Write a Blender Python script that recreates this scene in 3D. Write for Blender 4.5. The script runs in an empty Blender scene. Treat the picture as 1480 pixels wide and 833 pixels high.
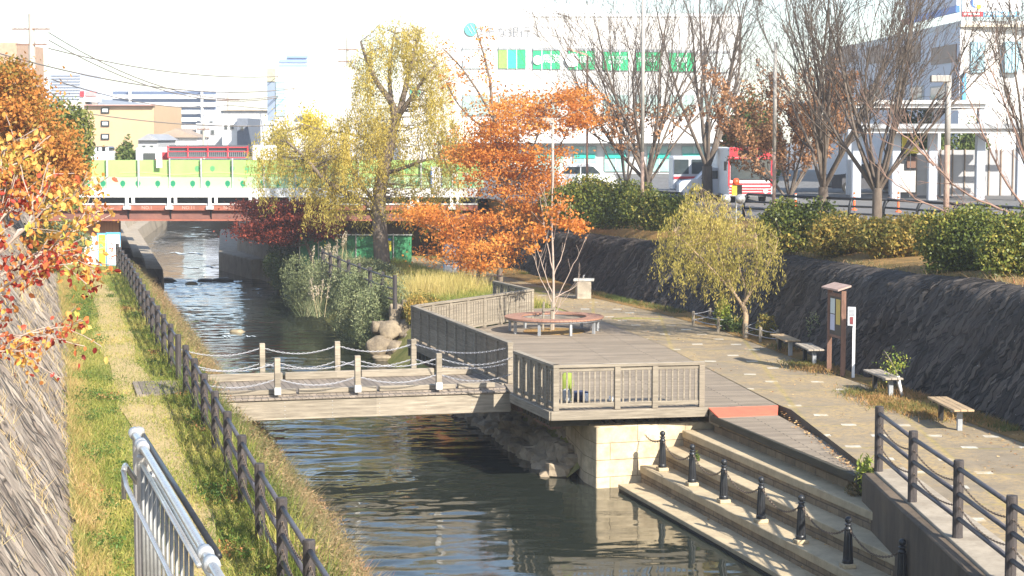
import bpy, math, random
import numpy as np
from mathutils import Vector, noise
R = math.radians
S = bpy.context.scene
COL = S.collection
# ------------------------------------------------------------------ camera geometry
F = 2700.0; CX = 740.0; CY = 416.5; ZC = 5.6
PITCH = math.atan(216.5 / F)
cp, sp = math.cos(PITCH), math.sin(PITCH)
def ray(px, py):
    u = (px - CX) / F; v = -(py - CY) / F
    return np.array([u, cp + v * sp, -sp + v * cp])
def G(px, py, z=0.0):
    d = ray(px, py); k = (z - ZC) / d[2]
    return np.array([d[0] * k, d[1] * k, z])
def D(px, py, Y):
    d = ray(px, py); k = Y / d[1]
    return np.array([d[0] * k, Y, ZC + d[2] * k])
# canal frame: s along the water (away), t across (to the right)
CD = np.array([-0.24, 0.971]); CN = np.array([0.971, 0.24])
def ST(s, t, z=0.0):
    p = CD * s + CN * t
    return np.array([p[0], p[1], z])
def toST(p):
    return float(CD[0] * p[0] + CD[1] * p[1]), float(CN[0] * p[0] + CN[1] * p[1])
def nrm(v):
    v = np.asarray(v, float); n = np.linalg.norm(v)
    return v / n if n > 1e-9 else np.array([0, 0, 1.0])

# ------------------------------------------------------------------ materials
class NT:
    def __init__(s, name):
        s.m = bpy.data.materials.new(name); s.m.use_nodes = True
        s.t = s.m.node_tree; s.t.nodes.clear()
        s.out = s.n('ShaderNodeOutputMaterial')
    def n(s, typ, **kw):
        nd = s.t.nodes.new(typ)
        for k, v in kw.items():
            if k.startswith('_'): setattr(nd, k[1:], v)
            else: s.set(nd, k, v)
        return nd
    def set(s, nd, k, v):
        i = int(k[1:]) if (k[0] == 'i' and k[1:].isdigit()) else k.replace('__', ' ')
        sock = nd.inputs[i]
        if isinstance(v, bpy.types.NodeSocket): s.t.links.new(v, sock)
        elif isinstance(v, bpy.types.Node): s.t.links.new(v.outputs[0], sock)
        else:
            if isinstance(v, (tuple, list)) and len(v) == 3 and sock.type == 'RGBA': v = (*v, 1)
            sock.default_value = v
    def link(s, a, b): s.t.links.new(a, b)
    def math(s, op, a, b=0.0, c=None, clamp=False):
        nd = s.n('ShaderNodeMath', _operation=op, _use_clamp=clamp)
        s.set(nd, 'i0', a); s.set(nd, 'i1', b)
        if c is not None: s.set(nd, 'i2', c)
        return nd.outputs[0]
    def mix(s, f, a, b):
        nd = s.n('ShaderNodeMix', _data_type='RGBA')
        s.set(nd, 'i0', f); s.set(nd, 'i6', a); s.set(nd, 'i7', b)
        return nd.outputs[2]
    def ramp(s, f, stops, interp='LINEAR'):
        nd = s.n('ShaderNodeValToRGB'); s.set(nd, 'i0', f)
        cr = nd.color_ramp; cr.interpolation = interp
        while len(cr.elements) < len(stops): cr.elements.new(0.5)
        for e, (p, c) in zip(cr.elements, stops):
            e.position = p; e.color = (*c, 1) if len(c) == 3 else c
        return nd.outputs[0]
    def mapped(s, src='obj', scale=(1, 1, 1), rot=(0, 0, 0), loc=(0, 0, 0)):
        tc = s.n('ShaderNodeTexCoord')
        o = tc.outputs['Object'] if src == 'obj' else tc.outputs['UV']
        mp = s.n('ShaderNodeMapping'); s.link(o, mp.inputs['Vector'])
        mp.inputs['Scale'].default_value = scale; mp.inputs['Rotation'].default_value = rot
        mp.inputs['Location'].default_value = loc
        return mp.outputs[0]
    def noise(s, vec, scale, detail=4, rough=.6, dist=0.0):
        nd = s.n('ShaderNodeTexNoise', Scale=scale, Detail=detail, Roughness=rough, Distortion=dist)
        s.link(vec, nd.inputs['Vector']); return nd.outputs[0]
    def bsdf(s, col, rough=.7, metallic=0.0, bump=None, bstr=.3, bdist=.02, spec=.5, **kw):
        b = s.n('ShaderNodeBsdfPrincipled')
        s.set(b, 'Base Color', col); s.set(b, 'Roughness', rough); s.set(b, 'Metallic', metallic)
        s.set(b, 'Specular IOR Level', spec)
        for k, v in kw.items(): s.set(b, k, v)
        if bump is not None:
            bn = s.n('ShaderNodeBump', Strength=bstr, Distance=bdist, Height=bump)
            s.link(bn.outputs[0], b.inputs['Normal'])
        s.link(b.outputs[0], s.out.inputs[0]); return b

MATS = {}
def plain(name, c, c2=None, scale=4, rough=.7, metallic=0.0, bump=.25, bdist=.01, stretch=(1, 1, 1), spec=.4, src='obj'):
    if name in MATS: return MATS[name]
    t = NT(name); v = t.mapped(src, stretch)
    n1 = t.noise(v, scale, 5, .65); n2 = t.noise(v, scale * 7, 3, .6)
    c = tuple(c); c2 = tuple(c2) if c2 else tuple(x * .72 for x in c)
    f = t.math('ADD', t.math('MULTIPLY', n1, .7), t.math('MULTIPLY', n2, .3))
    col = t.ramp(f, [(.33, c2), (.62, c)])
    rr = t.math('ADD', t.math('MULTIPLY', n2, .2), rough - .1, clamp=True)
    t.bsdf(col, rr, metallic, bump=f, bstr=bump, bdist=bdist, spec=spec)
    MATS[name] = t.m; return t.m

def wood(name, base, dark, board=.12, length=2.6, rot=0.0, gap=.05, bump=.5, src='uv'):
    if name in MATS: return MATS[name]
    t = NT(name); v = t.mapped(src, (1, 1, 1), (0, 0, rot))
    br = t.n('ShaderNodeTexBrick', _offset=.37, _offset_frequency=2)
    t.link(v, br.inputs['Vector'])
    for k, x in (('Scale', 1.0), ('Mortar Size', gap * board), ('Mortar Smooth', .3), ('Bias', 0.0), ('Brick Width', length), ('Row Height', board)):
        br.inputs[k].default_value = x
    br.inputs['Color1'].default_value = (.75, .75, .75, 1); br.inputs['Color2'].default_value = (1.1, 1.1, 1.1, 1)
    br.inputs['Mortar'].default_value = (.25, .25, .25, 1)
    t2 = t.n('ShaderNodeMapping'); t.link(v, t2.inputs['Vector']); t2.inputs['Scale'].default_value = (.5, 7, 7)
    g = t.noise(t2.outputs[0], 3, 6, .7); st = t.noise(v, .9, 4, .6)
    c = t.ramp(g, [(.3, dark), (.65, base)])
    c = t.mix(t.ramp(st, [(.4, (0, 0, 0)), (.7, (.6, .6, .6))]), c, tuple(x * .62 for x in base))
    mul = t.n('ShaderNodeMix', _data_type='RGBA', _blend_type='MULTIPLY'); t.set(mul, 'i0', 1.0); t.set(mul, 'i6', c); t.link(br.outputs[0], mul.inputs[7])
    h = t.math('SUBTRACT', t.math('MULTIPLY', g, .4), br.outputs['Fac'])
    t.bsdf(mul.outputs[2], .8, bump=h, bstr=bump, bdist=.008, spec=.25)
    MATS[name] = t.m; return t.m

def masonry(name, base, c2, mortar, bw=.75, rh=.34, ms=.012, bump=.8, stain=None, moss=0.0):
    if name in MATS: return MATS[name]
    t = NT(name); v = t.mapped('uv')
    br = t.n('ShaderNodeTexBrick', _offset=.43, _squash=1.0)
    t.link(v, br.inputs['Vector'])
    for k, x in (('Scale', 1.0), ('Mortar Size', ms), ('Mortar Smooth', .4), ('Bias', -.1), ('Brick Width', bw), ('Row Height', rh)):
        br.inputs[k].default_value = x
    br.inputs['Color1'].default_value = (*base, 1); br.inputs['Color2'].default_value = (*c2, 1); br.inputs['Mortar'].default_value = (*mortar, 1)
    n1 = t.noise(v, 3, 6, .7); n2 = t.noise(v, 25, 4, .7); n3 = t.noise(v, .8, 5, .6)
    mul = t.n('ShaderNodeMix', _data_type='RGBA', _blend_type='MULTIPLY'); t.set(mul, 'i0', 1.0); t.link(br.outputs[0], mul.inputs[6])
    t.set(mul, 'i7', t.ramp(n1, [(.3, (.6, .57, .52)), (.6, (1.05, 1.03, 1.0))]))
    c = mul.outputs[2]
    c = t.mix(t.ramp(n3, [(.5, (0, 0, 0)), (.75, (.7, .7, .7))]), c, stain or tuple(x * .45 for x in base))
    h = t.math('ADD', t.math('MULTIPLY', br.outputs['Fac'], -1.0), t.math('ADD', t.math('MULTIPLY', n2, .35), t.math('MULTIPLY', n1, .5)))
    t.bsdf(c, .85, bump=h, bstr=bump, bdist=.02, spec=.2)
    MATS[name] = t.m; return t.m

def leafm(name, stops, trans=.35, rough=.55):
    if name in MATS: return MATS[name]
    t = NT(name)
    a = t.n('ShaderNodeAttribute', _attribute_name='rnd')
    col = t.ramp(a.outputs['Fac'], stops)
    d = t.n('ShaderNodeBsdfPrincipled'); t.set(d, 'Base Color', col); t.set(d, 'Roughness', rough); t.set(d, 'Specular IOR Level', .25)
    tr = t.n('ShaderNodeBsdfTranslucent'); t.set(tr, 'Color', col)
    mx = t.n('ShaderNodeMixShader'); t.set(mx, 'i0', trans); t.link(d.outputs[0], mx.inputs[1]); t.link(tr.outputs[0], mx.inputs[2])
    t.link(mx.outputs[0], t.out.inputs[0]); MATS[name] = t.m; return t.m

# ------------------------------------------------------------------ mesh builder
BOXF = [(0, 3, 2, 1), (4, 5, 6, 7), (0, 1, 5, 4), (1, 2, 6, 5), (2, 3, 7, 6), (3, 0, 4, 7)]
class MB:
    def __init__(s): s.V = []; s.F = []; s.M = []; s.n = 0; s.UV = None
    def add(s, v, f, m=0):
        v = np.asarray(v, float).reshape(-1, 3); s.V.append(v)
        o = s.n
        s.F.extend([tuple(i + o for i in q) for q in f]); s.M.extend([m] * len(f)); s.n += len(v); return s
    def box(s, c, size, rz=0.0, m=0):
        hx, hy, hz = [x / 2 for x in size]
        p = np.array([[-hx, -hy, -hz], [hx, -hy, -hz], [hx, hy, -hz], [-hx, hy, -hz], [-hx, -hy, hz], [hx, -hy, hz], [hx, hy, hz], [-hx, hy, hz]])
        if rz:
            a, b = math.cos(rz), math.sin(rz); p = p @ np.array([[a, b, 0], [-b, a, 0], [0, 0, 1]])
        return s.add(p + np.asarray(c, float), BOXF, m)
    def beam(s, p, q, w, h, m=0, up=(0, 0, 1)):
        p = np.asarray(p, float); q = np.asarray(q, float); d = nrm(q - p)
        side = np.cross(d, up)
        if np.linalg.norm(side) < 1e-4: side = np.array([1.0, 0, 0])
        side = nrm(side); u = np.cross(side, d)
        a = side * w / 2; b = u * h / 2
        return s.add([p - a - b, p + a - b, q + a - b, q - a - b, p - a + b, p + a + b, q + a + b, q - a + b], BOXF, m)
    def tube(s, pts, r, n=8, m=0, cap=True):
        P = np.asarray(pts, float); k = len(P)
        r = np.full(k, r, float) if np.isscalar(r) else np.asarray(r, float)
        T = np.gradient(P, axis=0); T /= np.linalg.norm(T, axis=1)[:, None] + 1e-12
        ref = np.array([0, 0, 1.0]) if abs(T[0][2]) < .8 else np.array([1.0, 0, 0])
        U = np.cross(T, ref); U /= np.linalg.norm(U, axis=1)[:, None] + 1e-9; W = np.cross(T, U)
        a = np.arange(n) * 2 * math.pi / n
        ring = P[:, None, :] + r[:, None, None] * (np.cos(a)[None, :, None] * U[:, None, :] + np.sin(a)[None, :, None] * W[:, None, :])
        f = [(i * n + j, i * n + (j + 1) % n, (i + 1) * n + (j + 1) % n, (i + 1) * n + j) for i in range(k - 1) for j in range(n)]
        if cap: f += [tuple(range(n))[::-1], tuple((k - 1) * n + j for j in range(n))]
        return s.add(ring.reshape(-1, 3), f, m)
    def lathe(s, prof, c=(0, 0, 0), n=16, m=0, rf=None):
        V = []
        for (r, z) in prof:
            for j in range(n):
                a = 2 * math.pi * j / n; rr = r * (rf(j) if rf else 1)
                V.append((c[0] + rr * math.cos(a), c[1] + rr * math.sin(a), c[2] + z))
        k = len(prof)
        f = [(i * n + j, i * n + (j + 1) % n, (i + 1) * n + (j + 1) % n, (i + 1) * n + j) for i in range(k - 1) for j in range(n)]
        f += [tuple(range(n))[::-1], tuple((k - 1) * n + j for j in range(n))]
        return s.add(V, f, m)
    def prism(s, poly, z0, z1, m=0):
        n = len(poly)
        ar = sum(poly[i][0] * poly[(i + 1) % n][1] - poly[(i + 1) % n][0] * poly[i][1] for i in range(n))
        if ar < 0: poly = poly[::-1]
        zz = (lambda z, i: z[i] if hasattr(z, '__len__') else z)
        V = [(p[0], p[1], zz(z0, i)) for i, p in enumerate(poly)] + [(p[0], p[1], zz(z1, i)) for i, p in enumerate(poly)]
        f = [tuple(range(n))[::-1], tuple(range(n, 2 * n))] + [(i, (i + 1) % n, n + (i + 1) % n, n + i) for i in range(n)]
        return s.add(V, f, m)
    def poly(s, pts, m=0): return s.add(pts, [tuple(range(len(pts)))], m)
    def grid(s, rows, m=0):
        nr = len(rows); nc = len(rows[0])
        f = [(i * nc + j, i * nc + j + 1, (i + 1) * nc + j + 1, (i + 1) * nc + j) for i in range(nr - 1) for j in range(nc - 1)]
        return s.add([p for r in rows for p in r], f, m)
    def rock(s, c, size, seed=0, m=0, sub=10, amp=.25):
        V = []; nl = sub; ns = sub * 2
        for i in range(nl + 1):
            th = math.pi * i / nl
            for j in range(ns):
                ph = 2 * math.pi * j / ns
                d = Vector((math.sin(th) * math.cos(ph), math.sin(th) * math.sin(ph), math.cos(th)))
                k = 1 + amp * noise.noise(d * 1.3 + Vector((seed * 3.7, seed, 1))) * 1.6 + amp * .35 * noise.noise(d * 4 + Vector((seed, 0, seed)))
                e = .75
                x = [math.copysign(abs(q) ** e, q) for q in d]
                V.append((c[0] + x[0] * size[0] * k, c[1] + x[1] * size[1] * k, c[2] + x[2] * size[2] * k))
        f = [(i * ns + j, (i + 1) * ns + j, (i + 1) * ns + (j + 1) % ns, i * ns + (j + 1) % ns) for i in range(nl) for j in range(ns)]
        return s.add(V, f, m)
    def text(s, body, o, ux, uz, size, m=0, ext=.004, align='CENTER'):
        cu = bpy.data.curves.new('t', 'FONT'); cu.body = body; cu.size = size; cu.extrude = 0; cu.align_x = align; cu.align_y = 'CENTER'; cu.resolution_u = 2
        ob = bpy.data.objects.new('t', cu); COL.objects.link(ob)
        dg = bpy.context.evaluated_depsgraph_get(); me = bpy.data.meshes.new_from_object(ob.evaluated_get(dg))
        ux = nrm(ux); uz = nrm(uz); nn = np.cross(ux, uz)
        V = [np.asarray(o) + ux * v.co.x + uz * v.co.y + nn * ext for v in me.vertices]
        f = [tuple(p.vertices) for p in me.polygons]
        if V: s.add(V, f, m)
        bpy.data.objects.remove(ob); bpy.data.curves.remove(cu); bpy.data.meshes.remove(me); return s
    def build(s, name, mats, parent=None, smooth=False, world=True, origin=None, bevel=0.0, uv=True):
        if not s.V: return None
        V = np.concatenate(s.V)
        if parent is not None:
            off = wloc(parent) if world else np.zeros(3)
            loc = np.zeros(3)
        else:
            off = np.array([V[:, 0].mean(), V[:, 1].mean(), V[:, 2].min()]) if origin is None else np.asarray(origin, float)
            loc = off
        me = bpy.data.meshes.new(name); me.from_pydata((V - off).tolist(), [], s.F); me.update()
        if not isinstance(mats, (list, tuple)): mats = [mats]
        for mm in mats: me.materials.append(mm)
        if len(mats) > 1: me.polygons.foreach_set('material_index', s.M)
        if smooth: me.polygons.foreach_set('use_smooth', [True] * len(me.polygons))
        if uv:
            if s.UV is None:
                ul = me.uv_layers.new(name='UVMap')
                nl = len(me.loops); vi = np.empty(nl, int); me.loops.foreach_get('vertex_index', vi)
                pn = np.empty(len(me.polygons) * 3); me.polygons.foreach_get('normal', pn); pn = np.abs(pn.reshape(-1, 3))
                lt = np.empty(len(me.polygons), int); me.polygons.foreach_get('loop_total', lt)
                ln = np.repeat(pn, lt, axis=0); co = V[vi]
                ax = np.argmax(ln * np.array([1, 1, 1.0]), axis=1)
                u = np.where(ax == 0, co[:, 1], co[:, 0]); w = np.where(ax == 2, co[:, 1], co[:, 2])
                ul.data.foreach_set('uv', np.stack([u, w], 1).ravel())
            else:
                ul = me.uv_layers.new(name='UVMap')
                nl = len(me.loops); vi = np.empty(nl, int); me.loops.foreach_get('vertex_index', vi)
                ul.data.foreach_set('uv', np.asarray(s.UV, float)[vi].ravel())
        ob = bpy.data.objects.new(name, me); COL.objects.link(ob)
        if parent is not None: ob.parent = parent
        else: ob.location = loc
        if bevel:
            bm = ob.modifiers.new('edge', 'BEVEL'); bm.width = bevel; bm.segments = 1; bm.limit_method = 'ANGLE'
        return ob

def wloc(o):
    v = np.zeros(3)
    while o is not None:
        v += np.array(o.location); o = o.parent
    return v
def tag(o, label=None, cat=None, group=None, kind=None):
    if label: o['label'] = label
    if cat: o['category'] = cat
    if group: o['group'] = group
    if kind: o['kind'] = kind
    return o
def thing(name, label, cat, loc=(0, 0, 0), group=None):
    o = bpy.data.objects.new(name, None); COL.objects.link(o); o.location = tuple(map(float, loc))
    o.empty_display_size = .2
    return tag(o, label, cat, group)
def struct(mb, name, mat, kind='structure', **kw):
    o = mb.build(name, mat, None, origin=(0, 0, 0), **kw); o['kind'] = kind; return o
def copy_tree(o, parent=None):
    c = o.copy(); COL.objects.link(c); c.parent = parent
    for ch in [x for x in bpy.data.objects if x.parent == o]: copy_tree(ch, c)
    return c
def mesh_np(name, V, k, mat, rnd=None, parent=None, origin=None, smooth=False):
    """V (n*k,3): n separate faces of k corners"""
    V = np.asarray(V, np.float32); n = len(V) // k
    off = wloc(parent) if parent is not None else (np.array([V[:, 0].mean(), V[:, 1].mean(), V[:, 2].min()]) if origin is None else np.asarray(origin, float))
    me = bpy.data.meshes.new(name)
    me.vertices.add(n * k); me.vertices.foreach_set('co', (V - off.astype(np.float32)).ravel())
    me.loops.add(n * k); me.loops.foreach_set('vertex_index', np.arange(n * k, dtype=np.int32))
    me.polygons.add(n); me.polygons.foreach_set('loop_start', np.arange(0, n * k, k, dtype=np.int32))
    me.update(calc_edges=True)
    me.materials.append(mat)
    if rnd is not None:
        at = me.attributes.new('rnd', 'FLOAT', 'FACE'); at.data.foreach_set('value', np.asarray(rnd, np.float32))
    ob = bpy.data.objects.new(name, me); COL.objects.link(ob)
    if parent is not None: ob.parent = parent
    else: ob.location = off
    return ob

# ------------------------------------------------------------------ plants
def vnoise(C, sc, seed=0):
    C = C * sc + seed * 1.7
    return (np.sin(C[:, 0] * 1.3 + 2 * np.sin(C[:, 1] * .9 + seed)) + np.sin(C[:, 1] * 1.7 + 1.5 * np.sin(C[:, 2] * 1.1)) + np.sin(C[:, 2] * 1.5 + 2 * np.sin(C[:, 0] * .7 + 3))) / 3
def leafquads(rng, C, L, W, axis=None, spread=1.0, upbias=0.0):
    """leaf-shaped quads (kite) at centres C, length L, width W; axis: preferred long axis"""
    n = len(C)
    a = rng.normal(size=(n, 3))
    if axis is not None: a = np.asarray(axis)[None, :] + a * spread
    a /= np.linalg.norm(a, axis=1)[:, None] + 1e-9
    b = rng.normal(size=(n, 3)); b[:, 2] += 0
    b = np.cross(a, b); b /= np.linalg.norm(b, axis=1)[:, None] + 1e-9
    if upbias:
        nn = np.cross(a, b); s = np.sign(nn[:, 2])[:, None]; b = b
    Ls = (L * rng.uniform(.6, 1.25, n))[:, None]; Ws = (W * rng.uniform(.6, 1.25, n))[:, None]
    c3 = np.cross(a, b) * Ls * .12
    p0 = C - a * Ls * .5; p1 = C + b * Ws * .5 + c3 + a * Ls * .05; p2 = C + a * Ls * .5; p3 = C - b * Ws * .5 + c3 + a * Ls * .05
    return np.stack([p0, p1, p2, p3], 1).reshape(-1, 3)
def rnd_for(rng, C, sc=1.2, seed=0, mixv=.5):
    r = rng.uniform(0, 1, len(C)); c = vnoise(C, sc, seed) * .5 + .5
    return np.clip(r * (1 - mixv) + c * mixv, 0, .999)
def rotvec(rng, d, amin, amax):
    d = nrm(d); ax = nrm(np.cross(d, rng.normal(size=3))); a = R(rng.uniform(amin, amax))
    return nrm(d * math.cos(a) + np.cross(ax, d) * math.sin(a))
def grow(rng, p, d, L, r, lv, P, out, r_end=.3):
    q = P[lv]; n = q.get('n', 6); pts = [np.array(p, float)]; d = nrm(d); dirs = [d]
    for i in range(n):
        d = nrm(d + rng.normal(size=3) * q.get('w', .08) + np.array([0, 0, q.get('up', .03)]))
        pts.append(pts[-1] + d * L / n); dirs.append(d)
    rr = np.linspace(r, r * r_end, n + 1)
    out.append((np.array(pts), rr, lv))
    if lv + 1 < len(P):
        c = P[lv]; m = rng.integers(c['ch'][0], c['ch'][1] + 1)
        for j in range(m):
            f = c.get('s', .25) + (1 - c.get('s', .25)) * (j + rng.uniform(0, 1)) / m
            x = f * n; i = min(int(x), n - 1); u = x - i
            pp = pts[i] * (1 - u) + pts[i + 1] * u
            dd = rotvec(rng, dirs[i + 1], *c['ang'])
            if 'flat' in c: dd[2] *= c['flat']; dd = nrm(dd)
            rad = (rr[i] * (1 - u) + rr[i + 1] * u) * c.get('rr', .6)
            grow(rng, pp, dd, L * c['lr'] * rng.uniform(.7, 1.15) * (1 - .35 * f), max(rad, P[lv + 1].get('rmin', .006)), lv + 1, P, out, r_end)
def tubes(out, sides=(10, 7, 5, 4, 3, 3), minr=.0):
    mb = MB()
    for pts, rr, lv in out: mb.tube(pts, np.maximum(rr, minr), sides[min(lv, 5)], cap=False)
    return mb
def anchors(rng, out, lvmin, per_m, jit):
    A = []
    for pts, rr, lv in out:
        if lv < lvmin: continue
        L = np.linalg.norm(pts[-1] - pts[0]); k = rng.poisson(per_m * L)
        if k <= 0: continue
        x = rng.uniform(.15, 1, k) * (len(pts) - 1); i = np.minimum(x.astype(int), len(pts) - 2); u = (x - i)[:, None]
        A.append(pts[i] * (1 - u) + pts[i + 1] * u + rng.normal(size=(k, 3)) * jit)
    return np.concatenate(A) if A else np.zeros((0, 3))
def bush(name, label, cat, c, size, n, leaf, mat, seed, group=None, axis=None, kind=None, spread=1.0, z0=None, lumps=7, stems=True):
    rng = np.random.default_rng(seed); c = np.asarray(c, float); size = np.asarray(size, float)
    t = thing(name, label, cat, (c[0], c[1], c[2]), group)
    # several overlapping lumps -> uneven outline
    lc = [np.array([0, 0, .45])] + [np.array([rng.uniform(-.62, .62), rng.uniform(-.62, .62), rng.uniform(.25, .75)]) for _ in range(lumps)]
    lr = [.62] + [rng.uniform(.25, .48) for _ in range(lumps)]
    w = np.array([x ** 2 for x in lr]); w /= w.sum(); k = rng.choice(len(lc), n, p=w)
    d = rng.normal(size=(n, 3)); d /= np.linalg.norm(d, axis=1)[:, None]
    rad = rng.uniform(.35, 1.0, n) ** .45 * (1 + rng.normal(size=n) * .10)
    L = np.array(lc)[k] + d * (np.array(lr)[k] * rad)[:, None]
    L = L[L[:, 2] > 0.02]
    C = c + L * size
    mesh_np('foliage', leafquads(rng, C, leaf[0], leaf[1], axis, spread), 4, mat, rnd_for(rng, C, 1.6, seed, .45), t)
    if stems:
        mb = MB()
        for _ in range(14):
            e = c + np.array([rng.uniform(-.5, .5), rng.uniform(-.5, .5), rng.uniform(.4, .8)]) * size
            b = c + np.array([rng.uniform(-.12, .12), rng.uniform(-.12, .12), 0]) * size
            mb.tube([b, (b + e) / 2 + rng.normal(size=3) * .04, e], [.02, .014, .006], 4)
        mb.build('stem', BARK, t)
    return t
def blades(rng, B, h, w, lean, bend=.4, droop=None):
    """two-part grass blades standing on base points B -> quads"""
    n = len(B); H = rng.uniform(h[0], h[1], n)[:, None]
    a = rng.uniform(0, 2 * math.pi, n); s = np.stack([np.cos(a), np.sin(a), np.zeros(n)], 1) * w * .5
    ln = rng.normal(size=(n, 3)) * lean; ln[:, 2] = 0
    tip = B + (ln + np.array([0, 0, 1.0])) * H
    return np.stack([B - s, B + s, tip + s * .15, tip - s * .15], 1).reshape(-1, 3)
# ------------------------------------------------------------------ shared materials
BARK = plain('bark', (.20, .155, .115), (.09, .07, .055), 9, .9, bump=.8, stretch=(1, 1, .3))
BARKG = plain('bark_grey', (.155, .122, .095), (.07, .053, .042), 7, .9, bump=.8, stretch=(1, 1, .3))
TWIG = plain('twig_brown', (.105, .08, .062), (.05, .038, .03), 6, .85, bump=.2)
FENCE = plain('dark_imitation_log', (.07, .058, .055), (.022, .019, .019), 8, .75, bump=1.0, stretch=(3, 3, .4), bdist=.02)
RAILM = plain('dark_rail', (.10, .095, .105), (.055, .05, .055), 5, .5, bump=.15)
CHAIN = plain('chain_steel', (.42, .42, .44), (.28, .28, .3), 20, .5, .3, bump=.1)
RCHAIN = plain('chain_rusty', (.2, .15, .11), (.1, .075, .06), 20, .7, .2, bump=.1)
WOODG = wood('weathered_wood', (.385, .33, .25), (.145, .118, .088), board=.5, length=3.0, gap=.0, bump=.5)
DECKM = wood('deck_boards', (.39, .315, .23), (.20, .16, .115), board=.13, length=3.4, rot=R(-8), gap=.09)
BRDECK = wood('bridge_boards', (.30, .25, .20), (.18, .145, .115), board=.14, length=3.0, rot=R(90 - 14), gap=.06)
STONE = masonry('cream_ashlar', (.64, .53, .36), (.54, .44, .30), (.26, .20, .13), bw=1.02, rh=.355, ms=.008, bump=.7)
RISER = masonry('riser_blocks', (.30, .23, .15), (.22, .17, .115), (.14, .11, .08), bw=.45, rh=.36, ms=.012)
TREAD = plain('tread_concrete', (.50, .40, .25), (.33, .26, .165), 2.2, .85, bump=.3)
CONC = plain('concrete', (.40, .34, .26), (.24, .20, .15), 2.0, .85, bump=.4)
CONCD = plain('concrete_dark_stained', (.15, .11, .072), (.06, .045, .03), 1.6, .9, bump=.6, stretch=(1, 1, .35))
WHITE = plain('white_paint', (.80, .80, .79), (.70, .70, .69), 3, .45, bump=.05)
CREAMW = plain('cream_wall', (.58, .565, .54), (.53, .515, .49), .6, .8, bump=.05)
SLATM = plain('shaded_steel', (.22, .22, .21), (.16, .16, .15), 6, .5, .3, bump=.0)  # darker than the rails, painting in the shade on the balusters
BSTEEL = plain('brushed_steel', (.42, .40, .37), (.32, .30, .27), 6, .42, .35, bump=.05)
STEEL = plain('stainless', (.62, .61, .58), (.5, .49, .46), 6, .3, .75, bump=.0)
GALV = plain('galvanised', (.58, .58, .57), (.44, .44, .43), 10, .5, .6, bump=.1)
GREYM = plain('grey_metal', (.33, .34, .35), (.24, .25, .26), 3, .5, .2, bump=.05)
DARKM = plain('dark_metal', (.035, .038, .042), (.02, .02, .022), 5, .4, .3, bump=.05)
BLACK = plain('black_gloss', (.02, .02, .022), (.012, .012, .013), 5, .2, bump=.02)
GLASS = plain('dark_glass', (.05, .065, .07), (.03, .04, .045), 1, .08, bump=.0, spec=.8)
BGLASS = plain('pale_blue_glass', (.30, .48, .56), (.2, .36, .44), .8, .12, bump=.0, spec=.8)
RED = plain('red_paint', (.55, .04, .05), (.42, .03, .04), 3, .4, bump=.03)
ORNG = plain('orange_plastic', (.85, .16, .04), (.7, .13, .04), 3, .45, bump=.03)
YEL = plain('yellow_paint', (.80, .68, .05), (.7, .58, .05), 3, .45, bump=.03)
BLUE = plain('blue_paint', (.05, .16, .52), (.04, .12, .42), 3, .45, bump=.03)
LBLUE = plain('light_blue_paint', (.12, .42, .70), (.1, .36, .6), 3, .45, bump=.03)
TEAL = plain('teal_paint', (.02, .42, .33), (.02, .36, .28), 3, .45, bump=.03)
GRNW = plain('green_film', (.03, .44, .17), (.02, .36, .14), 2, .35, bump=.0)
RUST = plain('red_oxide_steel', (.36, .12, .075), (.20, .075, .05), 1.2, .75, .0, bump=.2)
RUSTD = plain('brown_oxide_web', (.22, .10, .075), (.13, .06, .05), 1.0, .8, .0, bump=.2)
TERRA = plain('terracotta_slats', (.36, .19, .125), (.24, .125, .085), 4, .6, bump=.2)
REDR = plain('red_ramp', (.62, .15, .08), (.46, .12, .07), 5, .7, bump=.3)
BROWNW = plain('brown_wood', (.23, .125, .085), (.12, .065, .045), 5, .7, bump=.4, stretch=(3, 3, .5))
TANW = plain('tan_bench', (.46, .33, .19), (.28, .20, .12), 6, .7, bump=.4, stretch=(4, .6, 1))
MARK = plain('black_lettering', (.05, .05, .05), (.04, .04, .04), 3, .6, bump=.0)
GMARK = plain('grey_lettering', (.25, .26, .27), (.2, .2, .21), 3, .6, bump=.0)

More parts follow.
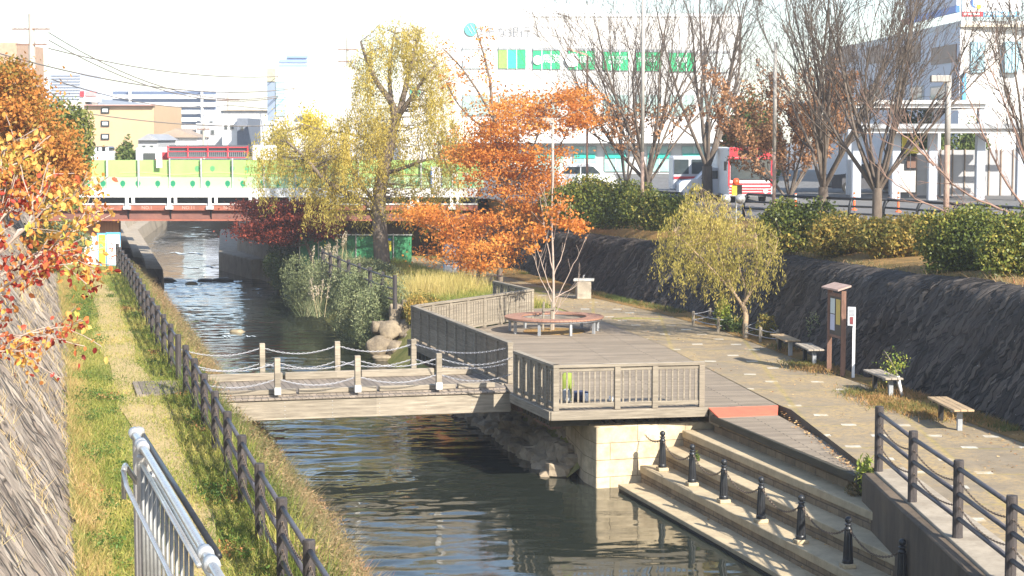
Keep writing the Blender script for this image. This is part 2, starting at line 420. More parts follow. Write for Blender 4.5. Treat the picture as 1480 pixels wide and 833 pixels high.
def mat_slope(name, cols, seed, blade=(2.2, .33), rot=-6):
    """pitched stone embankment: long thin stones running up the slope, uv = (along, up-slope)"""
    t = NT(name); v = t.mapped('uv', (1, 1, 1), (0, 0, R(rot)), (seed, seed, 0))
    m1 = t.n('ShaderNodeMapping'); t.link(v, m1.inputs['Vector']); m1.inputs['Scale'].default_value = (blade[0], blade[1], 1)
    d = t.noise(v, 1.6, 3, .6)
    m1v = t.n('ShaderNodeVectorMath', _operation='ADD'); t.link(m1.outputs[0], m1v.inputs[0])
    sc = t.n('ShaderNodeCombineXYZ'); t.link(t.math('MULTIPLY', d, .5), sc.inputs[0]); t.link(t.math('MULTIPLY', d, .3), sc.inputs[1]); t.link(sc.outputs[0], m1v.inputs[1])
    vo = t.n('ShaderNodeTexVoronoi', Scale=2.6, Randomness=1.0); t.link(m1v.outputs[0], vo.inputs['Vector'])
    ve = t.n('ShaderNodeTexVoronoi', Scale=2.6, Randomness=1.0, _feature='DISTANCE_TO_EDGE'); t.link(m1v.outputs[0], ve.inputs['Vector'])
    n1 = t.noise(m1v.outputs[0], 7, 6, .7); n2 = t.noise(v, .5, 4, .6)
    sepn = t.n('ShaderNodeSeparateColor'); t.link(vo.outputs['Color'], sepn.inputs[0])
    f = t.math('ADD', t.math('MULTIPLY', sepn.outputs[0], .45), t.math('MULTIPLY', n1, .6))
    c = t.ramp(f, [(.25, cols[0]), (.5, cols[1]), (.72, cols[2]), (.9, cols[3])])
    edge = t.ramp(ve.outputs['Distance'], [(.0, (0, 0, 0)), (.09, (1, 1, 1))])
    mul = t.mix(edge, tuple(x * .45 for x in cols[0]), c)
    c = t.mix(t.ramp(n2, [(.40, (0, 0, 0)), (.7, (.7, .7, .7))]), mul, t.mix(n1, cols[1], cols[2]))
    sp_ = t.noise(v, 22, 2, .5)
    c = t.mix(t.ramp(sp_, [(.735, (0, 0, 0)), (.75, (1, 1, 1))]), c, (.6, .6, .58))
    h = t.math('ADD', t.math('MULTIPLY', n1, .7), t.math('MULTIPLY', edge, .6))
    t.bsdf(c, .8, bump=h, bstr=1.0, bdist=.10, spec=.25)
    return t.m
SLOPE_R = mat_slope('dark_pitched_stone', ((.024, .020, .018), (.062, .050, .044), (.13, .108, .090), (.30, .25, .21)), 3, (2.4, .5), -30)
SLOPE_L = mat_slope('sunlit_pitched_stone', ((.13, .10, .08), (.30, .24, .19), (.45, .38, .305), (.62, .54, .44)), 11, (2.4, .42), -14)  # same stone as the dark wall, sunlight painted into its paler colours

def mat_paving():
    t = NT('slab_paving'); v = t.mapped('obj', (1, 1, 1), (0, 0, R(2.5)))
    w = t.noise(v, 1.2, 3, .5)
    br = t.n('ShaderNodeTexBrick', _offset=.0); t.link(v, br.inputs['Vector'])
    for k, x in (('Scale', 1.0), ('Mortar Size', .09), ('Mortar Smooth', .9), ('Bias', 0.0), ('Brick Width', 2.1), ('Row Height', 2.6)): br.inputs[k].default_value = x
    n1 = t.noise(v, .7, 5, .65); n2 = t.noise(v, 30, 4, .7); n3 = t.noise(v, 3.0, 5, .7)
    base = t.ramp(n3, [(.3, (.145, .115, .08)), (.7, (.25, .205, .145))])
    base = t.mix(t.math('MULTIPLY', n2, .5), base, (.34, .28, .20))
    sx = t.n('ShaderNodeSeparateXYZ'); t.link(v, sx.inputs[0])
    row = t.math('FLOOR', t.math('DIVIDE', sx.outputs[1], 1.3))
    fu = t.math('FRACT', t.math('ADD', t.math('DIVIDE', sx.outputs[0], 1.05), t.math('MULTIPLY', row, .37)))
    fv = t.math('FRACT', t.math('DIVIDE', sx.outputs[1], 1.3))
    mk = t.math('MULTIPLY', t.math('LESS_THAN', fu, .27), t.math('LESS_THAN', fv, .21))
    n5_ = t.noise(v, 2.3, 4, .75)
    wn = t.n('ShaderNodeTexWhiteNoise', _noise_dimensions='2D')
    cb = t.n('ShaderNodeCombineXYZ'); t.link(row, cb.inputs[1])
    t.link(t.math('FLOOR', t.math('ADD', t.math('DIVIDE', sx.outputs[0], 1.05), t.math('MULTIPLY', row, .37))), cb.inputs[0]); t.link(cb.outputs[0], wn.inputs['Vector'])
    mk = t.math('MULTIPLY', mk, t.math('GREATER_THAN', wn.outputs[0], .36))
    sqc = t.mix(t.ramp(n5_, [(.35, (0, 0, 0)), (.65, (1, 1, 1))]), (.60, .58, .53), (.34, .31, .24))
    c = t.mix(mk, base, sqc)
    # moss and fallen leaves along the joints, in patches
    n6 = t.noise(v, 6, 4, .8)
    dj = t.math('MULTIPLY', t.math('MULTIPLY', br.outputs['Fac'], t.ramp(n6, [(.36, (0, 0, 0)), (.52, (1, 1, 1))])), t.ramp(n1, [(.30, (.2, .2, .2)), (.5, (1, 1, 1))]))
    c = t.mix(dj, c, t.ramp(n3, [(.35, (.16, .16, .05)), (.65, (.38, .28, .12))]))
    n4 = t.noise(v, .45, 6, .75, .6); n5 = t.noise(v, 9, 4, .8)
    lit = t.math('MULTIPLY', t.ramp(n4, [(.40, (0, 0, 0)), (.58, (1, 1, 1))]), t.ramp(n5, [(.42, (0, 0, 0)), (.55, (1, 1, 1))]))
    c = t.mix(t.math('MULTIPLY', lit, .75), c, (.44, .31, .14))
    h = t.math('ADD', t.math('MULTIPLY', n2, .4), t.math('MULTIPLY', br.outputs['Fac'], -.3))
    t.bsdf(c, .88, bump=h, bstr=.5, bdist=.01, spec=.2); return t.m
PAVE = mat_paving()
def mat_ground(name, cols, sc=1.0):
    t = NT(name); v = t.mapped('obj'); n1 = t.noise(v, .5 * sc, 6, .7, .5); n2 = t.noise(v, 6 * sc, 6, .75); n3 = t.noise(v, 40, 3, .7)
    f = t.math('ADD', t.math('MULTIPLY', n1, .55), t.math('ADD', t.math('MULTIPLY', n2, .35), t.math('MULTIPLY', n3, .1)))
    st = [(.30 + .4 * i / (len(cols) - 1), c) for i, c in enumerate(cols)]
    t.bsdf(t.ramp(f, st), .95, bump=t.math('ADD', n2, n3), bstr=.8, bdist=.04, spec=.1); return t.m
GRASSG = mat_ground('grassy_soil', [(.10, .12, .03), (.22, .23, .06), (.38, .32, .12), (.46, .38, .18)])
LITTER = mat_ground('leaf_littered_soil', [(.08, .07, .03), (.22, .15, .06), (.38, .22, .08), (.46, .31, .14)], 1.6)
BANKG = mat_ground('bank_soil', [(.06, .05, .03), (.14, .11, .06), (.24, .18, .10)])
ASPH = plain('street_asphalt', (.16, .155, .15), (.11, .105, .10), 1.2, .9, bump=.2)
FARG = plain('far_ground', (.22, .21, .19), (.15, .145, .13), .05, .95, bump=.1)
def mat_path():
    t = NT('trodden_path'); v = t.mapped('obj', (1, 1, 1), (0, 0, R(-14)))
    sx = t.n('ShaderNodeSeparateXYZ'); t.link(v, sx.inputs[0])
    n1 = t.noise(v, .9, 6, .7, .4); n2 = t.noise(v, 14, 5, .75); n3 = t.noise(v, 4, 4, .7)
    br = t.n('ShaderNodeTexBrick', _offset=.5); t.link(v, br.inputs['Vector'])
    for k, x in (('Scale', 1.0), ('Mortar Size', .02), ('Mortar Smooth', .6), ('Bias', 0.0), ('Brick Width', .6), ('Row Height', .3)): br.inputs[k].default_value = x
    br.inputs['Color1'].default_value = (.42, .34, .23, 1); br.inputs['Color2'].default_value = (.36, .29, .20, 1); br.inputs['Mortar'].default_value = (.2, .15, .09, 1)
    straw = t.ramp(n2, [(.3, (.30, .22, .10)), (.7, (.56, .43, .22))])
    c = t.mix(t.ramp(n3, [(.26, (0, 0, 0)), (.42, (1, 1, 1))]), br.outputs[0], straw)
    t.bsdf(c, .95, bump=n2, bstr=.7, bdist=.02, spec=.1); return t.m
PATHM = mat_path()
WETM = plain('wet_dark_edge', (.03, .026, .02), (.015, .013, .011), 3, .6, bump=.4)
MOSSY_SHADED = plain('mossy_shaded_timber', (.07, .06, .035), (.03, .027, .018), 4, .8, bump=.5, stretch=(1, .3, 3))
def mat_water():
    t = NT('river_water')
    v = t.mapped('obj', (1, 1, 1), (0, 0, R(-4)))
    a = t.n('ShaderNodeMapping'); t.link(v, a.inputs['Vector']); a.inputs['Scale'].default_value = (1.1, 3.6, 1)
    b = t.n('ShaderNodeMapping'); t.link(v, b.inputs['Vector']); b.inputs['Scale'].default_value = (.35, .9, 1)
    n1 = t.noise(a.outputs[0], 1.5, 4, .6, .6); n2 = t.noise(b.outputs[0], .8, 3, .55, .3); n3 = t.noise(v, .11, 2, .5)
    h = t.math('ADD', t.math('MULTIPLY', n1, t.ramp(n3, [(.42, (.12, .12, .12)), (.6, (.8, .8, .8))])), t.math('MULTIPLY', n2, .9))
    t.bsdf((.020, .024, .018), .015, bump=h, bstr=.4, bdist=.012, spec=.5, IOR=1.33); return t.m
WATER = mat_water()

# ------------------------------------------------------------------ terrain
ZW = -1.65
sv = list(range(8, 210, 4))
def water_h(S_, T_):
    rg = np.random.default_rng(12); h = np.zeros_like(S_)
    patch = .5 + .5 * np.sin(S_ * .23 + 1.7 * np.sin(T_ * .55 + .6)) * np.sin(T_ * .42 + S_ * .11 + 1.0)
    amp = np.clip(.2 + 1.0 * patch, .2, 1.2) * np.where(S_ > 44, 1.1, .8)
    amp *= 1 - .72 * np.clip((T_ - 7.6) / 1.6, 0, 1) * np.clip((47 - S_) / 4, 0, 1)
    for k in range(46):
        lam = .19 * (1.06 ** k) if k < 32 else rg.uniform(.5, 2.0)
        a = rg.normal() * .62; kk = 2 * math.pi / lam
        h += (.0034 if k < 32 else .0015) * lam ** .8 * np.sin(kk * (S_ * math.cos(a) + T_ * math.sin(a)) + rg.uniform(0, 6.28) + 1.3 * np.sin(T_ * rg.uniform(.3, 1.4) + S_ * rg.uniform(.1, .5)))
    return h * amp
ss = np.concatenate([np.arange(24, 97, .085), np.arange(97, 206, .35)]); tt = np.concatenate([[0], np.arange(3.4, 12.4, .13), [14, 17, 20, 24]])
SS, TT = np.meshgrid(ss, tt, indexing='ij'); HH = water_h(SS, TT) * np.where(SS > 97, .5, 1); HH[:, 0] = 0
V = np.stack([CD[0] * SS + CN[0] * TT, CD[1] * SS + CN[1] * TT, ZW + HH], -1).reshape(-1, 3)
nr, nc = len(ss), len(tt); I = (np.arange(nr - 1)[:, None] * nc + np.arange(nc - 1)[None]).reshape(-1)
Fq = np.stack([I, I + 1, I + nc + 1, I + nc], 1)
me = bpy.data.meshes.new('river_water'); me.vertices.add(len(V)); me.vertices.foreach_set('co', V.astype(np.float32).ravel())
me.loops.add(len(Fq) * 4); me.loops.foreach_set('vertex_index', Fq.astype(np.int32).ravel()); me.polygons.add(len(Fq)); me.polygons.foreach_set('loop_start', np.arange(0, len(Fq) * 4, 4, dtype=np.int32))
me.polygons.foreach_set('use_smooth', np.ones(len(Fq), bool)); me.update(calc_edges=True); me.materials.append(WATER)
o = bpy.data.objects.new('river_water', me); COL.objects.link(o); o['kind'] = 'structure'
mb = MB(); mb.grid([[ST(s, t, ZW - .02) for t in (0, 4, 8, 13)] for s in (6, 15, 24.2)][::-1]); struct(mb, 'river_water', WATER)
mb = MB(); mb.grid([[ST(s, t, ZW - 1.1) for t in (-1, 10, 26)] for s in sv][::-1]); struct(mb, 'river_bed', BANKG)

# left bank: path, bank slope
def z_noise(x, y, sc, a): return a * noise.noise(Vector((x * sc, y * sc, .3)))
mb = MB(); rows = []
for s in np.arange(8, 86.1, .7):
    r = []
    for t, z in [(.2, .02), (.7, 0), (1.2, 0), (1.7, -.01), (2.3, 0), (2.8, .02), (3.2, -.05), (3.6, -.35), (4.1, -.85), (4.6, -1.35), (5.0, -1.75), (5.6, -2.3)]:
        p = ST(s, t, z); w = 0 if t < 3 else 1
        p[2] += z_noise(p[0], p[1], .6, .05 + .12 * w); 
        if t > 3: p[:2] += CN * z_noise(p[0], p[1], .35, .35)
        r.append(p)
    rows.append(r)
mb.grid(rows[::-1]); struct(mb, 'left_bank', GRASSG, smooth=True)
mb = MB(); rows = []
for s in np.arange(8, 84.1, .8):
    w = .46 + .12 * math.sin(s * .5) ; c = 1.75 + .12 * math.sin(s * .21)
    if s > 60: w *= max(.35, 1 - (s - 60) / 30)
    rows.append([ST(s, c + k * w, z_noise(*ST(s, c + k * w)[:2], .6, .05) + .018) for k in (-1, -.3, .3, 1)])
mb.grid(rows[::-1]); struct(mb, 'left_path', PATHM, smooth=True)

# left pitched-stone embankment (1 : 0.6 up to z 3)
def slope_mesh(name, label, base, topoff, ztop, mat, side, cap, prof=34, res=.13, amp=.05, rnd_top=.0, seed=0, slant=0.0, rel=.05):
    """base: polyline xy; wall leans away by topoff; side=+1 leans to +x"""
    P = []; acc = 0; uvrows = []
    pl = [np.array(b, float) for b in base]; L = []
    for i in range(len(pl) - 1):
        seg = pl[i + 1][:2] - pl[i][:2]; n = max(1, int(np.linalg.norm(seg) / res))
        for k in range(n): L.append(pl[i] + (pl[i + 1] - pl[i]) * k / n)
    L.append(pl[-1])
    rows = []; UV = []
    for i, b in enumerate(L):
        a = L[max(i - 16, 0)]; c = L[min(i + 16, len(L) - 1)]; d = nrm(np.append(c[:2] - a[:2], 0)); nn = np.array([d[1], -d[0], 0]) * side
        if i: acc += np.linalg.norm(b[:2] - L[i - 1][:2])
        zt = b[2] if len(b) > 2 else ztop
        r = []
        H = zt + .3
        # straight batter then a rounded shoulder
        for k in range(prof + 1):
            u = k / prof
            if u <= .72:
                v = u / .72; off = topoff * .74 * v; z = -.3 + H * .86 * v; vv = v * H * .95
            else:
                w = (u - .72) / .28; ang = w * math.pi / 2
                off = topoff * .74 + (topoff * .26 + cap) * (1 - math.cos(ang)) * .5 + (topoff * .26 + cap) * w * .5 * .9
                z = -.3 + H * .86 + H * .14 * math.sin(ang); vv = H * .95 + w * (cap + .4)
            p = np.array([b[0], b[1], 0]) + nn * off; p[2] = z
            aa = acc + slant * vv
            n3_ = noise.noise(Vector((aa * 5.2 + .8 * noise.noise(Vector((acc * .9, vv * .9, 3))), vv * .95, seed)))
            nz = (1 - abs(n3_) * 3.2) * rel + noise.noise(Vector((aa * 9.0, vv * 1.8, seed + 5))) * rel * .6 + noise.noise(Vector((aa * 2.2 + seed, vv * .35, 0))) * amp + noise.noise(Vector((acc * .5, vv * .2, seed))) * amp * 1.6
            p -= nn * nz * (1 if u < .9 else .4); p[2] += nz * .4
            r.append(p); UV.append((acc, vv))
        rows.append(r)
    mb = MB(); mb.grid(rows if side > 0 else rows[::-1])
    if side < 0:
        nr = len(rows); nc = prof + 1; UV2 = []
        for i in range(nr - 1, -1, -1): UV2 += UV[i * nc:(i + 1) * nc]
        UV = UV2
    mb.UV = UV
    o = mb.build(name, mat, None, smooth=True); return tag(o, label, 'embankment wall'), rows
LB = [ST(s, .45 + .1 * math.sin(s * .15)) for s in (8, 20, 30, 40, 50, 60, 70, 80, 90)]
LB = [np.array([b[0], b[1], 3.0]) for b in LB]
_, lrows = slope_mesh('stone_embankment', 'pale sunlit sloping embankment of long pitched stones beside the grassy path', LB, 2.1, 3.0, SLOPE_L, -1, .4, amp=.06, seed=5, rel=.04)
RB = [(11.4, 24, 2.7), (10.6, 29, 2.65), (9.5, 36.6, 2.6), (8.65, 41.2, 2.5), (8.07, 43.6, 2.42), (6.8, 53.8, 2.2), (5.5, 59.8, 2.1), (4.27, 63, 2.05), (2.9, 67.8, 1.95), (.95, 75.2, 1.85), (-.6, 81.3, 1.75), (-2.4, 87.5, 1.7)]
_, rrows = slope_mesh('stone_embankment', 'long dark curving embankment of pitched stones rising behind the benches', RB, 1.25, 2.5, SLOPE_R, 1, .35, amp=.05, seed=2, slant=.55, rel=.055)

# verge on top of the right embankment up to the roadside fence
FL = [D(815, 270, 77), D(979, 281, 67), D(1075, 282, 66), D(1180, 287, 62), D(1277, 290, 60), D(1377, 297, 56), D(1450, 301, 53.5), D(1560, 309, 50), D(1800, 330, 44)]
FL = [np.array([p[0], p[1], 2.78]) for p in FL]
FLx = [np.array([-1.2, 88.2, 2.78])] + FL + [np.array([22.0, 24.0, 2.78])]
def resample(pl, n):
    pl = np.array(pl); d = np.r_[0, np.cumsum(np.linalg.norm(np.diff(pl, axis=0), axis=1))]
    return np.array([[np.interp(x, d, pl[:, k]) for k in range(pl.shape[1])] for x in np.linspace(0, d[-1], n)])
wt = np.array([r[-1] for r in rrows])[::-1]
A = resample(wt, 60); B = resample(np.array(FLx), 60)
rows = []
for a, b in zip(A, B):
    rows.append([a - np.array([0, 0, .03])] + [a * (1 - u) + b * u + np.array([0, 0, .1 * math.sin(math.pi * u) + z_noise(a[0] + 5 * u, a[1], .8, .08)]) for u in (.08, .2, .35, .5, .65, .8, .93)] + [b])
mb = MB(); mb.grid(rows); struct(mb, 'embankment_verge', LITTER, smooth=True)
# street sheet, canal kept open
ZS = 2.76
tR = lambda s: float(np.interp(s, [88, 104, 118, 165, 205], [11.2, 9.6, 11.0, 15.8, 19.5]))
tL = lambda s: float(np.interp(s, [88, 133, 165, 205], [5.3, 6.0, 9.8, 13.0]))
chR = lambda s: ST(s, tR(s) + .8)
chL = lambda s: ST(s, tL(s) - 3.6)
edge = [tuple(p[:2]) for p in FLx[::-1]]
poly = [(600, 24)] + [(22, 24)] + edge[1:-1] + [(-1.2, 88.2), (-6.5, 88.2)] + [tuple(chR(s)[:2]) for s in (93, 110, 140, 200)] + [(-40, 200), (-140, 900), (600, 900), (600, 24)]
mb = MB(); mb.poly([(x, y, ZS) for x, y in poly][::-1]); o = struct(mb, 'street', ASPH)
mb = MB(); mb.poly([(x, y, ZS) for x, y in [(-21.5, 86.5)] + [tuple(chL(s)[:2]) for s in (93, 110, 140, 200)] + [(-40, 200), (-140, 900), (-600, 900), (-600, 60), (-24, 60)]]); struct(mb, 'street', ASPH)
mb = MB(); mb.poly([(x, y, -3.2) for x, y in [(-690, -45), (690, -45), (690, 940), (-690, 940)]]); struct(mb, 'ground', FARG)
# left upland behind the stone slope
lt = np.array([r[-1] for r in lrows])[::-1]
mb = MB(); rows = [[np.array([p[0] - 60, p[1] - 4, 3.0]), np.array([p[0] - 6, p[1], 3.05]), np.array([p[0] - 2, p[1], 3.0]), np.array([p[0], p[1], p[2] - .02])] for p in resample(lt, 40)]
mb.grid(rows[::-1]); struct(mb, 'left_upland', LITTER, smooth=True)
# canal beyond the bridge: concrete banks
mb = MB()
AR = np.arange(92, 206, 4)
mb.grid([[ST(s, tL(s) + o, z) for s in AR] for o, z in ((-3.6, ZS), (-2.2, .35), (-1.6, .3), (-1.5, -.15), (-1.0, -.2), (-.9, -.7), (-.1, -.75), (0, -2.2))])
struct(mb, 'canal_bank', CONC)
mb = MB()
mb.grid([[ST(s, tR(s) + .8, ZS) for s in AR], [ST(s, tR(s) + .4, -.6) for s in AR], [ST(s, tR(s) + .1, -.65) for s in AR], [ST(s, tR(s), -2.2) for s in AR]])
mb.poly([(-60, 204, ZS), (-10, 204, ZS), (-10, 204, -2.2), (-60, 204, -2.2)])
struct(mb, 'canal_bank', CONC)

# right bank ground (under deck, grass beyond)
WBx = lambda y: float(np.interp(y, [b[1] for b in RB], [b[0] for b in RB]))
mb = MB(); rows = []
for s in np.arange(38.1, 96, .8):
    f = min(1, max(0, (s - 53.5) / 2.5)); zf = -.45 + .43 * f
    r = []
    for t, z in [(10.0, -2.3), (10.5, -1.75), (10.9, -1.2), (11.3, -.7), (11.8, min(zf, -.3)), (12.4, zf)]:
        p = ST(s, t, z)
        if f < .5 and t > 10.8 and t < 12.4: p[2] -= .25
        p[2] += z_noise(p[0], p[1], .7, .1) * f; r.append(p)
    e = ST(s, 12.4); yy = e[1]; xe = WBx(yy + .3 * 0) + .2
    for u in (.1, .25, .45, .7, 1):
        p = np.array([e[0] + (xe - e[0]) * u, e[1] + (0) * u, zf]); p[2] += z_noise(p[0], p[1], .7, .05) * f; r.append(p)
    rows.append(r)
mb.grid(rows[::-1]); struct(mb, 'right_bank', GRASSG, smooth=True)

# paving
PVL = [(6.6, 22), (6.5, 31.2), (6.05, 31.6), (5.78, 38.4), (5.63, 39.0), (4.1, 50.4), (2.83, 57), (1.9, 60), (.9, 64.5), (-.9, 70), (-3, 76.5), (-5, 84), (-6.2, 90)]
PVR = [(WBx(y) - d, y) for y, d in ((24, .2), (36.6, .25), (43.6, .3), (53.8, .5), (59.8, .55), (63, .6), (67.8, .7), (75.2, .9), (81.3, 1.2), (87, 1.6))]
mb = MB(); mb.poly([(x, y, 0.0) for x, y in (PVL + PVR[::-1])[::-1]]); struct(mb, 'paving', PAVE)
mb = MB(); n = len(PVR)
mb.grid([[(PVR[i][0] - .12 - .15 * math.sin(i * 2.1), PVR[i][1], .012) for i in range(n)], [(PVR[i][0] + .9, PVR[i][1] + .2, .06) for i in range(n)]][::-1])
struct(mb, 'wall_foot_soil', LITTER)
# ------------------------------------------------------------------ deck
A0 = np.array([.82, 38.1]); A1 = np.array([4.08, 38.7]); A2 = np.array([5.6, 39.0])
R1a = np.array([-.05, 42.5]); R1b = np.array([-2.75, 51.9]); R2b = np.array([.6, 57.6]); R3b = np.array([-.56, 60.9]); C0 = np.array([.10, 40.75])
dk = thing('timber_deck', 'broad weathered timber deck platform jutting over the canal with a ring bench on it', 'deck', (2, 40, -.5))
outline = [A0, A1, A2, (4.1, 50.4), (2.83, 57), (1.9, 60.0), (1.2, 61.6), R3b + (.1, .1), R2b + (-.1, 0), R1b + (-.12, .05), R1a + (-.12, 0), C0 + (-.1, 0)]
MB().prism([tuple(p) for p in outline], -.06, -.004).build('deck_boards', DECKM, dk)
def fascia(p, q, z0, z1, th, name='fascia', m=WOODG, par=dk):
    p = np.array(p, float); q = np.array(q, float)
    b = MB(); b.beam((p[0], p[1], (z0 + z1) / 2), (q[0], q[1], (z0 + z1) / 2), th, z1 - z0); return b.build(name, m, par, bevel=.006)
fascia(A0 + (-.02, -.035), A1 + (.0, -.035), -.19, -.001, .05)
fascia(A0 + (-.035, -.03), C0 + (-.135, .0), -.19, -.003, .05)
fascia(R1a + (-.155, .0), R1b + (-.155, .05), -.22, -.003, .06)
b = MB()
for i in range(14):
    u = (i + .5) / 14; p = A0 + (A1 - A0) * u
    b.beam((p[0] - .1, p[1] + .5, -.28), (p[0] - .6, p[1] + 3.0, -.28), .11, .16)
for i in range(2, 11):
    u = (i + .4) / 11; p = A0 * (1 - u) + C0 * u
    b.beam((p[0] + .12, p[1], -.30), (p[0] + 1.2, p[1] + .2, -.30), .13, .2)
for i in range(24):
    u = (i + .4) / 24; p = R1a * (1 - u) + R1b * u
    b.beam((p[0] - .2, p[1], -.32), (p[0] + 2.0, p[1] + .4, -.32), .14, .22)
b.build('joist_ends', MOSSY_SHADED, dk)  # joists coloured dark to paint in the shade beneath the deck
b = MB(); b.beam((R1a[0] + .3, R1a[1], -.5), (R1b[0] + .3, R1b[1], -.5), .25, .3); b.beam((.95, 39.6, -.5), (C0[0] + .5, C0[1], -.5), .2, .2)
for u in ():
    p = R1a * (1 - u) + R1b * u; b.tube([(p[0] + .35, p[1], -2.2), (p[0] + .35, p[1], -.4)], .13, 10)
b.build('bearer', BROWNW, dk)

def wood_rail(root, p, q, npost, H=.95, gap=.105, bw=.035, post=.12, first=True, last=True, capw=.14, bh=.09, fr=None):
    p = np.array(p, float); q = np.array(q, float); d = (q - p); L = np.linalg.norm(d); d /= L
    P = lambda x, z: np.array([p[0] + d[0] * x, p[1] + d[1] * x, z])
    MB().beam(P(-post / 2 + .002, H - .03), P(L + post / 2 - .002, H - .03), capw, .065).build('top_rail', WOODG, root, bevel=.006)
    for i in range(npost):
        if (i == 0 and not first) or (i == npost - 1 and not last): continue
        x = L * (fr[i] if fr else i / (npost - 1)); c = P(x, (H - .065) / 2)
        MB().box((c[0], c[1], c[2]), (post, post, H - .066), math.atan2(d[1], d[0])).build('post', WOODG, root, bevel=.006)
    for i in range(npost - 1):
        x0 = L * (fr[i] if fr else i / (npost - 1)) + post / 2; x1 = L * (fr[i + 1] if fr else (i + 1) / (npost - 1)) - post / 2
        b = MB(); b.beam(P(x0, .10), P(x1, .10), .05, bh); b.build('bottom_rail', WOODG, root, bevel=.005)
        b = MB(); b.beam(P(x0, H - .11), P(x1, H - .11), .045, .07); b.build('upper_rail', WOODG, root, bevel=.005)
        n = max(1, int((x1 - x0) / gap)); b = MB()
        for k in range(n):
            x = x0 + (x1 - x0) * (k + .5) / n; b.beam(P(x, .142), P(x, H - .148), bw, .03, up=(d[1], -d[0], 0))
        b.build('balusters', WOODG, root)
fr_ = thing('wooden_railing', 'weathered wooden baluster railing round the front corner of the deck above the cream stone wall', 'railing', (A0[0], A0[1], 0))
a = A0 + (.08, .09); bq = A1 + (-.12, .09)
wood_rail(fr_, a, bq, 4, gap=.118, fr=(0, .418, .677, 1))
wood_rail(fr_, a, C0 + (.0, 0), 6, first=False, gap=.12, bw=.04)
zr = thing('wooden_railing', 'long zigzag weathered wooden railing along the canal side of the deck near the ring bench', 'railing', (R1a[0], R1a[1], 0))
wood_rail(zr, R1a, R1b, 11, gap=.125, bw=.10)
wood_rail(zr, R1b, R2b, 8, first=False, gap=.125, bw=.10)
wood_rail(zr, R2b, R3b, 6, first=False, gap=.18, bw=.09)

# ------------------------------------------------------------------ stone wall under deck and steps
Wl = G(863.5, 712, ZW); Wr = G(1025.5, 625, -.5)
W0 = np.array([1.75, 38.32]); W1 = np.array([4.1, 39.05])
wd = nrm(np.append(W1 - W0, 0)); wn = np.array([wd[1], -wd[0], 0])
sw = thing('stone_retaining_wall', 'cream ashlar stone wall under the front edge of the timber deck', 'stone wall', (W0[0], W0[1], -2.4))
b = MB(); p = W0; q = W1 + (.4, .13); bk = np.array([-wd[1], wd[0]]) * .8
b.prism([tuple(p), tuple(q), tuple(q + bk), tuple(p + bk)], -2.4, -.36); b.build('wall_face', STONE, sw, bevel=.02)
b = MB(); p2 = W0 + bk * 1.001 + np.array([.004, 0]); e = p2 + np.array([-.35, 3.0])
b.prism([tuple(p2), tuple(p2 + (.7, .1)), tuple(e + (.7, .1)), tuple(e)], -2.4, -.40); b.build('side_wall', STONE, sw)

LV = [(-1.52, (902.4, 704.2)), (-1.18, (932.8, 677.1)), (-.84, (963.2, 650.1)), (-.50, (994.4, 625.6))]
sd = CD * -1.0 * 1.0; sd = np.array([.262, -.965])
st = thing('stone_steps', 'wide stone steps descending sideways from the plaza to the canal water', 'steps', (3.5, 37, -2.4))
FAR = 18.0
for i, (z, px) in enumerate(LV):
    g = G(px[0], px[1], z)[:2]
    e = g + sd * FAR; g2 = g - sd * .35
    nx = np.array([.965, .262]) * 3.2
    poly = [tuple(g2), tuple(e), tuple(e + nx), tuple(g2 + nx)]
    if i == 0:
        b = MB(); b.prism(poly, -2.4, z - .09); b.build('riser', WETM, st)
        b = MB(); b.prism([tuple(np.array(x) + (0, 0)) for x in [g2 - nx * .006, e - nx * .006, e + nx, g2 + nx]], z - .088, z); b.build('tread', TREAD, st, bevel=.01)
    else:
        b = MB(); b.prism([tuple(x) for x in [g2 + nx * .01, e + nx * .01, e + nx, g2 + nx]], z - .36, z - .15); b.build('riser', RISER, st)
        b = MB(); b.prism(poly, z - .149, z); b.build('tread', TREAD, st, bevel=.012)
# walkway with wooden edge above the steps
K0 = G(1037.5, 605.3, -.12)[:2]; K1 = G(1246, 687.0, -.10)[:2]; K2 = G(1264.5, 674, -.08)[:2]; K3 = G(1129, 604, -.12)[:2]
wk = thing('boarded_walkway', 'tapering boarded walkway between the stone steps and the paving', 'walkway', (5, 35, -1.2))
MB().prism([tuple(K0 + (.02, .06)), tuple(K1), tuple(K2), tuple(K3 + (-.03, .3))], -.15, -.11).build('deck_boards', DECKM, wk)
b = MB(); b.beam((K0[0] - .05, K0[1] + .5, -.185), (K1[0] - .03, K1[1], -.185), .12, .14); b.build('edge_beam', MOSSY_SHADED, wk, bevel=.01)
b = MB(); off = np.array([.14, .04]); b.prism([tuple(K0 + off + (-.14, .6)), tuple(K1 + off), tuple(K1 + (.9, .2)), tuple(K0 + (1.2, .6))], -1.1, -.156); b.build('riser_wall', RISER, wk)
MB().prism([tuple(A1 + (.02, -.05)), tuple(K0 + (.02, .06)), tuple(K3 + (-.03, .3)), tuple(A2 + (.0, -.03))], [-.035, -.135, -.135, -.035], [-.003, -.103, -.103, -.003]).build('red_ramp', REDR, wk)
MB().prism([tuple(A1 + (.035, -.02)), tuple(K0 + (.035, .10)), tuple(K3 + (-.05, .32)), tuple(A2 + (-.02, -.0))], -.32, [-.037, -.137, -.137, -.037]).build('ramp_side', WOODG, wk)
# earth kerb between walkway and paving is the paving's own edge
MB().prism([(5.63, 39.0), (5.78, 38.3), (6.05, 31.6), (6.18, 31.6), (5.93, 38.3), (5.80, 39.2)], -.5, -.004).build('kerb', CONCD, wk)

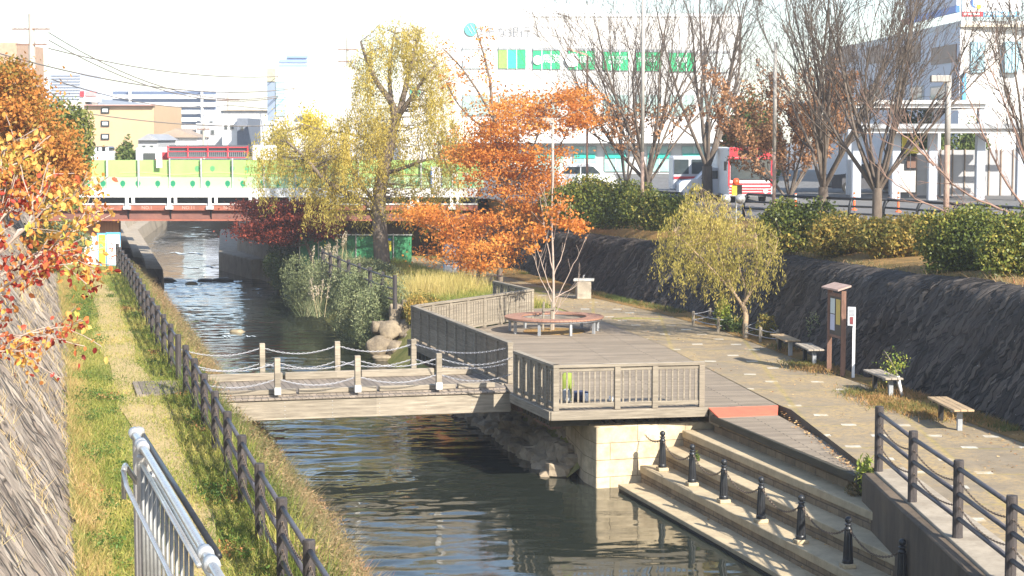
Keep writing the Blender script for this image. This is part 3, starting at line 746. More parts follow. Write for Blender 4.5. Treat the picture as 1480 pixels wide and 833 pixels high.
# retaining wall + concrete strip carrying the right fence
rw = thing('concrete_retaining_wall', 'stained concrete retaining wall cutting off the stone steps at lower right', 'retaining wall', (6, 27, -2.4))
MB().prism([(5.90, 31.15), (5.93, 20), (6.14, 20), (6.11, 31.15)], -2.4, -.02).build('wall', CONCD, rw, bevel=.02)
MB().prism([(6.112, 31.2), (6.142, 20), (7.0, 20), (6.68, 31.5)], -.6, .015).build('coping', CONC, rw, bevel=.01)

# ------------------------------------------------------------------ footbridge
fb = thing('footbridge', 'narrow weathered timber footbridge with white chains crossing the canal', 'footbridge', ST(41.9, 6.3, -1))
S0, S1 = 40.75, 43.45; T0, T1 = 2.95, 10.05
def stp(s, t, z): return ST(s, t, z)
b = MB(); b.prism([tuple(stp(s, t, 0)[:2]) for s, t in ((S0, T0), (S0, T1 + .12), (S1, T1 - .02), (S1, T0))], -.10, -.03); b.build('deck_boards', BRDECK, fb)
for k, (s, nm) in enumerate(((S0 - .12, 'near'), (S1 + .12, 'far'))):
    b = MB(); b.beam(stp(s, T0 + .3, -.33), stp(s, T1 - (.05 if k == 0 else .2), -.33), .16, .44)
    b.build('side_beam', WOODG, fb, bevel=.012)
    b = MB(); b.beam(stp(s, T0 + .25, -.085), stp(s, T1 - .05, -.085), .26, .05); b.build('beam_cap', BRDECK, fb, bevel=.01)
    s2 = S0 + .16 if k == 0 else S1 - .10; z2 = .03 if k == 0 else .06
    for j in range(4):
        ta = T0 + .5 + j * 1.8; tb = min(ta + 1.74, T1 - .35)
        b = MB(); b.beam(stp(s2, ta, z2), stp(s2, tb, z2), .14, .11 if k == 0 else .17); b.build('kerb', WOODG, fb, bevel=.01)
b = MB()
for t in (3.2, 5.0, 6.8, 8.6): b.beam(stp(S0 + .1, t, -.45), stp(S1 - .1, t, -.45), .14, .22)
b.build('cross_beams', BROWNW, fb)
b = MB()
for t in np.arange(T0 + .9, T1, 1.05):
    for z in (-.17, -.26, -.35, -.44, -.5):
        c = stp(S0 - .2, t, z); b.lathe([(.014, 0), (.014, .01)], c, 6)
b.build('bolts', GALV, fb)
PT = [4.75, 6.52, 8.35]
rng = np.random.default_rng(3)
def sag(p, q, dip, n=14):
    p = np.array(p, float); q = np.array(q, float)
    return np.array([p + (q - p) * u - np.array([0, 0, 4 * dip * u * (1 - u)]) for u in np.linspace(0, 1, n)])
def chain(p, q, dip, r, mat, par, link=.045, name='chain', world=True):
    pts = sag(p, q, dip, 40); d = np.r_[0, np.cumsum(np.linalg.norm(np.diff(pts, axis=0), axis=1))]
    n = int(d[-1] / link); b = MB()
    for i in range(n):
        c = np.array([np.interp((i + .5) * link, d, pts[:, k]) for k in range(3)]); c2 = np.array([np.interp(min((i + .5) * link + .01, d[-1]), d, pts[:, k]) for k in range(3)])
        t = nrm(c2 - c); s = nrm(np.cross(t, (0, 0, 1))); u = np.cross(s, t); w = s if i % 2 else u
        h = link * .72
        ring = [c + t * h * math.cos(a) + w * r * 2.0 * math.sin(a) for a in np.linspace(0, 2 * math.pi, 7)[:-1]]
        nn = u if i % 2 else s
        for j in range(6):
            b.tube([ring[j], ring[(j + 1) % 6]], r * .75, 3, cap=False)
    return b.build(name, mat, par, world=world)
tops = {}
for k, s in enumerate((S0 - .16, S1 + .13)):
    for t in PT:
        c = stp(s, t, 0)
        MB().box((c[0], c[1], .42), (.125, .125, .80), R(14)).build('post', WOODG, fb, bevel=.006)
        if k == 0: MB().box((c[0], c[1] - .0, .09), (.14, .14, .16), R(14)).build('post_bracket', GALV, fb)
    ends = [(2.78, k)] + [(t, k) for t in PT]
    L = [stp(s, 2.9, 0)] + [stp(s, t, 0) for t in PT] + ([np.array([C0[0] - .06, C0[1], 0])] if k == 0 else [np.array([R1a[0] - .06, R1a[1], 0])])
    for a, c in zip(L[:-1], L[1:]):
        for z, dip in ((.72, .17), (.36, .17)):
            chain(a + np.array([0, 0, z]), c + np.array([0, 0, z + (.1 if c is L[-1] else 0)]), dip, .0085, CHAIN, fb, link=.06)
# timber mat leading off the bridge on the path
MB().prism([tuple(stp(s, t, 0)[:2]) for s, t in ((S0 + .25, 1.75), (S0 + .25, T0 - .01), (S1 - .2, T0 - .01), (S1 - .2, 1.75))], -.05, .055).build('approach_boards', BRDECK, fb)
mb = MB(); mb.prism([tuple(stp(s, t, 0)[:2]) for s, t in ((S0 + .0, T0 + .9), (S0 + .0, T0 + .0), (S1, T0 + .0), (S1, T0 + .9))], -2, -.11); mb.build('abutment', CONC, fb)

# ------------------------------------------------------------------ imitation-log fences
def log_fence(label, P, group, H=1.1, spacing=None, chains=True, r=.072):
    root = thing('post_and_rail_fence', label, 'fence', P[0], group)
    prof = [(r * 1.05, 0), (r, .05), (r, H - .02), (r * .93, H)]
    for p in P:
        sd_ = rng.uniform(0, 6)
        MB().lathe(prof, (p[0], p[1], p[2]), 12, rf=lambda j: 1 + .045 * math.sin(j * 2.6 + sd_)).build('post', FENCE, root, smooth=False)
    for a, c in zip(P[:-1], P[1:]):
        for z in (H - .12, H - .47, H - .82):
            d = nrm(c - a) * .0
            MB().tube([a + np.array([0, 0, z]), c + np.array([0, 0, z])], .034, 8).build('rail', RAILM, root, smooth=True)
        if chains:
            for z in (H - .28, H - .64): chain(a + np.array([0, 0, z]), c + np.array([0, 0, z]), .13, .007, RCHAIN, root, link=.07)
    return root
ft = lambda s: 2.78 + .03 * math.sin(s * .2)
nearS = [41.05 - 2.55 * i for i in range(0, 12)]
log_fence('dark log-style fence beside the grass path, near stretch between footbridge and steel handrail', [ST(s, ft(s), 0) for s in nearS if s > 14], 'fences along the left bank')
farS = [43.35 + 2.55 * i for i in range(0, 16)]
log_fence('dark log-style fence beside the grass path, far stretch from footbridge to warning board', [ST(s, ft(s), 0) for s in farS], 'fences along the left bank', chains=False)
log_fence('dark log-style fence on the concrete edge at lower right beside the paving', [np.array([x, y, .015]) for x, y in ((6.17, 31.1), (6.17, 28.45), (6.25, 25.85), (6.30, 23.25), (6.4, 20.6))], None)
rb = [(571, 447), (553, 441), (535, 433), (519, 426), (504, 419), (490, 412), (478, 406), (467, 400)]
log_fence('small dark post fence on the right bank beside the big willow', [G(x, y, .0) for x, y in rb], None, chains=False, H=1.12)

# ------------------------------------------------------------------ bollards with chain on the steps
def make_bollard():
    t = thing('bollard', 'x', 'bollard', (0, 0, 0), 'chained bollards on the stone steps')
    fl = lambda j: 1 if j % 2 else .90
    MB().box((0, 0, .035), (.21, .21, .07), R(14)).build('base', TREAD, t, bevel=.01)
    MB().lathe([(.088, .07), (.088, .12), (.078, .14)], (0, 0, 0), 20).build('foot_ring', DARKM, t, smooth=False)
    MB().lathe([(.080, .14), (.062, .60)], (0, 0, 0), 24, rf=fl).build('shaft', DARKM, t)
    MB().lathe([(.05, .60), (.062, .615), (.062, .635), (.045, .65), (.045, .675), (.06, .69), (.06, .70), (.035, .71)], (0, 0, 0), 16).build('collar', DARKM, t, smooth=True)
    MB().lathe([(.004, .705)] + [(.058 * math.sin(a), .765 - .058 * math.cos(a)) for a in np.linspace(.3, math.pi - .05, 9)], (0, 0, 0), 16).build('ball_finial', DARKM, t, smooth=True)
    return t
bx = [(957.3, 681.4), (1000.3, 703.0), (1046, 727.6), (1099.8, 756.3), (1157.4, 786.2), (1225.3, 821.4), (1303, 858)]
blab = ['black fluted bollard nearest the cream stone wall', 'second black fluted bollard from the cream wall', 'third black fluted bollard from the cream wall', 'fourth black fluted bollard, middle of the row on the steps', 'third black bollard from the near end of the row on the steps', 'black bollard next to the nearest one, second from the near end', 'nearest black bollard, its base cut off by the bottom of the picture']
B0 = make_bollard(); BP = []
for i, p in enumerate(bx):
    g = G(p[0], p[1] - 1.0, -1.18); BP.append(g)
    o = B0 if i == 0 else copy_tree(B0); o.location = tuple(g); o['label'] = blab[i]
bpy.context.view_layer.update()
cl = ['between the wall and the second bollard', 'between the second and third bollards', 'between the third and fourth bollards', 'after the fourth bollard', 'before the bollard second from the near end', 'at the near end of the row']
for i in range(6):
    a, c = BP[i] + (0, 0, .62), BP[i + 1] + (0, 0, .62); d = nrm(c - a) * .05
    o = chain(a + d, c - d, .23, .0085, RCHAIN, None, link=.05, name='bollard_chain'); tag(o, 'rusty sagging chain hung ' + cl[i] + ' on the steps', 'chain', 'chains between the bollards')
o = chain(BP[0] + (-.05, 0, .62), (BP[0][0] - .33, 38.47, BP[0][2] + .66), .08, .0085, RCHAIN, None, link=.05, name='bollard_chain'); tag(o, 'short rusty chain hooked from the first bollard to the cream stone wall', 'chain', 'chains between the bollards')

# ------------------------------------------------------------------ ring bench
RC = np.array([1.22, 54.0, 0]); 
rbn = thing('ring_bench', 'round terracotta slatted bench on grey legs encircling the young tree', 'bench', RC)
b = MB(); n = 72
for i in range(n):
    a0 = 2 * math.pi * i / n; a1 = 2 * math.pi * (i + .93) / n
    ri, ro = .95, 1.44
    P = [(ri * math.cos(a0), ri * math.sin(a0)), (ro * math.cos(a0), ro * math.sin(a0)), (ro * math.cos(a1), ro * math.sin(a1)), (ri * math.cos(a1), ri * math.sin(a1))]
    b.prism([(RC[0] + x, RC[1] + y) for x, y in P], .41, .455)
b.build('seat', TERRA, rbn)
b = MB()
for r_ in (1.0, 1.38): b.tube([(RC[0] + r_ * math.cos(a), RC[1] + r_ * math.sin(a), .385) for a in np.linspace(0, 2 * math.pi, 49)], .025, 6)
b.build('frame', GREYM, rbn)
for i in range(9):
    a = 2 * math.pi * (i + .25) / 9
    MB().box((RC[0] + 1.3 * math.cos(a), RC[1] + 1.3 * math.sin(a), .2), (.07, .07, .4), a).build('leg', GREYM, rbn)
mb = MB(); mb.lathe([(.9, .0), (.88, .02), (.3, .05), (.01, .055)], (RC[0], RC[1], 0), 40); struct(mb, 'planting_circle', LITTER)
# stakes tied to the young tree
stk = thing('tree_stakes', 'pair of short pale wooden stakes with a cross tie beside the young tree trunk', 'stakes', RC)
for dx in (-.30, -.06): MB().tube([(RC[0] + dx - .03, RC[1] - .1, 0), (RC[0] + dx, RC[1] - .1, .88)], .035, 8).build('stake', WOODG, stk)
MB().beam((RC[0] - .32, RC[1] - .15, .62), (RC[0] + .05, RC[1] - .15, .7), .06, .06).build('cross_tie', WOODG, stk)

# ------------------------------------------------------------------ drinking fountain
g = G(843, 432, 0); fo = thing('drinking_fountain', 'square grey stone drinking fountain with an overhanging basin slab', 'drinking fountain', g)
MB().box((g[0], g[1], .31), (.50, .45, .62), .1).build('pedestal', CONC, fo, bevel=.02)
MB().prism([(g[0] + x, g[1] + y) for x, y in ((-.36, -.2), (.36, -.24), (.40, .22), (-.32, .26))], .621, .71).build('basin', plain('pale_stone', (.55, .53, .48)), fo, bevel=.02)
MB().tube([(g[0], g[1], .71), (g[0], g[1], .80), (g[0] + .05, g[1], .83)], .02, 6).build('tap', GALV, fo)

# ------------------------------------------------------------------ slat benches
def make_bench(px, far, near, label, tint, first=None):
    c = (far + near) / 2; d = nrm(np.append(near - far, 0)); L = np.linalg.norm(near - far); s = np.array([-d[1], d[0], 0])
    t = thing('park_bench', label, 'bench', (c[0], c[1], 0), 'backless plank benches')
    b = MB()
    for k in (-1, 0, 1):
        o = s * k * .135
        b.beam(np.array([far[0], far[1], .42]) + o, np.array([near[0], near[1], .42]) + o, .125, .04)
    b.build('seat', tint, t, bevel=.006)
    for u in (-.34, .34):
        p = np.array([c[0], c[1], 0]) + d * L * u
        lg = MB(); lg.box((p[0], p[1], .19), (.09, .09, .38), math.atan2(d[1], d[0])); lg.beam(p - s * .17 + (0, 0, .378), p + s * .17 + (0, 0, .378), .06, .04); lg.build('leg', GREYM if u > 0 else DARKM, t)
    return t
GREYW = plain('grey_plank', (.40, .34, .27), (.22, .19, .15), 6, .75, bump=.4, stretch=(4, .6, 1))
for far, near, lab, m in (((8.52, 37.15), (8.62, 35.3), 'tan plank bench nearest the camera, in front of the dark embankment at right', TANW),
                          ((8.06, 41.6), (8.25, 40.0), 'greyish plank bench with a small bound shrub in front of it', GREYW),
                          ((7.36, 47.0), (7.46, 45.5), 'mossy brown plank bench just left of the noticeboard', GREYW),
                          ((7.02, 49.2), (7.20, 47.6), 'brown plank bench beside the low rope fence, farthest of the four by the wall', TANW)):
    make_bench(None, np.array(far), np.array(near), lab, m)
g = G(690, 415, 0); make_bench(None, np.array([g[0] - .6, g[1] + .6]), np.array([g[0] + .9, g[1] - .2]), 'pale grey plank bench under the orange trees beyond the zigzag railing', GREYW)

# ------------------------------------------------------------------ noticeboard and white sign
p0 = G(1205, 540, 0); p1 = G(1222, 545.5, 0)
nbd = thing('noticeboard', 'brown wooden noticeboard with a small roof and pinned notices by the embankment', 'noticeboard', (p0 + p1) / 2)
pA = np.array([7.62, 44.6]); pB = np.array([7.80, 43.75])
Hn = 2.02
for p in (pA, pB): MB().box((p[0], p[1], Hn / 2), (.11, .11, Hn), R(-12)).build('post', BROWNW, nbd, bevel=.006)
d = nrm(np.append(pB - pA, 0)); nn = np.array([d[1], -d[0], 0])  # points to -x (viewer side, left)
if nn[0] > 0: nn = -nn
mid = np.append((pA + pB) / 2, 0); P = lambda u, z, o=0.0: mid + d * u + nn * o + np.array([0, 0, z])
b = MB(); b.beam(P(-.36, 1.40), P(.36, 1.40), .05, .92); b.build('panel', plain('dark_panel', (.07, .06, .05), (.04, .035, .03), 4, .6), nbd)
b = MB(); b.beam(P(-.37, .91), P(.37, .91), .09, .06); b.beam(P(-.37, 1.89), P(.37, 1.89), .09, .06); b.build('frame', BROWNW, nbd)
b = MB(); c0 = P(-.52, 2.04, .02); c1 = P(.54, 2.04, .02)
b.add([c0 + nn * .17 + (0, 0, .02), c1 + nn * .17 + (0, 0, .02), c1 - nn * .16 + (0, 0, .12), c0 - nn * .16 + (0, 0, .12), c0 + nn * .17 + (0, 0, -.02), c1 + nn * .17 + (0, 0, -.02), c1 - nn * .16 + (0, 0, .08), c0 - nn * .16 + (0, 0, .08)], BOXF); b.build('roof', plain('roof_board', (.42, .30, .25), (.3, .2, .16), 4), nbd)
def quad(par, name, u0, u1, z0, z1, mat, o=.03):
    bb = MB(); bb.beam(P((u0 + u1) / 2, (z0 + z1) / 2, o), P((u0 + u1) / 2, (z0 + z1) / 2, o + .004), abs(u1 - u0), z1 - z0); return bb.build(name, mat, par)
PAPER = plain('notice_paper', (.62, .68, .66), (.5, .56, .55), 9, .6, bump=0); PAPB = plain('notice_paper_lilac', (.55, .57, .70), (.45, .48, .6), 9, .6, bump=0); PAPY = plain('notice_yellow', (.66, .48, .10), (.5, .38, .12), 14, .6, bump=0)
quad(nbd, 'notice', -.32, -.04, 1.44, 1.80, PAPER); quad(nbd, 'notice', -.32, -.04, 1.04, 1.42, PAPB); quad(nbd, 'notice', .04, .30, 1.20, 1.80, PAPY)
g = G(1233, 547, 0); ws = thing('sign_post', 'white notice plate on a slim white post beside the wooden noticeboard', 'sign', g)
MB().box((g[0], g[1], .78), (.06, .06, 1.56)).build('pole', WHITE, ws)
MB().box((g[0] - .06, g[1] - .035, 1.46), (.20, .012, .44), R(-38)).build('plate', WHITE, ws)
q_ = np.array([g[0] - .06, g[1] - .035, 1.36]); ax = np.array([math.cos(R(-38)), math.sin(R(-38)), 0]); no = np.array([math.sin(R(-38)), -math.cos(R(-38)), 0])
b = MB(); b.beam(q_ + no * .007, q_ + no * .009, .085, .17); b.build('picture', plain('sign_red', (.5, .1, .1), (.08, .06, .06), 18, .5, bump=0), ws)
b = MB()
for z in (.12, .15, .18, .21, .24): b.beam(q_ + no * .0075 + (0, 0, z), q_ + no * .009 + (0, 0, z), .14, .008)
b.build('lettering', GMARK, ws)

# ------------------------------------------------------------------ low rope fences with plants
def rope_fence(label, pts, H=.42):
    g = [G(x, y, 0) for x, y in pts]; t = thing('rope_fence', label, 'low fence', g[0], 'low rope fences at the foot of the embankment')
    for p in g: MB().lathe([(.045, 0), (.045, H), (.035, H + .02)], p, 8).build('post', WOODG, t)
    for a, c in zip(g, g[1:] + g[:1]):
        for z in (H * .86, H * .45): MB().tube(sag(a + (0, 0, z), c + (0, 0, z), .02, 6), .012, 5).build('rope', CHAIN, t)
rope_fence('low white-roped post enclosure left of the small willow trunk', [(1002, 471), (1038, 480), (1064, 479), (1026, 466)])
rope_fence('low white-roped post enclosure right of the small willow, beside a brown bench', [(1078, 490), (1099, 496), (1124, 500), (1096, 482)])

# ------------------------------------------------------------------ bags in the deck corner
g = G(820, 581, .01) ; bp = thing('backpack', 'yellow-green backpack standing behind the front railing of the deck', 'backpack', g)
LIME = plain('lime_fabric', (.24, .30, .05), (.15, .20, .03), 9, .8)
MB().rock((g[0] + .0, g[1], .44), (.14, .10, .2), 4, amp=.12).build('body', LIME, bp, smooth=True)
MB().rock((g[0] + .01, g[1] - .03, .16), (.13, .1, .16), 7, amp=.15).build('lower_body', plain('grey_fabric', (.35, .38, .42)), bp, smooth=True)
MB().rock((g[0] + .08, g[1] - .09, .24), (.045, .03, .2), 9, amp=.1).build('strap', LIME, bp, smooth=True)
g = G(838, 580, .01); bg = thing('sports_bag', 'navy sports bag with a round white patch lying on the deck behind the railing', 'bag', g)
MB().rock((g[0], g[1] + .05, .12), (.21, .12, .12), 2, amp=.1).build('body', plain('navy_fabric', (.04, .05, .10)), bg, smooth=True)
MB().rock((g[0] + .14, g[1] - .06, .10), (.075, .03, .09), 5, amp=.1).build('patch', plain('white_fabric', (.72, .74, .78)), bg, smooth=True)
g = G(883, 580, .01); o = MB().rock((g[0], g[1], .06), (.05, .04, .07), 11, amp=.15).build('paper_cup', plain('white_fabric', (.72, .74, .78)), None, smooth=True); tag(o, 'small crumpled white cup on the deck behind the front railing', 'cup')

# ------------------------------------------------------------------ stainless handrail in the foreground
hr = thing('steel_handrail', 'stainless steel stair railing with balusters at lower left foreground', 'railing', (-2.5, 13, 1.9))
f0 = D(195, 627, 15.0); f1 = D(297, 800, 11.3); 
dd = nrm(f1 - f0); sl = (f1 - f0)
MB().tube([f0 + dd * -.1, f0, f1, f1 + dd * 1.2], .030, 14).build('top_rail', STEEL, hr, smooth=True)
g0 = D(222, 690, 14.3); g1 = g0 + sl * .95
MB().tube([g0, g1, g1 + dd], .022, 12).build('middle_rail', STEEL, hr, smooth=True)
h0 = D(188, 708, 14.2); h1 = D(240, 820, 11.9); hh = nrm(h1 - h0)
MB().tube([h0 + (-.10, .25, -.12), h0 + (-.10, .25, .10), h0 + (-.03, .02, .02), h1, h1 + hh * 1.5], .019, 12).build('grab_rail', STEEL, hr, smooth=True)
MB().tube([h0 + (-.10, .25, .10), h0 + (-.14, .5, .1), h0 + (-.05, .55, -.05)], .024, 10).build('grab_rail_return', STEEL, hr, smooth=True)
for p, r_, zt in ((f0 + (.02, .05, 0), .05, .02), (D(211, 660, 14.6), .075, -.0)):
    MB().lathe([(r_, 0), (r_, p[2] + zt - 1.6), (r_ * .8, p[2] + zt - 1.58), (.01, p[2] + zt - 1.57)], (p[0], p[1], 1.6), 24).build('post', BSTEEL, hr, smooth=False)
for k, q_ in enumerate((f0, f0 + dd * .45, f0 + dd * .55, f1, f1 + dd * .25, g0)):
    MB().tube([q_ - dd * .05, q_ + dd * .05], .05 if k < 5 else .042, 12).build('rail_joint', GALV, hr, smooth=True)
for k in range(12):
    p = f0 + dd * (.5 + k * .25); MB().tube([(p[0], p[1], 1.9), (p[0], p[1], p[2] - .16)], .014, 8).build('baluster', SLATM, hr, smooth=True)
MB().tube([f0 + dd * .4 + (0, 0, -.15), f0 + dd * 3.6 + (0, 0, -.15)], .02, 8).build('baluster_rail', STEEL, hr, smooth=True)
p = f0 + dd * 2.2 + (.28, .4, 0); MB().tube([f0 + (.055, .05, -.02), f1 + (.075, .05, -.03)], .022, 10).build('outer_rail', DARKM, hr, smooth=True)
ld = thing('stair_landing', 'concrete stair landing below the steel handrail, just under the bottom edge', 'landing', (-2.5, 12, 0))
MB().prism([(-3.6, 15.4), (-2.2, 15.4), (-.6, 10.2), (-2.0, 10.2)], 1.55, 1.9).build('slab', CONC, ld)
MB().prism([(-3.1, 14.6), (-2.6, 14.6), (-1.5, 11), (-2.0, 11)], -.1, 1.549).build('pier', CONC, ld)

# ------------------------------------------------------------------ stones
mb_specs = [(548, 500, .55, .5, .55), (577, 506, .55, .5, .55), (606, 505, .4, .45, .5), (563, 478, .55, .5, .6), (592, 478, .5, .5, .6), (571, 457, .3, .4, .75), (590, 450, .4, .4, .6), (603, 474, .4, .4, .7), (545, 474, .3, .4, .4), (555, 518, .5, .3, .2), (583, 519, .5, .3, .22), (604, 514, .5, .5, .5), (600, 493, .5, .5, .55), (612, 484, .45, .45, .6)]
ROCKM = plain('tan_boulder', (.34, .275, .185), (.13, .10, .07), 2.0, .85, bump=.7, bdist=.04)
pos = ['low pale boulder at the left foot of the pile by the deck', 'rounded boulder at the front middle of the pile by the deck', 'boulder at the front right of the pile touching the deck joists', 'squarish boulder in the middle tier of the pile', 'blocky boulder in the upper right of the middle tier', 'tall narrow stone standing at the top left of the pile', 'upright stone at the top right of the pile below the railing', 'stone wedged under the deck corner', 'stone half hidden by the bank shrub', 'flat stone at the water line left', 'flat stone at the water line right', 'brown stone against the deck joists at the waterline', 'round stone just left of the deck edge', 'upper stone tucked beneath the deck corner joists']
for i, (px, py, a, b_, h) in enumerate(mb_specs):
    z = ZW + (522 - py) * .021 * 1.0; c = G(px, py, z); c[1] -= 0
    o = MB().rock((c[0], c[1], z), (a * .74, b_ * .74, h * .56), i + 3, amp=.26, sub=10).build('boulder', ROCKM if i % 2 else plain('brown_boulder', (.27, .215, .145), (.11, .085, .06), 2.4, .9, bump=.8, bdist=.05), None, smooth=True); tag(o, pos[i], 'boulder', 'boulders beside the deck')
DKR = plain('dark_wet_rock', (.06, .055, .05), (.025, .022, .02), 2, .5, bump=.5)
for i, (px, py, s_, m, lab) in enumerate(((343, 480, .28, plain('yellowish_rock', (.30, .25, .16), (.2, .16, .1), 3), 'small yellowish rock poking out of the rippled water'), (242, 407, .5, DKR, 'low dark rock at the left end of the line of rocks across the canal'), (277, 411, .33, plain('yellowish_rock', (.55, .47, .30)), 'pale rock in the line of rocks across the canal'), (297, 407, .42, DKR, 'dark rounded rock in the middle of the line across the canal'), (322, 407, .55, DKR, 'larger dark rock at the right of the line across the canal'))):
    c = G(px, py, ZW); o = MB().rock((c[0], c[1], ZW), (s_, s_ * .8, s_ * .34), i + 30, amp=.2, sub=8).build('rock', m, None, smooth=True); tag(o, lab, 'rock', 'rocks in the water')
FOAM = plain('white_riffle', (.62, .68, .72), (.35, .42, .46), 6, .4, bump=.5, stretch=(1, 3, 1))
rg = np.random.default_rng(2); nfo = 0
for y0, xa_, xb_, w_ in ((409, 236, 335, .10), (413, 250, 290, .07), (386, 250, 335, .10), (366, 238, 300, .12), (486, 320, 335, .10), (486, 352, 372, .08), (425, 262, 330, .05)):
    nn_ = 16; top = []; bot = []
    for i in range(nn_ + 1):
        x = xa_ + (xb_ - xa_) * i / nn_; c = G(x, y0 + 2.0 * math.sin(i * .9 + y0) * .5 + rg.uniform(-.6, .6), ZW + .022); k = w_ * (c[1] / 50) ** 1.6 * max(.08, math.sin(math.pi * i / nn_)) * rg.uniform(.5, 1.4)
        top.append(c + (0, k, 0)); bot.append(c - (0, k, 0))
    b = MB(); b.grid([bot, top]); o = b.build('foam_streak', FOAM, None, origin=(0, 0, 0)); o['kind'] = 'stuff'; o['label'] = 'thin white riffle of water on the canal'; o['category'] = 'foam'; nfo += 1
# riprap under the deck
rp = thing('riprap_bank', 'tumbled stone riprap bank under the deck and footbridge', 'riprap', ST(42, 10.8, -1.8))
RIP = plain('riprap_stone', (.40, .32, .22), (.20, .155, .105), 1.4, .9, bump=.8, bdist=.05)
b = MB(); k = 0; rg = np.random.default_rng(8)
for s in np.arange(38.6, 52.5, .42):
    for j in range(5):
        t = 10.55 + j * .42 + rg.uniform(-.1, .1); z = ZW - .02 + j * .27 + rg.uniform(-.05, .05)
        p = ST(s + rg.uniform(-.12, .12) + (j % 2) * .2, t, z)
        if p[1] < 38.9 and p[0] > 1.6: continue
        b.rock(p, (rg.uniform(.24, .36), rg.uniform(.26, .44), rg.uniform(.18, .27)), k, sub=6, amp=.38); k += 1
b.build('stones', RIP, rp, smooth=False)
# ------------------------------------------------------------------ temporary road bridge
YB = 87.0
br = thing('road_bridge', 'steel road bridge with red oxide girders and white parapet beam crossing the canal', 'bridge', (-11, YB, 0))
xl = D(70, 300, YB)[0]; xr = D(690, 300, YB)[0]
zz = lambda py: D(400, py, YB)[2]
def bar(x0, x1, y0, y1, z0, z1, name, mat, par=br, bevel=0):
    return MB().box(((x0 + x1) / 2, (y0 + y1) / 2, (z0 + z1) / 2), (abs(x1 - x0), abs(y1 - y0), abs(z1 - z0))).build(name, mat, par, bevel=bevel)
bar(xl, xr, YB + .12, YB + .2, zz(317), zz(304.5), 'girder_web', RUSTD)
bar(xl, xr, YB - .05, YB + .35, zz(319.5), zz(317.2), 'bottom_flange', RUST)
bar(xl, xr, YB - .1, YB + .4, zz(304.2), zz(296.5), 'upper_channel', RUST)
bar(xl, xr, YB - .14, YB + .5, zz(296.3), zz(294.3), 'deck_ledge', CREAMW)
bar(xl, xr, YB + .5, YB + 11, zz(294) + .0, zz(284), 'deck_slab', DARKM)
bar(xl, xr, YB - .2, YB + .3, zz(285.5), zz(272.5), 'parapet_beam', WHITE, bevel=.02)
for k in range(1, 5): bar(xl, xr, YB + k * 2.3, YB + k * 2.3 + .3, zz(317), zz(296), 'inner_girder', RUSTD)
xs = [185, 246, 304.5, 363, 421, 479, 537, 595, 653]
for i, px in enumerate(xs):
    x = D(px, 300, YB)[0]
    MB().box((x, YB - .22, (zz(285) + zz(302)) / 2), (.14, .12, zz(285) - zz(302))).build('bracket_post', WHITE, br)
    MB().box((x, YB - .2, zz(300)), (.34, .14, .16)).build('bracket_foot', WHITE, br)
    MB().box((x + .28, YB - .15, (zz(285) + zz(294)) / 2), (.13, .1, zz(285) - zz(294))).build('bracket_post', WHITE, br)
    MB().add([(x - .03, YB + .12, zz(317)), (x + .03, YB + .12, zz(317)), (x + .03, YB + .12, zz(304.3)), (x - .03, YB + .12, zz(304.3)), (x - .03, YB - .04, zz(304.3)), (x + .03, YB - .04, zz(304.3))], [(0, 1, 2, 3), (3, 2, 5, 4), (0, 4, 5, 1), (0, 3, 4), (1, 5, 2)]).build('stiffener', DARKM, br)
bm_ = MB()
for i, t_ in enumerate(('NO.1', 'NO.1', 'NO.11', 'NO.11', 'NO.12')):
    bm_.text(t_, (D(153 + i * 60, 300.5, YB)[0], YB - .104, zz(300.5)), (1, 0, 0), (0, 0, 1), .22)
bm_.build('lettering', plain('chalk', (.5, .38, .32), (.4, .25, .2), 5), br)
MB().box((D(341, 330, 126)[0], 126, -.2), (.32, .3, .9)).build('quay_post', RUST, br)
for px in (136, 142): 
    x = D(px, 330, YB + 8)[0]; bar(x - .06, x + .06, YB + 7.8, YB + 8.0, -2, zz(319.6), 'pier_post', RUST)
# dark abutment on the right under the bridge and back wall
ab = thing('bridge_abutment', 'dark concrete abutment under the right half of the road bridge', 'abutment', (-5, YB + 6, -2))
MB().prism([(-10.8, YB + 3.5), (-1, YB + 3.0), (-1, YB + 4.2), (-10.8, YB + 4.2)], -2.2, zz(296)).build('wall', CONCD, ab)
MB().prism([(-16.2, 103), (-13.4, 96), (-9.5, 96), (-9.5, 126), (-20.0, 128)], -2.4, -.62).build('quay', CONC, ab, bevel=.05)
ab2 = thing('bridge_abutment', 'orange-brown sheet-piled abutment under the left end of the road bridge', 'abutment', (-20, YB + 3, -2))
MB().prism([(-26, YB + .9), (-18.5, YB + .9), (-18.5, YB + 1.3), (-26, YB + 1.3)], -.2, zz(320)).build('wall', plain('sheet_pile', (.55, .25, .10), (.35, .15, .07), 2, stretch=(6, 6, .3)), ab2)
MB().prism([(-19.95, 90), (-18.9, 90), (-20.6, 99), (-21.8, 99)], -2.3, -.15).build('quay', CONC, ab2, bevel=.05)

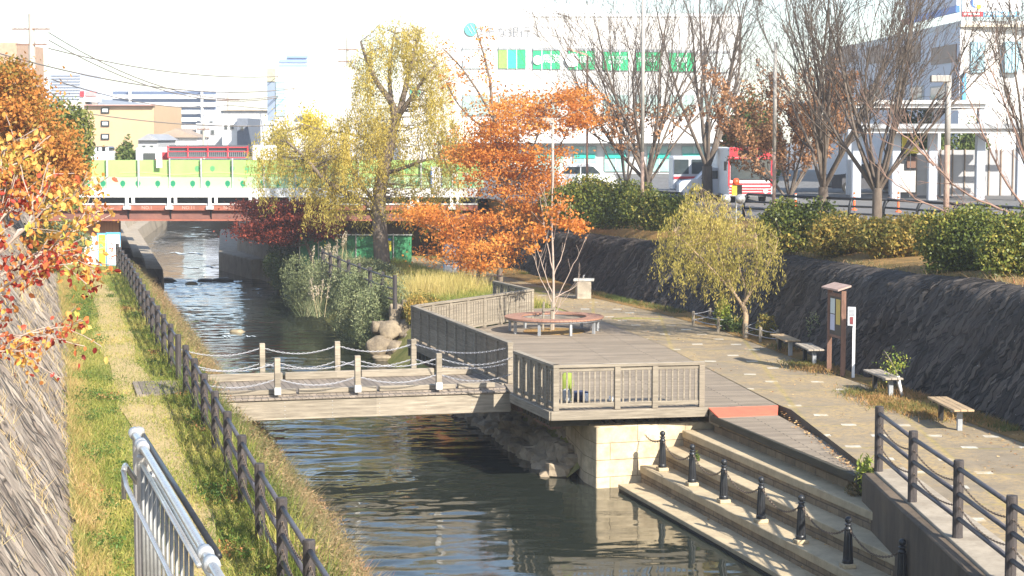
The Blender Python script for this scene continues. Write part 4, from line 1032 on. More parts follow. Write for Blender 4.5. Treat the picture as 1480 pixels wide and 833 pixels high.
# hoarding fence on the bridge
LG = plain('lime_green_panel', (.30, .46, .15), (.25, .40, .12), .4, .5, bump=.0)
PG = plain('pale_green_panel', (.36, .50, .29), (.32, .46, .26), .5, .5, bump=.0)
ho = thing('site_hoarding', 'bright green hoarding fence with tree emblems standing on the road bridge', 'hoarding', (-11, YB + .1, zz(272)))
hx0 = D(110, 250, YB)[0]; hx1 = D(700, 250, YB)[0]
n = 13
for i in range(n):
    x0 = hx0 + (hx1 - hx0) * i / n; x1 = hx0 + (hx1 - hx0) * (i + 1) / n - .03
    bar(x0, x1, YB + .12, YB + .16, zz(256), zz(231.5), 'upper_panel', LG, ho)
    bar(x0, x1, YB + .0, YB + .04, zz(272), zz(256.3), 'lower_panel', PG, ho)
    MB().box((x0 - .015, YB - .04, (zz(272) + zz(229)) / 2), (.06, .06, zz(229) - zz(272))).build('post', GALV, ho)
b = MB(); px = 127; k = 0
def emblem(b, x, z, y, s):
    V = [(x + s * math.cos(a) * .5 * (1 + .06 * math.sin(5 * a)), y, z + s * .6 * math.sin(a)) for a in np.linspace(0, 2 * math.pi, 13)[:-1]]; b.add(V, [tuple(range(12))]); b.box((x, y, z - s * .65), (s * .14, .004, s * .5))
while px < 690:
    e1 = MB(); emblem(e1, D(px, 266, YB)[0], zz(265.5), YB - .006, .24); e1.build('tree_emblem', plain('emblem_green', (.01, .20, .10), (.01, .17, .08)), ho)
    if px > 260: e1 = MB(); emblem(e1, D(px + 6, 244, YB)[0], zz(244), YB + .112, .22); e1.build('tree_emblem', plain('faded_green', (.10, .33, .13)), ho)
    px += 22 if k % 2 == 0 else 28.5; k += 1
e = MB(); zc = zz(251)
for x in np.arange(hx0 + 2, hx1 - .5, .5): e.beam((x, YB + .105, zc + .06 * math.sin(x * 1.7)), (x + .5, YB + .105, zc + .06 * math.sin((x + .5) * 1.7)), .01, .04)
e.build('painted_line', plain('tan_line', (.6, .45, .22)), ho)
x = D(337.5, 215, YB)[0]
ps = D(229, 228, YB - .3); o = MB().box((ps[0], YB - .15, zz(228)), (.27, .04, .95)).build('notice_plate', WHITE, None, bevel=.01); tag(o, 'blank white plate fixed on the top of the green hoarding below the white truck', 'sign')
ps = D(631, 255, YB); bn = thing('banner', 'tall white banner with blue edges on the bridge hoarding behind the willow', 'banner', (ps[0], YB - .15, zz(272)))
MB().box((ps[0], YB - .12, zz(256)), (.44, .03, zz(241) - zz(271))).build('cloth', WHITE, bn)
for dx in (-.24, .24): MB().box((ps[0] + dx, YB - .14, zz(256)), (.035, .02, zz(241) - zz(271))).build('edge_stripe', BLUE, bn)
for px, lab in ((658, 'left of the two small white notices on the green hoarding behind the orange tree'), (673, 'right of the two small white notices on the green hoarding behind the orange tree')):
    p_ = D(px, 258, YB); o = MB().box((p_[0], YB + .08, zz(257)), (.24, .02, .42)).build('small_notice', WHITE, None); tag(o, lab, 'notice')
# under-bridge green panel fence
gp = thing('panel_fence', 'dark green sheet panel fence under the road bridge behind the big willow', 'fence', G(515, 385, -.05))
ga = D(434, 385, 83.5); gb = D(596, 385, 83.5)
GP = plain('green_sheet', (.05, .24, .10), (.035, .15, .07), .9, .45, bump=.05)
for i in range(6):
    x0 = ga[0] + (gb[0] - ga[0]) * i / 6; x1 = ga[0] + (gb[0] - ga[0]) * (i + 1) / 6 - .03
    bar(x0, x1, 83.4, 83.44, -.1, D(500, 339.5, 83.4)[2], 'panel', GP, gp)
    MB().tube([(x0, 83.33, -.1), (x0, 83.33, D(500, 338, 83.4)[2])], .03, 6).build('post', GALV, gp)
bar(ga[0], gb[0], 83.3, 83.36, D(500, 340.5, 83.3)[2], D(500, 338.8, 83.3)[2], 'top_bar', GALV, gp)
p_ = D(562, 350, 83.2); y_ = thing('small_sign', 'small yellow sign with a dark blue top on the green fence beside the willow', 'sign', (p_[0], 83.2, p_[2]))
MB().box((p_[0], 83.25, D(562, 356, 83.2)[2]), (.2, .02, .46)).build('plate', YEL, y_)
MB().box((p_[0], 83.235, D(562, 346.5, 83.2)[2]), (.2, .012, .1)).build('header', BLUE, y_)
# white sign standing under orange tree
p_ = D(652, 397, 78.0); s_ = thing('standing_signboard', 'tall white signboard with blue edges standing in the grass under the orange trees', 'sign', (p_[0], 78, .0))
za, zb = D(652, 397, 78)[2], D(652, 352, 78)[2]
MB().box((p_[0], 78, (za + zb) / 2), (.56, .04, zb - za)).build('board', WHITE, s_)
for dx in (-.3, .3): MB().box((p_[0] + dx, 77.99, (za + zb) / 2), (.05, .05, zb - za)).build('edge', LBLUE, s_)
t_ = MB(); 
for z in (.62, .5): t_.box((p_[0], 77.97, za + (zb - za) * z), (.3, .004, .03))
t_.box((p_[0], 77.97, za + .6), (.1, .004, .12)); t_.build('printing', GMARK, s_)

# ------------------------------------------------------------------ warning boards across the left path
wb = thing('warning_board', 'white and yellow no-entry board with red vertical characters blocking the grass path', 'sign board', G(147, 384, 0))
Yb = 82.2
def wpan(p0, p1, y0, y1, name, mat, dy=0.0, Y=Yb):
    a_ = D(p0, y0, Y); b_ = D(p1, y1, Y)
    return MB().box(((a_[0] + b_[0]) / 2, Y + dy, (a_[2] + b_[2]) / 2), (abs(b_[0] - a_[0]), .02, abs(a_[2] - b_[2]))).build(name, mat, wb)
wpan(122.5, 141, 383, 341.5, 'left_panel', WHITE); wpan(141.2, 153.6, 384, 337, 'middle_panel', LBLUE); wpan(143.2, 152.2, 382, 339.5, 'yellow_face', YEL, -.015)
wpan(153.8, 174, 384, 336, 'right_panel', LBLUE); wpan(155, 173, 383, 339.5, 'white_face', WHITE, -.015)
def vtext(s, px, ys, size, mat, name, Y=Yb - .032):
    b = MB()
    for ch, y in zip(s, ys):
        c = D(px, y, Y); b.text(ch, (c[0], Y, c[2]), (1, 0, 0), (0, 0, 1), size)
    return b.build(name, mat, wb)
vtext('立入禁止', 161, (344.5, 353.5, 362.5, 371.5), .27, RED, 'lettering')
vtext('この先通行', 169.5, (345, 349.5, 354, 358.5, 363), .11, BLUE, 'lettering')
vtext('工事中', 146, (347, 356, 365), .2, TEAL, 'lettering'); vtext('迂回路', 150, (350, 358, 366), .12, TEAL, 'lettering')
b = MB()
for y_2, w_ in ((349, .28), (354, .3), (359, .22)):
    c = D(132, y_2, Yb); b.box((c[0], Yb - .02, c[2]), (w_, .004, .03))
b.build('lettering', GMARK, wb)
c = D(131, 361, Yb); b = MB(); b.tube([(c[0] + .22 * math.cos(a), Yb - .02, c[2] + .07 * math.sin(a)) for a in np.linspace(math.pi, 2 * math.pi, 9)], .008, 4); b.build('printed_arc', RED, wb)
for px in (124, 148, 173): 
    c = D(px, 384, Yb + .1); MB().tube([(c[0], Yb + .06, -.05), (c[0], Yb + .06, 1.3)], .025, 6).build('post', GALV, wb)
gh = thing('panel_fence', 'light green sheet fence closing the foot of the slope left of the warning boards', 'fence', D(110, 378, 82.6))
a_ = D(90, 380, 82.8); b_ = D(122, 330, 82.8)
bar(a_[0], b_[0], 82.75, 82.8, -.1, b_[2], 'panel', PG, gh)

# ------------------------------------------------------------------ roadside guard rail (right)
gr = thing('guard_rail', 'dark three-bar pedestrian guard rail with curved posts along the street behind the shrubs', 'guard rail', FL[4])
Hh = .86
def gpost(p, d, par):
    s = np.array([-d[1], d[0], 0.0])
    pts = [p, p + (0, 0, .45), p + (0, 0, .62) + s * .02, p + (0, 0, .76) + s * .08, p + (0, 0, Hh) + s * .20]
    MB().tube(pts, [.055, .05, .05, .05, .045], 8).build('post', DARKM, par, smooth=True)
GF = FL
segs = [(GF[0], GF[1]), (GF[2], GF[3]), (GF[3], GF[4]), (GF[4], GF[5]), (GF[5], GF[6]), (GF[6], GF[7]), (GF[7], GF[8])]
for a, c in segs:
    d = nrm(c - a); s = np.array([-d[1], d[0], 0]); n = max(2, int(np.linalg.norm(c - a) / 2.0))
    for i in range(n + 1): gpost(a + (c - a) * i / n + (0, 0, 0), d, gr)
    for z, o, r_ in ((Hh - .01, .17, .045), (.60, .05, .035), (.36, .04, .035)):
        MB().tube([a + s * o + (0, 0, z), c + s * o + (0, 0, z)], r_, 8).build('rail', DARKM, gr, smooth=True)

# ------------------------------------------------------------------ far buildings
def bx(par, name, px0, px1, py0, py1, Y, dep, mat, bevel=0, dz=0):
    a = D(px0, py1, Y); c = D(px1, py0, Y)
    return MB().box(((a[0] + c[0]) / 2, Y + dep / 2, (a[2] + c[2]) / 2), (abs(c[0] - a[0]), dep, abs(c[2] - a[2]))).build(name, mat, par, bevel=bevel)
def bld(name, label, cat, px, py, Y, group=None):
    p = D(px, py, Y); return thing(name, label, cat, (p[0], Y, max(p[2], 0)), group)
zb_ = lambda Y: 200 + (ZC - ZS) * F / Y      # image row where the street meets depth Y
# bank
bk_ = bld('bank_building', 'large white bank building with green film windows and a grey sign behind the orange trees', 'building', 850, 250, 150)
Y = 150
MB().box(((D(578, 0, Y)[0] + D(1071, 0, Y)[0]) / 2, Y + 4, (ZS + D(0, 22, Y)[2]) / 2), (D(1071, 0, Y)[0] - D(578, 0, Y)[0], 8, D(0, 22, Y)[2] - ZS)).build('wall', CREAMW, bk_)
bx(bk_, 'parapet', 577, 1072, 20, 24, Y - .1, 8.2, WHITE)
bx(bk_, 'roof_plant', 724, 868, 6, 19.5, Y + 1, 5, WHITE); bx(bk_, 'chimney', 636, 651, -15, 19.5, Y + 2, 1.0, GREYM)
def win(par, x0, x1, y0, y1, Y, panes, gl, fr=GREYM, text=None):
    f = bx(par, 'window', x0, x1, y0, y1, Y - .08, .10, fr); n = panes
    for i in range(n):
        a = x0 + (x1 - x0) * i / n + .5; c = x0 + (x1 - x0) * (i + 1) / n - .5
        b = D(a, y1 - 1.0, Y - .12); e = D(c, y0 + 1.0, Y - .12)
        MB().box(((b[0] + e[0]) / 2, Y - .10, (b[2] + e[2]) / 2), (e[0] - b[0], .06, e[2] - b[2])).build('pane', gl[i % len(gl)], f)
    for i in range(1, n):
        a = x0 + (x1 - x0) * i / n; b = D(a, y1, Y); e = D(a, y0, Y)
        MB().box((b[0], Y - .14, (b[2] + e[2]) / 2), (.05, .06, e[2] - b[2])).build('mullion', WHITE, f)
    return f
MINT = plain('mint_film', (.05, .55, .32), (.04, .5, .3), 2, .3, bump=0)
PALEG = plain('pale_window', (.55, .60, .58), (.45, .5, .48), .6, .2, bump=0)
AQ = plain('grey_green_glass', (.30, .40, .37), (.22, .30, .28), .5, .15, bump=0)
W1 = [(668, 708, 68), (720, 760, 68), (770, 809.5, 69), (821, 860, 69.5), (871, 908, 71), (919, 956, 71.5), (967, 1004, 72.5), (1016, 1053, 73.5)]
for i, (a, c, y) in enumerate(W1):
    gl = [PALEG] if i in (0, 7) else ([plain('olive_film', (.25, .45, .10)), MINT, GRNW] if i == 1 else [GRNW])
    f = win(bk_, a, c, y, y + 32, Y, 3, gl)
    bx(f, 'shade_band', a + .5, c - .5, y + .6, y + 4, Y - .18, .03, GREYM)
tx = MB()
def wtext(s, px, py, size): 
    c = D(px, py, Y - .3); tx.text(s, (c[0], Y - .2, c[2]), (1, 0, 0), (0, 0, 1), size, ext=.0)
wtext('馬渕', 797, 86, .75); wtext('個別', 848, 87, .6); wtext('小学生 中学生', 890, 84, .30); wtext('個別指導', 890, 90, .30); wtext('馬渕個別', 937, 87, .42); wtext('教室', 985, 87, .5)
tx.build('window_lettering', WHITE, bk_)
def disc(par, px, py, Y, r, mat, name, th=.06, n=28):
    c = D(px, py, Y); b = MB(); V = [(c[0] + r * math.cos(a), Y, c[2] + r * math.sin(a)) for a in np.linspace(0, 2 * math.pi, n + 1)[:-1]]; V2 = [(x, Y - th, z) for x, y, z in V]
    b.add(V + V2, [tuple(range(n)), tuple(range(n, 2 * n))] + [(i, (i + 1) % n, n + (i + 1) % n, n + i) for i in range(n)]); return b.build(name, mat, par)
disc(bk_, 777 + 0, 87, Y - .2, .36, WHITE, 'emblem'); disc(bk_, 827, 87, Y - .2, .55, WHITE, 'emblem')
tsg = MB(); c = D(726, 47, Y); tsg.text('りそな銀行', (c[0], Y - .1, c[2]), (1, 0, 0), (0, 0, 1), .92, ext=.0); tsg.build('sign_lettering', GMARK, bk_)
AQL = plain('aqua_sign', (.12, .60, .50), (.10, .55, .46), 1, .4, bump=0)
for px, py, r_, m in ((681, 42.5, .52, AQL), (600, 133, .42, TEAL)):
    dsk = disc(bk_, px, py, Y - .1, r_, m, 'round_logo'); c = D(px, py, Y)
    b = MB(); b.beam((c[0] - r_ * .55, Y - .18, c[2] + r_ * .45), (c[0] + r_ * .15, Y - .18, c[2] - r_ * .75), .02, r_ * .22, up=(0, 1, 0)); b.beam((c[0] - r_ * .15, Y - .18, c[2] + r_ * .75), (c[0] + r_ * .55, Y - .18, c[2] - r_ * .45), .02, r_ * .22, up=(0, 1, 0)); b.build('logo_stroke', WHITE, dsk)
for a, c in ((668, 708), (720, 760), (771, 809), (822, 860), (872, 908), (920, 956), (968, 1004), (1016, 1053)): win(bk_, a, c, 137, 168, Y, 2, [AQ])
for a, c in ((690, 740), (770, 815), (828, 862), (873, 906), (935, 970), (985, 1020), (1032, 1060)):
    f = win(bk_, a, c, 211, 249, Y, 2, [plain('shop_glass', (.22, .42, .38), (.4, .5, .46), 1.5, .15, bump=0)]); bx(f, 'green_sign', a + 2, c - 2, 222, 229, Y - .2, .04, TEAL)
bx(bk_, 'canopy', 650, 1065, 203, 207, Y - 1.5, 1.5, WHITE)

# grey department building on the right with rooftop billboard
rt = bld('terminal_building', 'tall grey and white building with square brown windows and a rooftop billboard on the right', 'building', 1340, 250, 125)
GB = plain('shaded_side_grey', (.56, .57, .62), (.50, .51, .56), .5, .7, bump=.0)
def bo(px, py, Y): return D(px, py, Y)
c0 = D(1390, 0, 112); l0 = D(1195, 0, 150); 
zt = D(0, 30, 112)[2]
pl = [tuple(c0[:2]), (c0[0] + 24, c0[1] + 3.0), (c0[0] + 24, c0[1] + 50), tuple(l0[:2])]
MB().prism(pl, ZS, zt, ).build('wall', CREAMW, rt)
# side cladding panel proud of the wall, its blue-grey painting in the shade
def onside(u, z, o=.05):  # u 0..1 from far left to corner
    d = nrm(np.append(c0[:2] - l0[:2], 0)); nn_ = np.array([d[1], -d[0], 0]); 
    if nn_[1] > 0: nn_ = -nn_
    p = l0[:2] + (c0[:2] - l0[:2]) * u; return np.array([p[0], p[1], z]) + nn_ * o
def sidepan(par, name, u0, u1, z0, z1, o0, o1, mat):
    V = [onside(u0, z0, o0), onside(u1, z0, o0), onside(u1, z1, o0), onside(u0, z1, o0), onside(u0, z0, o1), onside(u1, z0, o1), onside(u1, z1, o1), onside(u0, z1, o1)]
    return MB().add(V, [(0, 1, 2, 3), (4, 7, 6, 5), (0, 4, 5, 1), (1, 5, 6, 2), (2, 6, 7, 3), (3, 7, 4, 0)]).build(name, mat, par)
sidepan(rt, 'shade_overlay', .0, 1, ZS, zt - .4, .01, .06, GB)
def uz(px, py):
    # invert onto side wall
    r_ = ray(px, 200)[:1] / ray(px, 200)[1:2]; k = float(r_[0]); dx = c0[0] - l0[0]; dy = c0[1] - l0[1]
    u = (k * l0[1] - l0[0]) / (dx - k * dy); p = l0[:2] + (c0[:2] - l0[:2]) * u; return u, ZC + (200 - py) * p[1] / F
BRW = plain('brown_panel', (.20, .11, .075), (.14, .08, .06), 1.5, .5, bump=0)
for a, c in ((1208, 1232), (1252, 1276), (1297, 1330), (1346, 1382)):
    u0, _ = uz(a, 80); u1, _ = uz(c, 80); _, z1 = uz((a + c) / 2, 68); _, z0 = uz((a + c) / 2, 93); f = sidepan(rt, 'window', u0, u1, z0, z1, .06, .12, BRW)
for a, c in ((1205, 1232), (1262, 1280), (1315, 1336), (1345, 1370)):
    u0, _ = uz(a, 80); u1, _ = uz(c, 80); _, z1 = uz((a + c) / 2, 125); _, z0 = uz((a + c) / 2, 145); f = sidepan(rt, 'window', u0, u1, z0, z1, .06, .10, GREYM); sidepan(f, 'pane', u0 + .01, u1 - .01, z0 + .1, z1 - .1, .101, .13, GLASS)
Y = 111.8
for a, c in ((1403, 1424), (1452, 1476)): f = bx(rt, 'window', a, c, 60, 105, Y + .15, .4, BGLASS); bx(f, 'mullion', (a + c) / 2 - .4, (a + c) / 2 + .4, 60, 105, Y + .05, .08, WHITE)
bx(rt, 'cornice', 1388, 1500, 36, 39, Y, .5, plain('tan_trim', (.6, .52, .4))); bx(rt, 'column', 1391, 1397, 106, 150, Y, .5, LBLUE)
# billboard
bb = thing('billboard', 'rooftop billboard with blue crescent and yellow mark above blue and red bands', 'billboard', (c0[0] + 5, c0[1], zt))
bx(bb, 'face', 1391, 1475, -40, 17, Y, .3, WHITE)
zq1 = ZC + (200 + 40) * 112 / F; zq0 = ZC + (200 - 20) * 112 / F
sidepan(bb, 'side_face', .68, 1, zq0 + .4, zq1, .1, .3, plain('pale_lilac_panel', (.55, .56, .64), (.5, .5, .58), .5, .6, bump=0))
bx(bb, 'red_band', 1391, 1421, 17, 24, Y - .05, .3, RED); bx(bb, 'blue_band', 1421.3, 1472, 17, 24, Y - .05, .3, LBLUE)
b = MB()
for x in np.arange(1395, 1419, 6): c = D(x, 20.5, Y); b.box((c[0], Y - .07, c[2]), (.18, .02, .13))
for x in np.arange(1425, 1470, 5): c = D(x, 20.5, Y); b.box((c[0], Y - .07, c[2]), (.15, .02, .17))
b.build('band_lettering', WHITE, bb)
sidepan(bb, 'blue_band', .72, 1, zq0 + .0, zq0 + .38, .12, .34, BLUE); sidepan(bb, 'red_band', .66, .718, zq0 + .0, zq0 + .38, .12, .34, RED)
def crescent(par, px, py, Y, r, mat, sgn):
    c = D(px, py, Y); n = 12; A = [(c[0] + r * math.cos(a), c[2] + r * math.sin(a)) for a in np.linspace(math.pi / 2, 3 * math.pi / 2, n)]; B = [(c[0] + r * .55 * math.cos(a) + .0, c[2] + r * .95 * math.sin(a)) for a in np.linspace(math.pi / 2, 3 * math.pi / 2, n)]
    V = [(x, Y - .03, z) for x, z in A + B[::-1]]; b = MB(); b.add(V, [tuple(range(2 * n))]); return b.build('crescent_mark', mat, par)
crescent(bb, 1411, 3, Y, .35, BLUE, 1); disc(bb, 1415, 10, Y - .02, .14, YEL, 'yellow_mark', .02, 10)
b = MB()
for k, x in enumerate((1430, 1436, 1442, 1448, 1454, 1460)): c = D(x, 7, Y); b.box((c[0], Y - .02, c[2]), (.12, .02, .25)); 
b.build('faint_lettering', plain('faint_letter', (.6, .6, .62)), bb)
# bus terminal canopies
for lab, y0, y1, pxa, pxb, Yc, dep in (('upper flat white canopy with ribbed underside behind the bare trees', 145, 150, 1172, 1432, 92, 9), ('lower flat grey canopy at the right edge, carried by grey columns', 179, 186, 1238, 1520, 84, 7)):
    cn = bld('bus_canopy', lab, 'canopy', (pxa + pxb) / 2, 250, Yc, None)
    bx(cn, 'roof', pxa, pxb, y0, y1, Yc, dep, plain('canopy_white', (.55, .55, .53)) if y0 < 160 else GREYM)
    for k in range(9):
        yy = Yc + .3 + k * dep / 9; a = D(pxa + 8, 150, yy)[0]; c = D(pxb - 8, 150, yy)[0]; zr_ = D(0, y1, Yc)[2]
        MB().box(((a + c) / 2, yy, zr_ - .1), (c - a, .18, .2)).build('rib', CREAMW, cn)
    for px in ((1230, 1292, 1353, 1418) if y0 < 160 else (1238, 1295, 1348, 1417, 1476)):
        x = D(px, 200, Yc + 1.5)[0]; MB().box((x, Yc + 1.5, (ZS + D(0, y1, Yc)[2]) / 2), (.40, .40, D(0, y1, Yc)[2] - ZS)).build('column', plain('pale_blue_grey', (.42, .45, .50), (.37, .40, .45), 1, .5, bump=0), cn, bevel=.03)
pf = bld('site_fence', 'tall pale grey panel fence across the bus terminal on the right', 'fence', 1370, 290, 93)
xa = D(1325, 200, 93)[0]; 
for i in range(26):
    x = xa + i * .60; 
    MB().box((x + .29, 93 + i * .0, (ZS + D(0, 217, 93)[2]) / 2), (.56, .05, D(0, 217, 93)[2] - ZS)).build('panel', plain('grey_panel', (.34, .34, .35), (.29, .29, .30), .7, .5, bump=0), pf)
    MB().box((x, 92.95, (ZS + D(0, 215.5, 93)[2]) / 2), (.05, .08, D(0, 215.5, 93)[2] - ZS)).build('post', plain('brown_metal', (.25, .19, .14)), pf)
lo = bld('low_wall_hut', 'low white rendered hut with a dark brown shutter left of the grey panel fence', 'hut', 1305, 280, 96)
bx(lo, 'wall', 1290, 1332, 232, 278, 96, 4, CREAMW); bx(lo, 'shutter', 1311, 1328, 226, 243, 95.8, .2, BRW)
ys_ = bld('parking_sign', 'yellow square sign with a pink number plate under the canopy', 'sign', 1315, 240, 88)
bx(ys_, 'plate', 1304, 1328, 197, 222, 88, .1, YEL); bx(ys_, 'number_plate', 1311, 1319, 203, 215, 87.9, .08, WHITE); bx(ys_, 'pole', 1315, 1316.3, 222.3, 285, 88, .08, GALV)
c = D(1315, 209, 87.8); MB().text('51', (c[0], 87.85, c[2]), (1, 0, 0), (0, 0, 1), .3, ext=0).build('lettering', RED, ys_)
bs = bld('shop_building', 'low cream shop building behind the grey panel fence at far right', 'building', 1420, 230, 130)
bx(bs, 'wall', 1285, 1520, 192, 230, 130, 8, plain('beige_wall', (.66, .55, .40), (.6, .5, .36), 1))
bx(bs, 'window', 1410, 1450, 202, 214, 129.8, .2, BGLASS); disc(bs, 1441, 205, 129.7, .45, LBLUE, 'round_sign'); bx(bs, 'small_sign', 1372, 1390, 193, 199, 129.8, .1, BLUE)

# left and centre distance
ap = bld('apartment_building', 'tan brick apartment block with a dark roof and three stacked windows on the left', 'building', 160, 225, 190)
TAN = plain('tan_brick', (.50, .35, .20), (.45, .31, .18), .6, .8, bump=.1)
Y = 190
bx(ap, 'wall', 123, 222, 152, 226, Y, 16, TAN); bx(ap, 'side_wing', 90, 122.6, 147, 226, Y + 3, 12, plain('grey_brown_wall', (.48, .42, .36), (.4, .35, .3), .5))
MB().add([D(141, 152, Y - .5), D(222, 152.5, Y - .5), D(205, 149.5, Y + 10), D(145, 143, Y + 10)], [(0, 1, 2, 3)]).build('roof', GREYM, ap)
bx(ap, 'eaves', 118, 223, 151.3, 152.6, Y - .6, 1, plain('pink_trim', (.6, .35, .3)), 0)
for y in (155.5, 174.5, 193.5, 212): f = bx(ap, 'window', 146, 157.5, y, y + 8.5, Y - .15, .2, BLACK); bx(f, 'pane', 148, 155.5, y + 1.8, y + 6.7, Y - .25, .1, PALEG)
for y in (153, 171, 190):
    for x in (98, 108): f = bx(ap, 'window', x, x + 8, y, y + 7, Y + 2.8, .2, BLACK); bx(f, 'pane', x + 1, x + 4, y + 1, y + 6, Y + 2.7, .1, PALEG)
rs = bld('rooftop_sign', 'small white and red sign box on top of the tan apartment block', 'sign', 128, 150, 195); bx(rs, 'box', 115, 140, 137, 147, 193, 2, WHITE); bx(rs, 'red_panel', 115.5, 121, 132, 140, 192.8, .2, RED); bx(rs, 'red_panel', 124, 139, 132.5, 139, 192.8, .2, plain('pink_red', (.75, .3, .3)))
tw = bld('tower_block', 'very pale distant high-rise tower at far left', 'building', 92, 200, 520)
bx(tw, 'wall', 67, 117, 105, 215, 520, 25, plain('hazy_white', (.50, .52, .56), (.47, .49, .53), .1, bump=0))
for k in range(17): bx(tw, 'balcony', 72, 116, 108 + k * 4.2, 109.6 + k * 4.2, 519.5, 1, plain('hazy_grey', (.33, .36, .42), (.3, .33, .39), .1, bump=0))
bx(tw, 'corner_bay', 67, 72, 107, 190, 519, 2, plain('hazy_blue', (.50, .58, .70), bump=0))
lf = bld('long_apartment_block', 'long white apartment block with blue-grey balcony bands in the distance', 'building', 230, 200, 330)
Y = 330
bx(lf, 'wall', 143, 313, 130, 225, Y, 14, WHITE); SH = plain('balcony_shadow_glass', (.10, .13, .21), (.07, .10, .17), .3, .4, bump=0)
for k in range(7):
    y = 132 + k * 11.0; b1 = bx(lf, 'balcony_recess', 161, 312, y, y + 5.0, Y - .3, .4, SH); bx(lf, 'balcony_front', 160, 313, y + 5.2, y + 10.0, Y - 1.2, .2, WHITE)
bx(lf, 'stair_tower', 144, 160, 129, 225, Y - 2, 3, plain('pale_blue_wall', (.55, .62, .74))); 
for x in (187, 291): bx(lf, 'pier', x, x + 2, 128, 200, Y - 1.6, .4, WHITE)
# small houses
def house(label, x0, x1, y0, y1, Y, wall, roofm, wins=((.3, .4),), pitch=6):
    h = bld('house', label, 'house', (x0 + x1) / 2, 226, Y); bx(h, 'wall', x0, x1, y0, y1, Y, 8, wall)
    if pitch:
        a, c = D(x0 - 2, y0, Y - .4), D(x1 + 2, y0, Y - .4); m = (a + c) / 2; hgt = pitch * Y / F
        MB().add([a, c, (m[0], m[1], m[2] + hgt), a + (0, 9, 0), c + (0, 9, 0), (m[0], m[1] + 9, m[2] + hgt)], [(0, 1, 2), (3, 5, 4), (0, 2, 5, 3), (1, 4, 5, 2), (0, 3, 4, 1)]).build('roof', roofm, h)
    for u, v in wins:
        x = x0 + (x1 - x0) * u; y = y0 + (y1 - y0) * v; f = bx(h, 'window', x, x + 5, y, y + 7, Y - .1, .15, GREYM); bx(f, 'pane', x + .8, x + 4.2, y + 1, y + 6, Y - .15, .1, GLASS)
    return h
BR_ = plain('brown_roof', (.36, .28, .21), (.28, .22, .17), .8); GR_ = plain('grey_roof', (.30, .31, .33), (.24, .25, .27), .8)
house('small grey house with twin dormers in front of the tan apartment block', 200, 228, 203, 226, 150, plain('grey_wall', (.45, .46, .47)), GR_, ((.2, .3), (.6, .3)), 9)
house('white gabled house with a brown roof left of the red caged truck', 222, 286, 199, 226, 160, WHITE, BR_, ((.15, .4),), 13)
house('grey two-storey house behind the red caged truck', 284, 322, 178, 226, 165, plain('grey_wall', (.45, .46, .47)), GR_, ((.15, .2), (.55, .2), (.3, .55)), 0)
house('white box house with tall dark windows right of centre distance', 322, 343, 175, 226, 158, WHITE, GR_, ((.1, .1), (.5, .1)), 0)
house('dark slate-coloured narrow house in the distance', 343, 358, 171, 226, 157, plain('slate_wall', (.16, .18, .22)), GR_, ((.3, .2),), 0)
house('long low house with a metal roof behind the narrow houses', 320, 392, 160, 226, 185, plain('light_grey_wall', (.6, .6, .6)), plain('tan_roof_edge', (.5, .4, .3)), (), 2)
house('pale blue-sided house behind the utility poles', 296, 330, 162, 226, 200, plain('pale_blue_wall', (.55, .62, .74)), GR_, ((.2, .2),), 0)
house('brown wooden building at the left edge behind the orange tree', 0, 24, 62, 226, 140, plain('brown_siding', (.45, .30, .2)), GR_, (), 0)
off = bld('office_building', 'white office building with a blue-glass corner left of the big willow', 'building', 440, 226, 145)
Y = 145
bx(off, 'wall', 397, 512, 97, 226, Y, 6, CREAMW); bx(off, 'corner_tower', 386, 397, 99, 118, Y - .3, 6, plain('olive_panel', (.42, .40, .28))); bx(off, 'dark_glazing', 386.5, 397, 118.2, 175, Y - .2, 5, plain('slate_glass', (.22, .27, .36), (.17, .22, .3), .4, .2, bump=0))
f = bx(off, 'glazing', 399, 412, 118, 168, Y - .1, .3, BGLASS)
for k in range(6): bx(f, 'mullion', 399, 412, 118 + k * 8, 118.8 + k * 8, Y - .16, .1, WHITE)
bx(off, 'shop_window', 434, 450, 180, 188, Y - .1, .2, GREYM); bx(off, 'ledge', 430, 452, 166, 168, Y - .6, .5, GREYM)
bl = bld('office_building', 'distant blue-topped tower behind the white office building', 'building', 430, 200, 420)
bx(bl, 'wall', 403, 450, 88, 215, 420, 20, WHITE)
for y in (80, 86.5, 93, 99): bx(bl, 'window_band', 414 if y < 85 else 404, 444, y, y + 3.6, 419.5, 1, plain('bright_blue_glass', (.25, .38, .70), (.2, .32, .62), .1, .3, bump=0))
bx(bl, 'roof_block', 414, 444, 79, 87.9, 420.6, 8, plain('pale_blue_wall', (.55, .62, .74)))

# utility poles and lines
def upole(label, px, ytop, Y, r=.17, arms=((0, 1.6),), tr=False):
    top = D(px, ytop, Y); t = thing('utility_pole', label, 'utility pole', (top[0], Y, ZS))
    MB().lathe([(r, 0), (r * .65, top[2] - ZS)], (top[0], Y, ZS), 10).build('pole', plain('pole_concrete', (.42, .38, .32), (.32, .29, .25), 2), t)
    for dz, w in arms:
        z = top[2] - dz; MB().box((top[0], Y - .12, z), (w, .08, .08)).build('cross_arm', BROWNW, t)
        for sx in (-.42, -.15, .15, .42): MB().lathe([(.05, 0), (.06, .1), (.03, .18)], (top[0] + sx * w, Y - .12, z + .04), 6).build('insulator', GALV, t)
    if tr: MB().lathe([(.25, 0), (.27, .05), (.27, .7), (.2, .75)], (top[0] + .45, Y, top[2] - 2.6), 12).build('transformer', GREYM, t)
    return top
p1 = upole('concrete utility pole with brown cross arms at upper left above the orange tree', 45, 20, 110, .27, ((.9, 2.2), (1.8, 1.8)))
